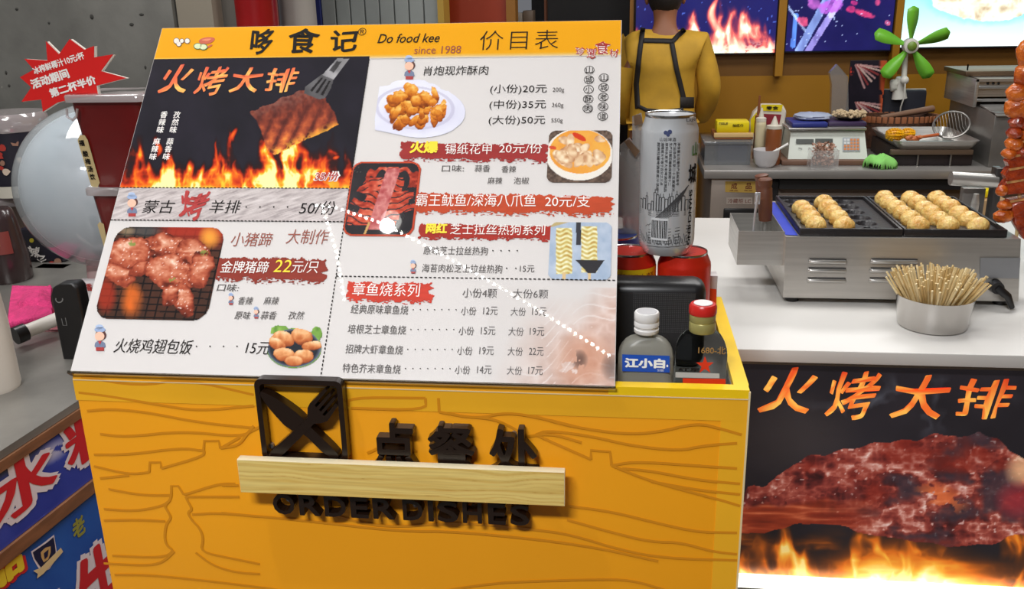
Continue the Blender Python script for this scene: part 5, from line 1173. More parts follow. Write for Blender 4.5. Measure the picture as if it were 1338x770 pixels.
# squeeze bottles
def sq(px0, px1, pyt, pyn, Y, lab, mt, nz):
    a = cx_(px0, Y); b = cx_(px1, Y); r = (b-a)/2; c = ((a+b)/2, Y, SZ); h = zc_(px0, pyt, Y)-SZ; hn = zc_(px0, pyn, Y)-SZ
    t = thing('squeeze_bottle', lab, 'bottle', c); MB().lathe([(r*.92, 0), (r, .006), (r, h*.82), (r*.93, h*.9), (r*.7, h*.93), (0, h*.935)], c, 28).build('bottle_body', mt, t)
    MB().lathe([(r*.96, h*.905), (r*.96, h*.98), (r*.5, h), (.004, hn)], c, 24).build('nozzle_cap', nz, t)
sq(984, 998, 153, 141, 4.18, 'pale squeeze bottle with cream sauce, left of the brown one', mat('cream_sauce', (206, 194, 160), .35), mat('milky_cap', (210, 204, 190), .4))
sq(998, 1019, 163, 152, 4.14, 'squeeze bottle with brown sauce beside the white bowl', mat('brown_sauce', (136, 76, 40), .35), mat('milky_cap'))
sq(983, 992, 150, 125, 4.28, 'slim brown-nozzled sauce bottle behind the pale squeeze bottle', mat('brown_sauce'), mat('nozzle_brown', (130, 76, 46), .4))
t = thing('snack_bag', 'yellow and white bag with red print standing behind the sauce bottles', 'bag', (cx_(1005, 4.36), 4.36, SZ))
BG = Plane((0, 4.36, 0), (1, 0, 0), (0, 0, 1)); q = MB(); q.prism(BG.uvs([(980, 190), (979, 160), (984, 146), (994, 136), (1022, 136), (1027, 145), (1024, 165), (1020, 190)]), lambda u, v, w: BG.at(u, v, w), -.03, .02); o = q.build('bag_body', mat('bag_white', (214, 206, 190), .4), t); bv = o.modifiers.new('b', 'BEVEL'); bv.width = .008; bv.segments = 3
BG.poly('bag_top', [(994, 136), (1022, 136), (1020, 145), (993, 144)], mat('pack_yellow'), t, w=.022); BG.poly('bag_side', [(980, 175), (980, 155), (988, 146), (991, 170)], mat('pack_yellow'), t, w=.022); BG.poly('bag_print', [(997, 148), (1020, 149), (1017, 163), (998, 163)], mat('bag_red', (140, 40, 50), .5), t, w=.022); BG.text('零食', 1000, 1016, 138, 143, INK, t, bold=.02, w=.024)
# white bowl
Yb2 = 4.08; a = cx_(983, Yb2); b = cx_(1017, Yb2); c = ((a+b)/2, Yb2, SZ); r = (b-a)/2; h = zc_(1000, 195, Yb2)-SZ
t = thing('white_bowl', 'white bowl with a spoon in it, front edge of the steel counter', 'bowl', c)
MB().lathe([(r*.5, 0), (r*.75, .012), (r*.95, h*.6), (r, h), (r*.95, h), (r*.7, .016), (0, .012)], c, 36).build('bowl_body', mat('porcelain', (206, 204, 206), .3), t)
a = ony(1003, 203, Yb2-.01); b = ony(1030, 188, Yb2); sn = thing('spoon', 'white spoon leaning out of the white bowl to the right', 'spoon', tuple(a)); MB().tube([a, (a+b)/2, b], [.008, .005, .006], 10).build('handle', WHITEP, sn)
MB().ball(tuple(a+Vector((-.012, 0, -.006))), (.018, .012, .006), 14, 8).build('spoon_head', WHITEP, sn)
# price scale on brown board
Yc = 4.14; Bz = SZ+.022
o = MB().bb(cx_(1020, Yc), cx_(1138, Yc), Yc-.03, Yc+.32, SZ+.0005, Bz, .003).build('cutting_board', mat('board_brown', (112, 82, 66), .5)); tag(o, 'brown board under the price scale', 'board')
t = thing('price_scale', 'white electronic price scale with orange keys and steel pan', 'scale', (cx_(1080, Yc), Yc+.1, Bz))
zs_ = zc_(1080, 172, Yc); x0 = cx_(1029, Yc); x1 = cx_(1133, Yc)
q = MB(); q.add([(x0, Yc, Bz+.001), (x1, Yc, Bz+.001), (x1, Yc+.30, Bz+.001), (x0, Yc+.30, Bz+.001), (x0+.012, Yc+.05, zs_-.006), (x1-.012, Yc+.05, zs_-.006), (x1-.012, Yc+.28, zs_-.006), (x0+.012, Yc+.28, zs_-.006)], [(3, 2, 1, 0), (4, 5, 6, 7), (0, 1, 5, 4), (1, 2, 6, 5), (2, 3, 7, 6), (3, 0, 4, 7)])
o = q.build('scale_body', mat('scale_white', (206, 212, 204), .4), t, smooth=False)
SP = Plane((0, Yc-.002, Bz), (1, 0, 0), (0, .05, zs_-Bz-.006))
SP.poly('lcd', [(1040, 182), (1063, 182), (1063, 188), (1040, 188)], mat('lcd_dark', (66, 70, 66), .3), t, w=.003); SP.poly('lcd', [(1065, 181.5), (1088, 181.5), (1088, 187), (1065, 187)], mat('lcd_dark'), t, w=.003)
SP.poly('keypad', [(1101, 180), (1123, 180), (1124, 198), (1101, 198)], mat('keypad_grey', (160, 170, 176), .4), t, w=.002)
for r_ in range(4):
    for k in range(5): SP.poly('key', [(1102.5+k*4.2, 181.5+r_*4), (1105.6+k*4.2, 181.5+r_*4), (1105.6+k*4.2, 184.4+r_*4), (1102.5+k*4.2, 184.4+r_*4)], mat('key_orange', (206, 130, 76), .4) if (k > 1 or r_ > 1) else mat('key_white', (212, 214, 214), .4), t, w=.0035)
SP.text('30kg', 1043, 1048, 193, 196, INK, t, w=.003)
MB().bb(x0-.002, x1-.008, Yc+.03, Yc+.33, zs_, zs_+.012, .004).bb(x0+.1, x1-.1, Yc+.1, Yc+.2, zs_-.007, zs_).build('weighing_pan', STEEL, t)
zp_ = zs_+.0125
o = MB().bb(cx_(1030, 4.2), cx_(1076, 4.2), 4.17, 4.36, zp_, zp_+.022, .006).build('blue_tray', mat('cobalt_plastic', (44, 54, 130), .4)); tag(o, 'flat cobalt blue tray lying on the scale pan', 'tray')
q = MB(); lumpy(q, (cx_(1058, 4.26), 4.27, zp_+.0225+.015), (.082, .07, .018), 5, .15); o = q.build('plastic_bag', mat('bag_bluewhite', (168, 178, 200), .35)); tag(o, 'folded pale blue plastic bag on the blue tray', 'bag')
o = MB().bb(cx_(1078, 4.2), cx_(1128, 4.2), 4.20, 4.38, zp_, zp_+.02, .006).build('purple_tray', mat('plum_plastic', (58, 44, 76), .4)); tag(o, 'dark plum tray on the right half of the scale pan', 'tray')
zz = zp_+.021
c = (cx_(1104, 4.28), 4.28, zz); ht = zc_(1104, 152, 4.28)-zz; rr_ = (cx_(1126, 4.28)-cx_(1084, 4.28))/2
t = thing('black_bowl', 'black bowl heaped with pale peanuts behind the scale', 'bowl', c); MB().lathe([(rr_*.6, 0), (rr_*.95, ht), (rr_*.9, ht), (0, ht*.8)], c, 28).build('bowl_body', BLACKP, t)
q = MB(); rs = random.Random(4)
for k in range(130):
    a = rs.random()*6.28; r = math.sqrt(rs.random())*rr_; q.ball((c[0]+r*math.cos(a), c[1]+r*math.sin(a), zz+ht+.004+rs.random()*.018), (.007, .0055, .006), 6, 4)
o = q.build('peanuts', mat('peanut_pale', (206, 184, 148), .6)); tag(o, 'heap of pale peanuts filling the black bowl', 'peanuts', kind='stuff')
# tub with pink flakes
Yt = 4.006; a = cx_(1059, Yt); b = cx_(1095, Yt); zt2 = zc_(1077, 197, Yt)
t = thing('flake_tub', 'clear square tub of pink flakes in front of the scale', 'container', ((a+b)/2, Yt+.04, SZ)); hollow(MB(), a, b, Yt, Yt+.085, SZ+.0005, zt2, .003).build('tub', CLEAR, t, smooth=False)
q = MB(); rs = random.Random(6)
for k in range(260):
    x = rs.uniform(a+.014, b-.014); y = rs.uniform(Yt+.014, Yt+.071); z = SZ+.018+rs.random()*(zt2-SZ+.012*(1-abs(x-(a+b)/2)*20)); s = rs.uniform(.006, .013); d1 = Vector((rs.gauss(0, 1), rs.gauss(0, 1), rs.gauss(0, 1))).normalized(); d2 = d1.orthogonal().normalized(); p = Vector((x, y, z))
    q.add([p+d1*s, p+d2*s*.6, p-d1*s, p-d2*s*.6, p+d1.cross(d2)*s*.3], [(0, 1, 4), (1, 2, 4), (2, 3, 4), (3, 0, 4), (3, 2, 1, 0)])
o = q.build('fish_flakes', mat('pink_flakes', (196, 152, 130), .6, noise=.3, nscale=60), None, smooth=False); tag(o, 'pale pink dried flakes heaped in the clear tub', 'flakes', kind='stuff')
# green cloth
def cloth(name, lab, cxy, z, sx, sy, hgt, m_, sd, nx=40):
    u, v = np.meshgrid(np.linspace(-1, 1, nx), np.linspace(-1, 1, nx)); e = np.clip(1-(u*u+v*v), 0, 1)**.5
    rad = 1+.22*(vn(np.arctan2(v, u)*1.6+9, u*0, sd)-.5)
    x = cxy[0]+u*sx*rad*.9+.015*(vn(u*3, v*3, sd)-.5); y = cxy[1]+v*sy*rad*.9; zz_ = z+.0012+hgt*e**.7*(.35+.8*ridge(u*1.1+sd, v*.7, sd, 2))
    k = u*u+v*v < 1.02; idx = np.arange(nx*nx).reshape(nx, nx); Q = np.stack([idx[:-1, :-1], idx[:-1, 1:], idx[1:, 1:], idx[1:, :-1]], -1)[k[:-1, :-1] & k[1:, 1:]]
    used = np.unique(Q); rm = np.zeros(nx*nx, int); rm[used] = np.arange(len(used)); P = np.stack([x, y, zz_], -1).reshape(-1, 3)[used]
    q = MB(); q.add(P.tolist(), rm[Q].tolist()); o = q.build(name, m_, ang=2); md = o.modifiers.new('s', 'SOLIDIFY'); md.thickness = .0025; md.offset = -1; return o
o = cloth('cloth', '', (cx_(1149, 4.075), 4.072), SZ, .075, .065, .055, mat('green_cloth', (134, 206, 106), .8), 5); tag(o, 'crumpled bright green cloth on the steel counter beside the scale', 'cloth')
# dark crates with tray of corn
Ye = 4.08; x0 = cx_(1163, Ye); x1 = cx_(1284, Ye); zt3_ = zc_(1220, 196, Ye)
t = thing('dark_crate', 'dark rack supporting the steel corn tray', 'rack', ((x0+x1)/2, Ye+.2, SZ)); MB().bb(x0+.02, x1-.01, Ye+.03, Ye+.42, SZ, zt3_-.002, .004).build('rack_body', mat('rack_dark', (42, 34, 36), .5), t)
MB().bb(x0, x1-.02, Ye+.005, Ye+.03, zt3_-.022, zt3_-.001, .002).build('rack_rail', mat('rail_brown', (96, 80, 66), .4), t)
for k in range(2): 
    xk = cx_(1200+k*43, Ye); MB().tube([(xk, Ye+.02, SZ), (xk, Ye+.02, zt3_-.023)], .004, 8).build('rack_leg', STEELD, t)
xt0 = cx_(1168, Ye); xt1 = cx_(1288, Ye); ztr = zc_(1220, 184, Ye)
t = thing('steel_tray', 'shallow stainless steel tray holding corn, behind the grill', 'tray', ((xt0+xt1)/2, Ye+.2, zt3_))
q = MB(); q.bb(xt0, xt1, Ye, Ye+.42, zt3_, zt3_+.003); 
q = MB(); P0 = rrect(xt0+.02, Ye+.02, xt1-.02, Ye+.40, .02); P1 = rrect(xt0, Ye, xt1, Ye+.42, .03); P2 = rrect(xt0-.006, Ye-.006, xt1+.006, Ye+.426, .034); n = len(P0)
q.add([(a, b, zt3_+.001) for a, b in P0]+[(a, b, ztr) for a, b in P1]+[(a, b, ztr-.002) for a, b in P2]+[(a, b, zt3_) for a, b in P0], [tuple(range(n))]+[(k, n+k, n+(k+1) % n, (k+1) % n) for k in range(n)]+[(n+k, 2*n+k, 2*n+(k+1) % n, n+(k+1) % n) for k in range(n)]+[(2*n+k, 3*n+k, 3*n+(k+1) % n, 2*n+(k+1) % n) for k in range(n)])
q.build('tray_body', STEEL, t, smooth=False)
CORN = mat('corn_yellow', (240, 186, 20), .35, noise=1, rgb2=(214, 140, 10), nscale=30)
def corn(px, py, rx, Y, lab, sd):
    p = ony(px, py, Y); s = rx/FPX*(p-CAM).dot(FW); t = thing('corn_cob', lab, 'corn', tuple(p)); q = MB(); q.ball(tuple(p), (s*.96, s*.7, s*.62), 20, 12); q.build('cob', CORN, t)
    k_ = MB()
    for i in range(7):
        for j in range(12):
            a = j/12*2*PI; x = -.8+1.6*i/6; rr = math.sqrt(max(0, 1-x*x)); k_.ball((p.x+x*s*.96, p.y+rr*s*.72*math.cos(a), p.z+rr*s*.64*math.sin(a)), (s*.13, s*.13, s*.12), 6, 4)
    o = k_.build('kernels', CORN, t); o['kind'] = 'stuff'
corn(1169, 176, 12, 4.14, 'left piece of yellow corn at the left end of the steel tray', 1); corn(1186, 174.5, 10, 4.19, 'second piece of yellow corn, right of and behind the other', 2)
q = MB(); rs = random.Random(9)
for k in range(14): p = ony(1186+rs.random()*18, 179+rs.random()*4, 4.13); lumpy(q, tuple(p), (.012, .01, .009), k, .2, 10, 6)
o = q.build('cooked_bits', mat('bits_brown', (190, 110, 60), .5)); tag(o, 'small brown cooked bits beside the corn', 'food bits', kind='stuff')
# sieve with ring
cr = ony(1243, 163, 4.25); s = 1/FPX*(cr-CAM).dot(FW)
t = thing('wire_sieve', 'round wire sieve with dark rim lying tilted in the steel tray', 'sieve', tuple(cr))
P = [cr+Vector((22*s*math.cos(a), 12*s*math.sin(a)*1.5, 14*s*math.sin(a)+5*s*math.cos(a))) for a in [2*PI*k/28 for k in range(28)]]
MB().tube(P, .0045, 8, closed=True).build('rim', STEELD, t)
q = MB()
for k in range(-5, 6):
    f = math.sqrt(1-(k/6)**2); q.tube([cr+Vector((22*s*k/6, -18*s*f, -14*s*f+5*s*k/6)), cr+Vector((22*s*k/6, 0, 5*s*k/6-.02)), cr+Vector((22*s*k/6, 18*s*f, 14*s*f+5*s*k/6))], .001, 4)
q.build('wire_mesh', STEELD, t)
a = ony(1198, 180, 4.12); b = ony(1226, 176, 4.17); MB().tube([a, b], [.006, .007], 10).build('handle', mat('handle_orange', (190, 96, 50), .4), t); MB().tube([b, P[18]], .003, 6).build('shank', STEELD, t)
# woven basket with wooden lid
cb_ = ony(1172, 166, 4.6); s = 1/FPX*(cb_-CAM).dot(FW); rbk = 50*s; zb0 = SZ+.02; YBK = 4.60; zb1 = ony(1172, 154, YBK-.094).z
t = thing('woven_basket', 'wide brown woven basket behind the corn tray', 'basket', (cb_.x, YBK, SZ))
q = MB(); q.lathe([(rbk*.86, .0), (rbk*.93, (zb1-SZ)*.5), (rbk, zb1-SZ-.0), (rbk*.95, zb1-SZ), (rbk*.8, .02), (0, .02)], (cb_.x, YBK, SZ), 48, sq=.55); q.build('basket_body', mat('wicker_brown', (96, 58, 38), .6, noise=.5, nscale=60, bump=.6, bscale=90), t)
rw = MB()
for k in range(40):
    a = 2*PI*k/40; rw.box((cb_.x+rbk*1.0*math.cos(a), YBK+rbk*.555*math.sin(a), zb1-.012), (.022, .008, .03), .003, Matrix.Rotation(a+PI/2, 3, 'Z'))
rw.build('basket_weave', mat('wicker_light', (140, 84, 50), .6), t)
q = MB(); a = ony(1150, 154, 4.54); b = ony(1219, 142, 4.64); q.tube([a, b], [.012, .016], 10); o = q.build('rolling_stick', mat('stick_brown', (128, 96, 76), .5)); tag(o, 'long brown wooden paddle laid across the woven basket', 'paddle')
# clear bag, standing poster, black chair back, fan
t = thing('plastic_bag', 'tall clear plastic bag leaning left of the skewer poster', 'bag', (cx_(1096, 4.67), 4.67, SZ))
BP2 = Plane((0, 4.67, 0), (1, 0, 0), (0, 0, 1)); q = MB(); q.prism(BP2.uvs([(1084, 176), (1086, 110), (1083, 95), (1093, 84), (1100, 92), (1107, 100), (1108, 176)]), lambda u, v, w: BP2.at(u, v, w), -.02, .02)
o = q.build('bag_body', clear_mat('bag_clear', (215, 215, 215), gl=.08, rgh=.2, haze=.22, hz=(200, 200, 200)), t)
Yp = 4.722; PP = Plane((0, Yp, 0), (1, 0, 0), (0, 0, 1)); a = PP.hit(1107, 184); 
xa_, xb_ = cx_(1108, Yp, 1.1), cx_(1155, Yp, 1.1); zpt = zat(1130, 79, Yp)
t = thing('standing_poster', 'small black poster of grilled skewers standing on the steel counter', 'poster', ((xa_+xb_)/2, Yp, SZ)); MB().bb(xa_, xb_, Yp, Yp+.012, SZ, zpt, .001).build('poster_board', BLACKM, t, smooth=False)
def skposter(x, y, a, b):
    c = mixc((22, 20, 28), (40, 34, 46), fbm(x*.05, y*.05, 3))
    for oy in (82, 131):
        for k in range(7):
            x0, y0 = 1118+k*1.2, oy+3; x1, y1 = 1134+ (k-1)*4.5 , oy+33-k*4.4; L2 = (x1-x0)**2+(y1-y0)**2; tt = np.clip(((x-x0)*(x1-x0)+(y-y0)*(y1-y0))/L2, 0, 1)
            d = np.hypot(x-x0-tt*(x1-x0), y-y0-tt*(y1-y0)); c = mixc(c, ((196, 150, 150), (150, 60, 60), (220, 190, 180))[k % 3], (d < 1.2)*.85)
    c = mixc(c, (196, 60, 50), np.clip(1.2-ell(x, y, 1112, 93, 4, 6), 0, 1)*(vn(x*.5, y*.5, 2) > .4)); return mixc(c, (206, 90, 50), np.clip((x-1148)/4, 0, 1)*(vn(x*.2, y*.15, 5) > .3)*.9)
PP.paint('poster_print', None, skposter, t, None, .8, .0006, uvrect=(xa_+.001, SZ+.002, xb_-.001, zpt-.001))
Yk = 4.65; t = thing('office_chair', 'chair with black padded backrest and pale rim, behind the green fan', 'chair', (cx_(1184, Yk), Yk, 0))
x0, x1 = cx_(1154, Yk), cx_(1214, Yk); zt4 = zat(1184, 121, Yk); MB().bb(x0, x1, Yk+.115, Yk+.145, SZ+.005, zt4, .02).build('backrest', mat('backrest_navy', (30, 32, 44), .6), t); MB().bb(x0-.003, x1+.003, Yk+.148, Yk+.16, SZ+.005, zt4+.003, .005).build('backrest_shell', mat('shell_pale', (190, 184, 170), .5), t)
MB().bb(x0+.02, x1-.02, Yk+.12, Yk+.5*.7, .44, .50, .02).build('seat', mat('backrest_navy'), t)
for sx_ in (x0+.03, x1-.03): 
    MB().tube([(sx_, Yk+.13, 0), (sx_, Yk+.13, SZ+.03)], .012, 8).build('leg', STEELD, t); MB().tube([(sx_, Yk+.33, 0), (sx_, Yk+.33, .45)], .012, 8).build('leg', STEELD, t)
# green fan
Yf = 4.69; hub = ony(1190, 60, Yf); s = 1/FPX*(hub-CAM).dot(FW)
t = thing('clip_fan', 'small fan with five bright green blades and a white clip stand', 'fan', (hub.x-.03, Yf+.05, zat(1176, 128, Yf)))
GRN = mat('green_blade', (110, 186, 52), .4)
def blade(ang, L=46):
    q = MB(); vs = []; n = 12
    for k in range(n+1):
        f = k/n; r = (8+L*f-4*f)*s; wd = (2.6+6.2*math.sin(min(1, f*1.12)*PI*.62)**1.3)*s*(1 if f < .9 else math.sqrt(max(.02, 1-((f-.9)/.1)**2))*1.0)
        tw = math.radians(32-14*f)
        for sg in (-1, 1): vs.append(Vector((r, 0, 0))+Vector((0, sg*wd*math.cos(tw), sg*wd*math.sin(tw))))
    q.add(vs, [(2*k, 2*k+2, 2*k+3, 2*k+1) for k in range(n)])
    M = Matrix.Translation(hub)@Matrix(((math.cos(ang), -math.sin(ang), 0, 0), (0, 0, -1, 0), (math.sin(ang), math.cos(ang), 0, 0), (0, 0, 0, 1)))
    q.v = [tuple(M@v) for v in vs]; o = q.build('blade', GRN, t, ang=2); md = o.modifiers.new('s', 'SOLIDIFY'); md.thickness = .002; return o
for an in (92, 19.5, 160, 232, 305): blade(math.radians(an))
Mh = Matrix.Translation(hub)@Matrix.Rotation(PI/2, 4, 'X')
MB().lathe([(0, -.03), (9.5*s, -.03), (9.8*s, .0), (9.2*s, .016), (7*s, .020)], n=32, M=Mh).build('hub_ring', mat('fan_white', (206, 204, 196), .4), t)
MB().lathe([(6*s, .0), (5.8*s, .026), (4*s, .032), (0, .034)], n=28, M=Mh).build('hub_cap', mat('hub_green', (110, 140, 50), .4), t)
FWH = mat('fan_white')
a = hub+Vector((-.01, .04, -.02)); b = ony(1181, 103, Yf+.03); c_ = ony(1176, 128, Yf+.05)
MB().tube([a, b], [.012, .013], 14).build('neck', FWH, t); MB().ball(tuple(ony(1182, 105, Yf+.01)), .02, 14, 10).build('swivel', FWH, t)
MB().tube([ony(1176, 101, Yf+.04), ony(1175, 112, Yf+.05), ony(1175, 129, Yf+.05)], [.017, .026, .036], 18).build('clip', FWH, t)
MB().tube([ony(1183, 106, Yf), ony(1182, 125, Yf-.01), ony(1177, 140, Yf), ony(1176, 150, Yf+.02)], .0035, 8).build('cord', FWH, t)
q = MB(); lumpy(q, tuple(ony(1168, 111, Yf+.04)), (.022, .02, .03), 3, .2); q.build('tucked_paper', mat('paper_white', (206, 206, 196), .6), t)  # loose paper tucked by the clip, grouped with the fan
# fryer at the right
Yr = 4.05; x0 = cx_(1262, Yr+.2, 1.1); x1 = 2.3; zf1 = zat(1290, 103, Yr+.2); zf0 = zat(1290, 148, Yr)
t = thing('food_warmer', 'stainless steel stepped machine with open shelves at the right end of the back counter', 'machine', ((x0+x1)/2, Yr+.3, SZ))
MB().bb(x0+.06, x1, Yr+.02, Yr+.58, SZ, zf0, .004).build('lower_body', STEELD, t)
q = MB(); q.bb(x0+.03, x0+.045, Yr+.2, Yr+.58, zf0, zf1, .002).bb(x0+.03, x1, Yr+.56, Yr+.58, zf0, zf1).bb(x0+.03, x1, Yr+.2, Yr+.58, zf1-.012, zf1).build('hood', STEEL, t)
for k in (zat(1290, 114, Yr+.2), zat(1290, 131, Yr+.2)): MB().bb(x0+.045, x1, Yr+.2, Yr+.21, k-.006, k+.006, .002).build('shelf_rail', mat('rail_bright', (200, 200, 198), .3, .9), t)
MB().bb(x0+.045, x1, Yr+.215, Yr+.22, zat(1290, 127, Yr+.2), zf1-.014).build('hood_panel', STEEL, t, smooth=False)
q = MB(); q.add([(x0+.06, Yr-.0, zf0-.01), (x1, Yr-.0, zf0-.01), (x1, Yr+.2, zf0+.012), (x0+.06, Yr+.2, zf0+.012)], [(0, 1, 2, 3)]); o = q.build('sloping_shelf', STEEL, t, smooth=False); o.modifiers.new('s', 'SOLIDIFY').thickness = .004
q = MB().bb(cx_(1262, Yr+.3), x1, Yr+.3, Yr+.6, zf1+.002, zat(1290, 93, Yr+.3), .003).build('machine_top', mat('top_brown_steel', (120, 100, 80), .4, .8), t)
MB().bb(cx_(1283, Yr+.28, 1.3), cx_(1296, Yr+.28, 1.3), Yr+.28, Yr+.299, zat(1290, 92, Yr+.28), zat(1290, 84, Yr+.28), .002).build('switch_box', mat('switch_grey', (150, 148, 146), .4), t)
for k in (1291, 1298, 1305): MB().ball(tuple(ony(k, 109, Yr+.213)), .006, 8, 6).build('rivet', BLACKM, t)
# yellow packet + cardboard below, right of the panel
zc1 = ony(1275, 250, 3.9).z; o = MB().bb(ony(1254, 255, 3.9).x, ony(1296, 255, 3.9).x, 3.72, 3.9, .0, zc1, .004).build('cardboard_box', mat('cardboard', (170, 138, 98), .7)); tag(o, 'brown cardboard box on the floor seen under the tube rail', 'box')
o = MB().bb(ony(1268, 255, 3.85).x, ony(1290, 255, 3.85).x, 3.76, 3.86, zc1+.001, ony(1278, 243, 3.85).z, .01).build('yellow_packet', mat('pack_yellow')); tag(o, 'yellow packet on top of the cardboard box, under the tube rail', 'packet')
# ================================================================== PERSON
def skin(name, V, E, R, m_, parent, root=0, sub=2, post=None):
    me = bpy.data.meshes.new(name); me.from_pydata([tuple(v) for v in V], E, []); o = bpy.data.objects.new(name, me); COL.objects.link(o)
    o.modifiers.new('s', 'SKIN'); sv = me.skin_vertices[0].data
    for i, r in enumerate(R): sv[i].radius = r if isinstance(r, tuple) else (r, r)
    sv[0].use_root = False; sv[root].use_root = True
    md = o.modifiers.new('u', 'SUBSURF'); md.levels = sub; md.render_levels = sub
    bpy.context.view_layer.update(); dg = bpy.context.evaluated_depsgraph_get(); n = bpy.data.meshes.new_from_object(o.evaluated_get(dg)); bpy.data.objects.remove(o)
    if post: post(n)
    n.materials.clear(); n.materials.append(m_); n.polygons.foreach_set('use_smooth', [True]*len(n.polygons)); return link(name, n, parent)
PX, PY = ony(868, 60, 4.5).x, 4.5
person = thing('person', 'person seen from behind in a mustard shirt with black apron straps', 'person', (PX, PY, 0))
SKIN = mat('skin_tan', (150, 98, 70), .5, sub=.1); SHIRT = mat('mustard_shirt', (202, 156, 44), .75, noise=.1, nscale=12); HAIR = mat('black_hair', (26, 20, 20), .6, bump=.5, bscale=150); TR = mat('dark_trousers', (36, 36, 42), .8)
def X(o): return PX+o
shz = 1.385
body = [(X(0), PY, .95), (X(0), PY, 1.10), (X(0), PY-.01, 1.24), (X(0), PY-.005, shz-.03), (X(.0), PY, 1.43), (X(0.0), PY+.01, 1.475),   # 0..5 pelvis to neck
        (X(-.11), PY+.01, shz-.05), (X(-.20), PY-.005, 1.15), (X(-.19), PY+.10, .99), (X(-.16), PY+.20, .98),      # 6..9 left arm
        (X(.11), PY+.01, shz-.05), (X(.215), PY-.005, 1.15), (X(.20), PY+.12, .99), (X(.15), PY+.22, 1.0),        # 10..13 right arm
        (X(-.09), PY, .88), (X(-.10), PY-.01, .50), (X(-.10), PY+.02, .09), (X(-.11), PY+.15, .035),
        (X(.09), PY, .88), (X(.10), PY-.01, .50), (X(.10), PY+.02, .09), (X(.11), PY+.15, .035), (X(0), PY+.02, 1.52), (X(0), PY+.035, 1.60), (X(0), PY+.03, 1.65)]
E_ = [(0, 1), (1, 2), (2, 3), (3, 4), (4, 5), (3, 6), (6, 7), (7, 8), (8, 9), (3, 10), (10, 11), (11, 12), (12, 13), (0, 14), (14, 15), (15, 16), (16, 17), (0, 18), (18, 19), (19, 20), (20, 21), (5, 22), (22, 23), (23, 24)]
R1 = [(.13, .09), (.135, .095), (.12, .08), (.08, .07), (.052, .052), (.055, .055), .034, .032, .030, .026, .034, .032, .030, .026, .085, .06, .042, .03, .085, .06, .042, .03, (.068, .08), (.078, .095), (.06, .075)]
bod = skin('body', body, E_, R1, SKIN, person)
# hands: palm and five fingers
def hand(w_, sgn):
    V = [Vector(w_), Vector(w_)+Vector((0, .07, -.01))]; E2 = [(0, 1)]; R2 = [(.022, .014), (.034, .014)]
    for k, (dx, L_) in enumerate(((-.027, .055), (-.009, .066), (.009, .062), (.026, .048))):
        b = len(V); V += [V[1]+Vector((dx, .012, 0)), V[1]+Vector((dx*1.1, .012+L_*.5, -.012)), V[1]+Vector((dx*1.1, .012+L_*.8, -.035))]; E2 += [(1, b), (b, b+1), (b+1, b+2)]; R2 += [.009, .0085, .0075]
    b = len(V); V += [Vector(w_)+Vector((-sgn*.034, .035, -.005)), Vector(w_)+Vector((-sgn*.055, .07, -.015))]; E2 += [(0, b), (b, b+1)]; R2 += [.011, .009]
    return skin('hand', V, E2, R2, SKIN, person, sub=2)
hand(body[9], -1); hand(body[13], 1)
def crease(me):
    n = len(me.vertices); a = np.empty(n*3, np.float32); me.vertices.foreach_get('co', a); a = a.reshape(-1, 3).astype(float)
    nn = np.empty(n*3, np.float32); me.vertices.foreach_get('normal', nn); nn = nn.reshape(-1, 3)
    d = .012*(ridge(a[:, 0]*5+a[:, 2]*3.5, a[:, 2]*2.2+a[:, 1]*4, 5, 3)-.62)+.022*np.exp(-((a[:, 2]-1.03)/.05)**2)*(vn(a[:, 0]*16, a[:, 2]*9, 3)-.3)
    a += nn*d[:, None]; me.vertices.foreach_set('co', a.astype(np.float32).ravel()); me.update()
sh_i = [1, 2, 3, 4, 6, 7, 8, 10, 11, 12]; V = [body[0]]+[body[i] for i in sh_i]
V = [(X(0), PY, 1.0), (X(0), PY, 1.10), (X(0), PY-.01, 1.24), (X(0), PY-.002, shz-.045), (X(0), PY+.005, 1.425), (X(-.155), PY, shz-.032), (X(-.208), PY-.01, 1.15), (X(-.19), PY+.10, 1.0), (X(-.165), PY+.18, .985), (X(.165), PY, shz-.03), (X(.222), PY-.01, 1.15), (X(.20), PY+.12, 1.0), (X(.16), PY+.2, 1.0)]
shirt = skin('shirt', V, [(0, 1), (1, 2), (2, 3), (3, 4), (3, 5), (5, 6), (6, 7), (7, 8), (3, 9), (9, 10), (10, 11), (11, 12)], [(.17, .12), (.158, .112), (.168, .118), (.128, .10), (.07, .072), .064, .058, .050, .040, .064, .058, .050, .040], SHIRT, person, root=1, sub=3, post=crease)
V = [(X(0), PY, 1.01), (X(0), PY, .93), (X(-.09), PY, .86), (X(-.10), PY-.01, .50), (X(-.10), PY+.02, .08), (X(.09), PY, .86), (X(.10), PY-.01, .50), (X(.10), PY+.02, .08)]
skin('trousers', V, [(0, 1), (1, 2), (2, 3), (3, 4), (1, 5), (5, 6), (6, 7)], [(.145, .11), (.15, .115), .085, .07, .062, .085, .07, .062], TR, person, root=1)
for sx_ in (-.105, .105): MB().box((X(sx_), PY+.07, .045), (.09, .27, .09), .035, seg=4).build('shoe', BLACKP, person)
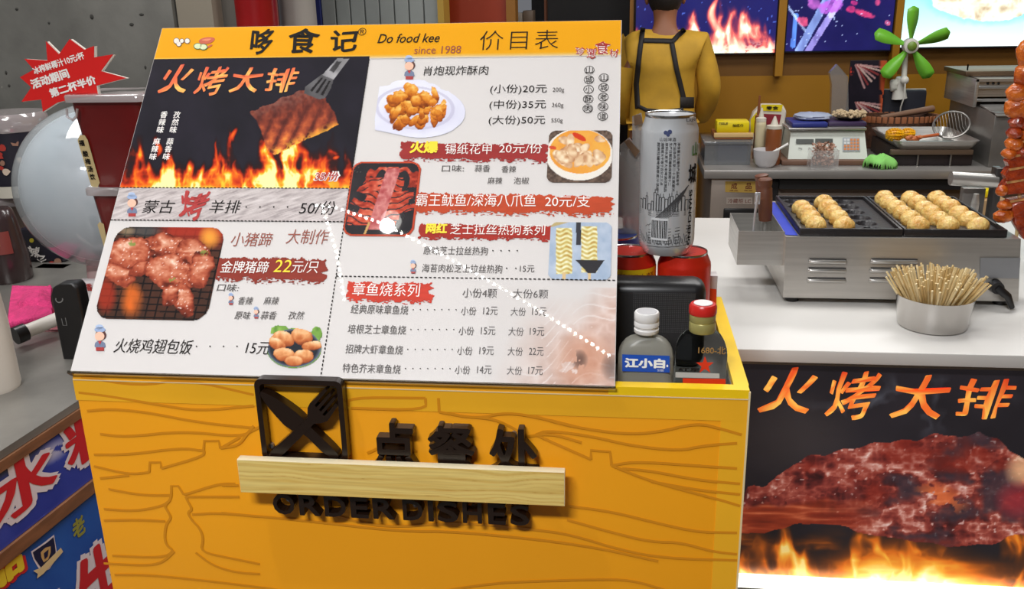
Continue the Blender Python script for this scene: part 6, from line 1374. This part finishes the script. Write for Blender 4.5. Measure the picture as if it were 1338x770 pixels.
# hair as a cap on head, ears, face
hc = Vector((X(0), PY+.03, 1.585))
q = MB(); q.ball((0, 0, 0), (.084, .105, .118), 32, 22); vs = np.array(q.v); keep = []
a = vs; low = a[:, 2] < -.085-.0*a[:, 1]; face = (a[:, 1] > .045) & (a[:, 2] < .045)
fs = [f for f in q.f if not all((low[i] or face[i]) for i in f)]
q.f = fs; q.mi = [0]*len(fs); q.v = (a*(1+.02*(vn(a[:, 0]*60, a[:, 2]*60, 2)-.5))[:, None]+np.array(hc)).tolist(); q.build('hair', HAIR, person, ang=3)
for sg in (-1, 1):
    MB().ball(tuple(hc+Vector((sg*.084, .012, -.025))), (.012, .022, .033), 12, 8).build('ear', SKIN, person)
    MB().ball(tuple(hc+Vector((sg*.032, .098, -.02))), (.013, .008, .008), 12, 8).build('eye', mat('eye_white', (230, 228, 224), .3), person)
MB().tube([hc+Vector((0, .096, -.015)), hc+Vector((0, .120, -.05)), hc+Vector((0, .10, -.058))], [.009, .015, .012], 10).build('nose', SKIN, person)
MB().tube([hc+Vector((-.025, .090, -.085)), hc+Vector((0, .100, -.086)), hc+Vector((.025, .090, -.085))], [.004, .007, .004], 8).build('mouth', mat('lips', (140, 74, 64), .5), person)
# apron straps laid on the back of the shirt
n = shirt.data; n.calc_loop_triangles(); Mw = WLD[person.name]
bvh = BVHTree.FromPolygons([Mw@v.co for v in n.vertices], [tuple(p.vertices) for p in n.polygons])
def back(px, py, off=.006):
    d = ray(px, py).normalized(); h = bvh.ray_cast(CAM, d); p = h[0] if h[0] else ony(px, py, PY-.1); return p-d*off
def strap(pts, wd, n_=14):
    P = []
    for (xa, ya), (xb, yb) in zip(pts, pts[1:]):
        for k in range(n_): P.append((xa+(xb-xa)*k/n_, ya+(yb-ya)*k/n_))
    P.append(pts[-1]); q = MB(); vs = []
    for i, (x, y) in enumerate(P):
        x2, y2 = P[min(i+1, len(P)-1)]; x1, y1 = P[max(0, i-1)]; L_ = math.hypot(x2-x1, y2-y1); ox, oy = -(y2-y1)/L_*wd/2, (x2-x1)/L_*wd/2
        a, c0, b = back(x+ox, y+oy), back(x, y), back(x-ox, y-oy); vs += [a, c0, b]
    q.add(vs, [f for i in range(len(P)-1) for f in ((3*i, 3*i+3, 3*i+4, 3*i+1), (3*i+1, 3*i+4, 3*i+5, 3*i+2))])
    o = q.build('apron_strap', mat('apron_black', (32, 28, 28), .7), person, ang=3); o.modifiers.new('s', 'SOLIDIFY').thickness = .003
strap([(840, 37), (835, 75), (831, 110), (833, 142)], 6.5); strap([(878, 56), (884, 90), (892, 122), (896, 140)], 6.5); strap([(840, 52.5), (880, 53.5)], 6); strap([(878, 55), (886, 46), (895, 38)], 6); strap([(889, 134), (907, 134)], 14)
strap([(832, 138), (845, 144), (868, 146), (893, 143)], 5)
# ================================================================== LEFT STEEL COUNTER WITH BLUE BANNERS
LZ = 1.0
LX = -.857   # right-hand front plane of the counter (faces +X)
p1 = onz(100, 525, LZ); p0 = onz(0, 590, LZ)
dirv = Vector((p1.x-p0.x, p1.y-p0.y, 0)).normalized()
# extend the edge line
E0 = p0-dirv*.8; E1 = p0+dirv*1.5; nrm = Vector((-dirv.y, dirv.x, 0))   # to the left, into the counter
lc = thing('side_counter', 'wet stainless steel side counter with blue banners on its front, at the left', 'counter', tuple(Vector((E0.x, E0.y, 0))))
def quadprism(A, B, dep, z0, z1, off=0):
    a = A-nrm*off; b = B-nrm*off; c = B+nrm*dep; d = A+nrm*dep
    m_ = MB(); m_.add([(q.x, q.y, z) for z in (z0, z1) for q in (a, b, c, d)], [(3, 2, 1, 0), (4, 5, 6, 7), (0, 1, 5, 4), (1, 2, 6, 5), (2, 3, 7, 6), (3, 0, 4, 7)]); return m_
quadprism(E0, E1, .95, LZ-.012, LZ).build('counter_top', mat('wet_steel', (150, 147, 141), .3, .45, noise=.25, nscale=5, bump=.15, bscale=12), lc, smooth=False)
quadprism(E0, E1, .9, 0, LZ-.0125, -.012).build('counter_base', mat('counter_base_grey', (96, 92, 90), .5), lc, smooth=False)
LPl = Plane(Vector((E0.x, E0.y, 0)), dirv, (0, 0, 1))
uu1 = 2.2
WSTR = mat('brown_wood_strip', (136, 92, 62), .5, noise=.25, nscale=14, stretch=(1, 1, 6))
def vz(px, py): return LPl.uv(px, py)[1]
s1 = vz(50, 562); s2a = vz(60, 672); s2b = vz(60, 688)
def slabuv(name, u0, u1, v0, v1, w0, w1, m_, label=None):
    q = MB(); q.add([LPl.at(u, v, w) for w in (w0, w1) for u, v in ((u0, v0), (u1, v0), (u1, v1), (u0, v1))], [(3, 2, 1, 0), (4, 5, 6, 7), (0, 1, 5, 4), (1, 2, 6, 5), (2, 3, 7, 6), (3, 0, 4, 7)]); return q.build(name, m_, lc, smooth=False, label=label)
slabuv('top_strip', 0, uu1, LZ-.028, LZ-.013, -.011, .004, WSTR)
vm1 = LPl.uv(60, 674)[1]; vm0 = LPl.uv(60, 693)[1]
slabuv('middle_strip', 0, uu1, vm0, vm1, -.011, .005, WSTR)
def ban(x, y, a, b):
    c = mixc((38, 50, 140), (62, 76, 170), fbm(x*.02, y*.02, 3)); c = mixc(c, (70, 74, 70), np.clip(1-ell(x, y, 10, 600, 60, 26, -.5), 0, 1)*.9)
    return mixc(c, (196, 196, 214), np.clip(1.1-ell(x, y, 70, 590, 32, 14, -.6), 0, 1)*(fbm(x*.08, y*.08, 7) > .45)*.8)
def ban2(x, y, a, b): return mixc((26, 58, 140), (46, 96, 176), fbm(x*.015, y*.015, 8))
slabuv('banner_board', 0, uu1, vm1+.001, LZ-.029, -.011, -.001, WHITEP); slabuv('banner_board', 0, uu1, .12, vm0-.001, -.011, -.001, WHITEP)
ua = LPl.uv(-120, 640)[0]; ub = LPl.uv(150, 560)[0]+.25
LPl.paint('banner_print', None, ban, lc, mat('banner_gloss', attr=True, rough=.25), 1.5, .0003, uvrect=(ua, vm1+.001, ub, LZ-.029))
LPl.paint('banner_print', None, ban2, lc, mat('banner_gloss'), 1.8, .0003, uvrect=(ua, .45, ub, vm0-.001))
RED2 = mat('banner_red', (192, 36, 44), .35); BWH = mat('banner_white', (214, 208, 216), .4)
def btxt(ch, u0, u1, v0, v1, bold=.04, k=0):
    for m_, bo, w_, e in ((BWH, bold+.05, .0010, .016), (RED2, bold*.5, .0016, 0)):
        V, F = glyphs(ch, bo); V = V.copy(); mn = V.min(0); mx_ = V.max(0); a = (V[:, 0]-mn[0])/(mx_[0]-mn[0]); b = (V[:, 1]-mn[1])/(mx_[1]-mn[1]); ee = e*.55
        P = [LPl.at(u0-ee+(u1-u0+2*ee)*x, v0-ee+(v1-v0+2*ee)*y, w_+c*2) for x, y, c in zip(a, b, V[:, 2])]
        me = bpy.data.meshes.new('banner_letter'); me.from_pydata([tuple(p) for p in P], [], F); me.materials.append(m_); link('banner_letter', me, lc)
# 冰 : its right-hand half is in view; next character cut by the podium
uA = LPl.uv(72, 610)[0]; uL_ = LPl.uv(18, 640)[0]; vTop = LPl.uv(30, 592)[1]; vBot = LPl.uv(30, 680)[1]
wch = (uA-uL_)
btxt('冰', uA-wch*2.0, uA, vBot+.012, vTop-.004); btxt('粉', LPl.uv(84, 590)[0], LPl.uv(84, 590)[0]+wch*2, vBot+.016, vTop-.000)
uB = LPl.uv(84, 740)[0]; v1_ = LPl.uv(118, 722)[1]
btxt('生', LPl.uv(88, 745)[0], LPl.uv(88, 745)[0]+.14, v1_-.16, v1_+.004, .05); btxt('鲜', LPl.uv(88, 745)[0]-.17, LPl.uv(88, 745)[0]-.02, v1_-.17, v1_-.01, .05)
btxt2 = [('老', LPl.uv(94, 695)[0], .03, LPl.uv(100, 705)[1], .034, mat('ink_olive', (140, 140, 60), .4))]
for ch, u, wu, v, hv, m_ in btxt2:
    V, F = glyphs(ch, .04); a = (V[:, 0]-V[:, 0].min())/np.ptp(V[:, 0]); b = (V[:, 1]-V[:, 1].min())/np.ptp(V[:, 1]); me = bpy.data.meshes.new('banner_letter'); me.from_pydata([tuple(LPl.at(u+wu*x, v+hv*y, .001+c)) for x, y, c in zip(a, b, V[:, 2])], [], F); me.materials.append(m_); link('banner_letter', me, lc)
V, F = glyphs('品', .05); u, v = LPl.uv(-14, 782); 
for m_, g_, w_ in ((RED2, .006, .001), (mat('ink_bright_yellow', (224, 200, 50), .4), 0, .0016)):
    a = (V[:, 0]-V[:, 0].min())/np.ptp(V[:, 0]); b = (V[:, 1]-V[:, 1].min())/np.ptp(V[:, 1]); me = bpy.data.meshes.new('banner_letter'); me.from_pydata([tuple(LPl.at(u+g_+.07*x, v-g_+.05*y, w_+c)) for x, y, c in zip(a, b, V[:, 2])], [], F); me.materials.append(m_); link('banner_letter', me, lc)
# crest
def lpoly(name, pts, m_, w): LPl.poly(name, pts, m_, lc, w=w)
NAVY = mat('crest_navy', (24, 26, 60), .4); GOLD = mat('crest_gold', (190, 156, 100), .4)
lpoly('crest', [(40, 721), (52, 713), (60, 707), (70, 699), (72, 712), (74, 722), (72, 732), (64, 744), (54, 748), (48, 740), (43, 731)], BWH, .0008)
lpoly('crest', [(42, 722), (52, 715), (61, 709), (69, 702), (71, 713), (72, 722), (70, 731), (63, 741), (55, 745), (50, 738), (45, 731)], NAVY, .0012)
lpoly('crest', [(52, 722), (58, 716), (65, 714), (65, 722), (62, 731), (56, 735), (53, 729)], GOLD, .0016); lpoly('crest', [(56, 723), (62, 718), (61, 727), (57, 731)], NAVY, .002)
lpoly('crest_ribbon', [(42, 746), (52, 742), (66, 728), (78, 716), (81, 721), (76, 727), (68, 736), (55, 750), (47, 756), (48, 750)], mat('crest_cream', (206, 186, 140), .4), .002)
# ------------------------------------------------------------------ things on the side counter
def lx(px, py, z): return onz(px, py, z)
# white jug
ct_ = lx(-8, 507, LZ); dist = (ct_-CAM).dot(FW); rj = 33*dist/FPX; cj = Vector((ct_.x, ct_.y, LZ)); hj = ony(0, 336, cj.y).z-LZ
t = thing('white_jug', 'tall white plastic jug standing at the left edge of the side counter', 'jug', tuple(cj)); MB().lathe([(rj*.96, 0), (rj, .006), (rj*.97, hj*.5), (rj*.80, hj*.90), (rj*.62, hj*.93), (rj*.60, hj)], tuple(cj), 40).build('jug_body', mat('jug_white', (206, 200, 190), .4), t)
MB().lathe([(rj*.66, hj-.001), (rj*.66, hj+.012), (rj*.4, hj+.018), (0, hj+.018)], tuple(cj), 30).build('jug_lid', mat('jug_lid_white', (214, 212, 206), .35), t)
# big drink globe on its base
def plc(px, py, z):
    p = onz(px, py, z); return p, (p-CAM).dot(FW)
bp_, bd_ = plc(112, 398, LZ); Dg = bd_; cg = ony(138, 246, bp_.y+.02); sg_ = (cg-CAM).dot(FW)/FPX; rg = 106*sg_
cg = ony(135, 243, bp_.y+.02)
globe = thing('drink_globe', 'large milky transparent drink globe on a round base left of the menu board', 'drink dispenser', (cg.x, cg.y, LZ))
def milky(): 
    m_ = mat('milky_globe', (168, 186, 192), .07, coat=.6, noise=.18, nscale=9, rgb2=(186, 192, 194), trans=.25)
    return m_
q = MB(); q.ball(tuple(cg), rg*.93, 48, 32); q.build('liquid', mat('iced_drink', (226, 230, 232), .3, noise=.3, nscale=9, rgb2=(184, 196, 202), bump=.6, bscale=14, stretch=(1, 1, .35)), globe, ang=3)
q = MB(); q.ball(tuple(cg), rg, 64, 44); q.build('globe_shell', clear_mat('globe_plastic', (236, 240, 244), gl=.05, rgh=.02, haze=.35, hz=(214, 218, 220)), globe, ang=3)
zbt = cg.z-rg*.96; MB().lathe([(rg*.52, 0), (rg*.52, .03), (rg*.36, .05), (rg*.33, zbt-LZ+.03)], (cg.x, cg.y, LZ), 40).build('base', mat('pinkish_base', (196, 176, 170), .35), globe)
# stack of dark red drink cups with clear lids
RC = mat('plum_drink', (112, 22, 22), .22, noise=.2, nscale=5, coat=.5); LIDC = clear_mat('lid_plastic', (226, 222, 222), gl=.10, rgh=.08, haze=.42, hz=(206, 196, 196))
YCU = cg.y-rg-.10
def cup(pxl, pxr, pyt, pyb, pbl, Yc_, lab, z0=None, pbr=None):
    """tapered square cup: left top, right top, lid top, bottom row, left bottom"""
    a = ony(pxl, pyt+12, Yc_); b = ony(pxr, pyt+12, Yc_); zt_ = ony((pxl+pxr)/2, pyt+10, Yc_).z; zb_ = z0 if z0 is not None else ony(pbl, pyb, Yc_).z
    bl = ony(pbl, pyb, Yc_).x; w0 = b.x-a.x; br = ony(pbr, pyb, Yc_).x if pbr else b.x-(bl-a.x)*.35; dpt = w0*.85; cx0 = (a.x+b.x)/2
    t = thing('drink_cup', lab, 'cup', ((bl+br)/2, Yc_+dpt/2, zb_)); q = MB()
    n = 6; lo_ = rrect(bl, Yc_+dpt*.12, br, Yc_+dpt*.88, .012); hi_ = rrect(a.x+.004, Yc_+.004, b.x-.004, Yc_+dpt-.004, .016); k = len(lo_)
    q.add([(u, v, zb_) for u, v in lo_]+[(u, v, zt_) for u, v in hi_], [(i, (i+1) % k, k+(i+1) % k, k+i) for i in range(k)]+[tuple(range(k))[::-1], tuple(range(k, 2*k))]); q.build('cup_body', RC, t, ang=.9)
    q = MB(); ztl = ony((pxl+pxr)/2, pyt, Yc_).z; hh = ztl-zt_
    l0 = rrect(a.x-.004, Yc_-.004, b.x+.004, Yc_+dpt+.004, .018); l1 = rrect(a.x-.002, Yc_-.002, b.x+.002, Yc_+dpt+.002, .018)
    q.add([(u, v, zt_+.0005) for u, v in l0]+[(u, v, zt_+hh*.8) for u, v in l0]+[(u, v, ztl) for u, v in l1], [(i, (i+1) % k, k+(i+1) % k, k+i) for i in range(k)]+[(k+i, k+(i+1) % k, 2*k+(i+1) % k, 2*k+i) for i in range(k)]+[tuple(range(k))[::-1], tuple(range(2*k, 3*k))]); q.build('lid', LIDC, t, ang=.9)
    return t, zb_, Yc_, dpt
t, zb_, _, dp = cup(84, 186, 124, 247, 119, YCU, 'upper dark red drink cup with clear lid, beside the milky globe')
CP = Plane((0, YCU+.012, 0), (1, 0, 0), Vector((0, .10, -1)).normalized()*-1)
CPn = Plane(ony(118, 240, YCU+.016), (1, 0, 0), Vector((0, -.10, 1)))
LAB = mat('label_cream', (196, 176, 128), .5)
CPn.poly('cup_label', [(103, 183), (106, 176), (112, 176), (116, 182), (132, 238), (129, 244), (121, 243)], LAB, t, w=.004); 
for ch, x, y in (('福', 106, 182), ('酸', 111, 196), ('梅', 114, 206), ('汤', 117, 216), ('饮', 120, 226)): CPn.text(ch, x, x+7, y, y+8, INK, t, bold=.03, w=.0048)
MB().tube([ony(87, 142, YCU-.004), ony(88, 153, YCU-.005), ony(95, 157, YCU-.005), ony(100, 152, YCU-.004), ony(101, 142, YCU-.003)], .0022, 8).build('lid_tab', LIDC, t)
t2_, zb2, _, _ = cup(112, 160, 246, 336, 139, YCU+.006, 'lower dark red drink cup with clear lid, under the upper cup', pbr=170)
CPn2 = Plane(ony(130, 300, YCU+.014), (1, 0, 0), Vector((0, -.06, 1))); CPn2.poly('cup_label', [(129, 293), (132, 289), (137, 292), (142, 318), (138, 324)], LAB, t2_, w=.004)
q = thing('cup_riser', 'dark box behind the menu board carrying the stacked drink cups', 'box', (ony(155, 336, YCU).x, YCU+.05, LZ)); MB().bb(ony(137, 336, YCU+.02).x, ony(178, 336, YCU).x, YCU+.01, YCU+.12, LZ, zb2-.001, .003).build('box_body', BLACKM, q)
# red starburst sign
Ysb = YCU+.03; SBP0 = Plane((0, Ysb, 0), (1, 0, 0), (0, 0, 1))
sb = thing('starburst_sign', 'red starburst price sign with white lettering above the drink cups', 'sign', tuple(ony(100, 138, Ysb)))
star = [(26,101),(44,91),(32,77),(62,79),(60,54),(77,71),(91,51),(110,65),(123,60),(123,75),(148,71),(132,93),(165,102),(126,112),(128,125),(99,128),(75,134),(56,146),(54,130),(28,133),(41,114)]
SBP0.poly('sign_edge', [(x+1.8, y+.3) for x, y in star], mat('sign_foam_white', (206, 200, 190), .6), sb, w=-.0005, t=.005); SBP0.poly('sign_face', star, mat('sign_red', (216, 32, 30), .4), sb, w=.0003, t=.0006)
for s_, x0, x1, y0, y1, bo in (('冰榨鲜椰汁10元/杯', 46, 118, 88, 98, .03), ('活动期间', 44, 97, 104, 117, .045), ('第二杯半价', 68, 133, 116, 128, .045)):
    SBP0.text(s_, x0, x1, y0, y1, WHITEI, sb, bold=bo, w=.0012, rot=math.radians(15))
MB().tube([ony(103, 122, Ysb+.004), ony(103, 140, Ysb+.004)], .002, 6).build('sign_stick', CLEAR, sb)
# left background packages: lidded noodle tubs and bottles
YG = cg.y+rg+.12
def tub(px0, px1, pyt, pyb, Y, lab, colr, lidh=20, grp=None, z0=None):
    a = ony(px0, pyb, Y); b = ony(px1, pyb, Y)
    if z0: a.z = z0
    r = (b.x-a.x)/2; c = ((a.x+b.x)/2, Y+r, a.z); h = ony(px0, pyt, Y).z-a.z; hl = ony(px0, pyt, Y).z-ony(px0, pyt+lidh, Y).z
    t = thing('food_tub', lab, 'tub', c); MB().lathe([(r*.8, .0), (r*.86, .004), (r*.98, h-hl), (0, h-hl)], c, 40).build('tub_body', colr, t); MB().lathe([(r, h-hl+.001), (r*1.03, h-hl+.004), (r*1.03, h-hl*.25), (r*.95, h), (0, h)], c, 40).build('lid', LIDC, t); return t, c, r, h, hl
BK2 = mat('tub_black', (34, 32, 44), .4)
def tubprint(t, c, r, h, hl, red=True):
    W = wrapcyl(c, r*.9, .004)
    cpatch(W, -.07, .07, h*.02, h*.16, 16).build('tub_band', mat('cream_band', (200, 194, 180), .5), t)
    rs = random.Random(int(c[0]*100))
    for k in range(9):
        s = rs.uniform(-.05, .05); z = rs.uniform(h*.25, h*.7); q = MB(); n = 8; rr = rs.uniform(.006, .014); q.add([W(s+rr*rs.uniform(.5, 1)*math.cos(2*PI*i/n), z+rr*rs.uniform(.5, 1)*math.sin(2*PI*i/n), .001) for i in range(n)], [tuple(range(n))]); q.build('tub_print', mat('print_%d' % (k % 3), ((170, 50, 40), (206, 186, 166), (150, 110, 90))[k % 3], .5), t, smooth=False)
a = tub(-36, 46, 152, 262, YG, 'black food tub with clear lid, upper one at the left edge of the photo', BK2, 24); tubprint(*a)
a2 = tub(-40, 34, 263, 392, YG+.0, 'food tub with clear lid, under the upper one at the left edge', mat('tub_brown', (70, 56, 50), .5), 12, z0=LZ)
# dark bottle with red label
Yd = YG-.14; bx = ony(28, 400, Yd); zb3 = LZ; pb = onz(30, 430, LZ)
r = 27*(ony(28, 380, Yd)-CAM).dot(FW)/FPX; hT = ony(20, 272, Yd).z-LZ
t = thing('dark_bottle', 'dark tapered bottle with a red label at the left, beside the globe', 'bottle', (bx.x, Yd, LZ)); c = (bx.x-.012, Yd, LZ)
MB().lathe([(r*.95, 0), (r, .006), (r*.98, hT*.35), (r*.72, hT*.85), (r*.62, hT*.97), (r*.5, hT)], c, 40).build('bottle_body', mat('bottle_brown', (52, 38, 38), .25, coat=.4), t)
W = lambda s, z, k=0: Vector((c[0]+(r*.98-(z/hT-.35)*r*.50+.004+k)*math.cos(-PI/2+s/r), c[1]+(r*.98-(z/hT-.35)*r*.50+.004+k)*math.sin(-PI/2+s/r), c[2]+z))
cpatch(W, -.045, .045, hT*.42, hT*.72, 16).build('bottle_label', mat('label_brick', (120, 46, 38), .5), t); ctext(W, '古方', .006, .022, hT*.5, hT*.68, GOLD, t, bold=.02, k=.0008, rot90=True)
# colourful packet and white box behind the globe foot
Yp2 = bp_.y+.30; pq = thing('snack_packet', 'black snack packet with white brush lettering behind the globe', 'packet', tuple(onz(62, 410, LZ))); PK = Plane((0, Yp2, 0), (1, 0, 0), (0, 0, 1))
zk = LZ; x0, x1 = ony(36, 380, Yp2).x, ony(92, 380, Yp2).x; zt5 = ony(50, 300, Yp2).z; MB().bb(x0, x1, Yp2, Yp2+.05, LZ, zt5, .008).build('packet_body', BK2, pq)
for ch, x, y, s in (('辣', 40, 322, 14), ('子', 50, 334, 12)): PK.text(ch, x, x+s, y, y+s, WHITEI, pq, bold=.03, w=.002, warp=brushy(.08))
for x, y, rr, m_ in ((42, 314, 3, 'print_yellow'), (68, 346, 5, 'print_0'), (76, 342, 5, 'print_2')): PK.poly('packet_print', circ(x, y, rr), mat(m_, (206, 190, 50), .5), pq, w=.0022)
x0, x1 = ony(50, 370, Yp2-.04).x, ony(90, 370, Yp2-.04).x; o = MB().bb(x0, x1, Yp2-.05, Yp2-.01, LZ, ony(60, 357, Yp2-.05).z, .003).build('white_box', mat('box_white', (196, 190, 176), .5)); tag(o, 'small white box in front of the black snack packet', 'box')
# white packet with red lettering right of the clip
YR = bp_.y-.13; PK = Plane((0, YR, 0), (1, 0, 0), (0, 0, 1)); t = thing('sauce_packet', 'white packet with red lettering right of the black clip', 'packet', tuple(onz(112, 405, LZ))); x0, x1 = ony(97, 380, YR).x, ony(150, 380, YR).x
MB().bb(x0, x1, YR, YR+.03, LZ, ony(110, 369, YR).z, .006).build('packet_body', mat('packet_white', (214, 206, 206), .5), t); PK.text('福', 103, 113, 370, 385, RI, t, bold=.04, w=.002); PK.text('香', 114, 122, 370, 380, RI, t, bold=.02, w=.002)
# pink towel over a white rod with black end cap, pink tray
ZT = LZ+.035
ra = ony(28, 436, 1.45); rb2 = ony(118, 399, 1.57)
t = thing('white_rod', 'white rod with a black end cap lying under the pink towel', 'rod', tuple(ra)); MB().tube([ra, rb2], .0125, 18).build('rod', mat('rod_white', (220, 214, 206), .35), t)
dd = (rb2-ra).normalized(); MB().tube([ra-dd*.012, ra+dd*.008], .0165, 18).build('end_cap', BLACKP, t, label='black end cap')
zmn = min(ra.z, rb2.z)
pt = onz(52, 440, LZ); o = thing('pink_tray', 'shallow pale pink tray under the towel', 'tray', tuple(pt))
hollow(MB(), ony(26, 440, 1.53).x, ony(90, 440, 1.53).x, 1.53, 1.70, LZ+.0005, ony(50, 432, 1.53).z, .004).build('tray_body', mat('pink_plastic', (226, 150, 160), .4), o, smooth=False)
tw = MB(); nx = 60; u, v = np.meshgrid(np.linspace(0, 1, nx), np.linspace(0, 1, nx))
TLc = [(18, 384), (66, 373), (68, 410), (10, 424)]
pxg = (TLc[0][0]*(1-u)+TLc[1][0]*u)*(1-v)+(TLc[3][0]*(1-u)+TLc[2][0]*u)*v; pyg = (TLc[0][1]*(1-u)+TLc[1][1]*u)*(1-v)+(TLc[3][1]*(1-u)+TLc[2][1]*u)*v
P = []
for i in range(nx):
    for j in range(nx):
        Yy = 1.76-.23*v[i, j]; p = ony(float(pxg[i, j]), float(pyg[i, j]), float(Yy)); bulge = .02*math.sin(PI*float(u[i, j]))*math.sin(PI*float(v[i, j])); P.append((p.x, p.y, max(LZ+.016, p.z+bulge+.006*float(fbm(u[i, j]*4, v[i, j]*4, 3)-.5)+.012*math.exp(-((float(v[i, j])-.62-.1*float(u[i, j]))/.06)**2)*-1)))
idx = np.arange(nx*nx).reshape(nx, nx); Q = np.stack([idx[:-1, :-1], idx[1:, :-1], idx[1:, 1:], idx[:-1, 1:]], -1).reshape(-1, 4)
tw.add(P, Q.tolist()); o = tw.build('pink_towel', mat('pink_terry', (232, 62, 130), .95, noise=.15, nscale=50, bump=1, bscale=260), ang=3); tag(o, 'fluffy hot pink towel folded over the white rod', 'towel'); md = o.modifiers.new('s', 'SOLIDIFY'); md.thickness = .012; md.offset = -1
# black clip / holder by the podium edge
YH = 1.40; HP = Plane((0, YH, 0), (1, 0, 0), (0, 0, 1)); t = thing('black_clip', 'black plastic clip arm standing at the left edge of the podium', 'clip', tuple(ony(95, 492, YH)))
q = MB(); q.prism(HP.uvs([(66, 385), (68, 376), (76, 372), (96, 371), (101, 377), (108, 412), (109, 425), (98, 470), (95, 492), (90, 494), (84, 480), (72, 420)]), lambda u, v, w: HP.at(u, v, w), -.03, 0); o = q.build('clip_body', BLACKP, t); bv = o.modifiers.new('b', 'BEVEL'); bv.width = .006; bv.segments = 3
q = MB(); HP.ribbon(q, [(74+4.5*math.cos(a)+4, 391+4*math.sin(a)) for a in [PI*k/8 for k in range(-1, 10)]], .002, .0015); q.build('clip_ring', mat('mark_grey', (150, 150, 150), .3, .5), t, smooth=False)
q = MB(); HP.ribbon(q, [(81, 416), (83, 425), (88, 425), (86, 415)], .0012, .0015); q.build('clip_mark', mat('mark_grey'), t, smooth=False)
bpy.data.objects.remove(_to)
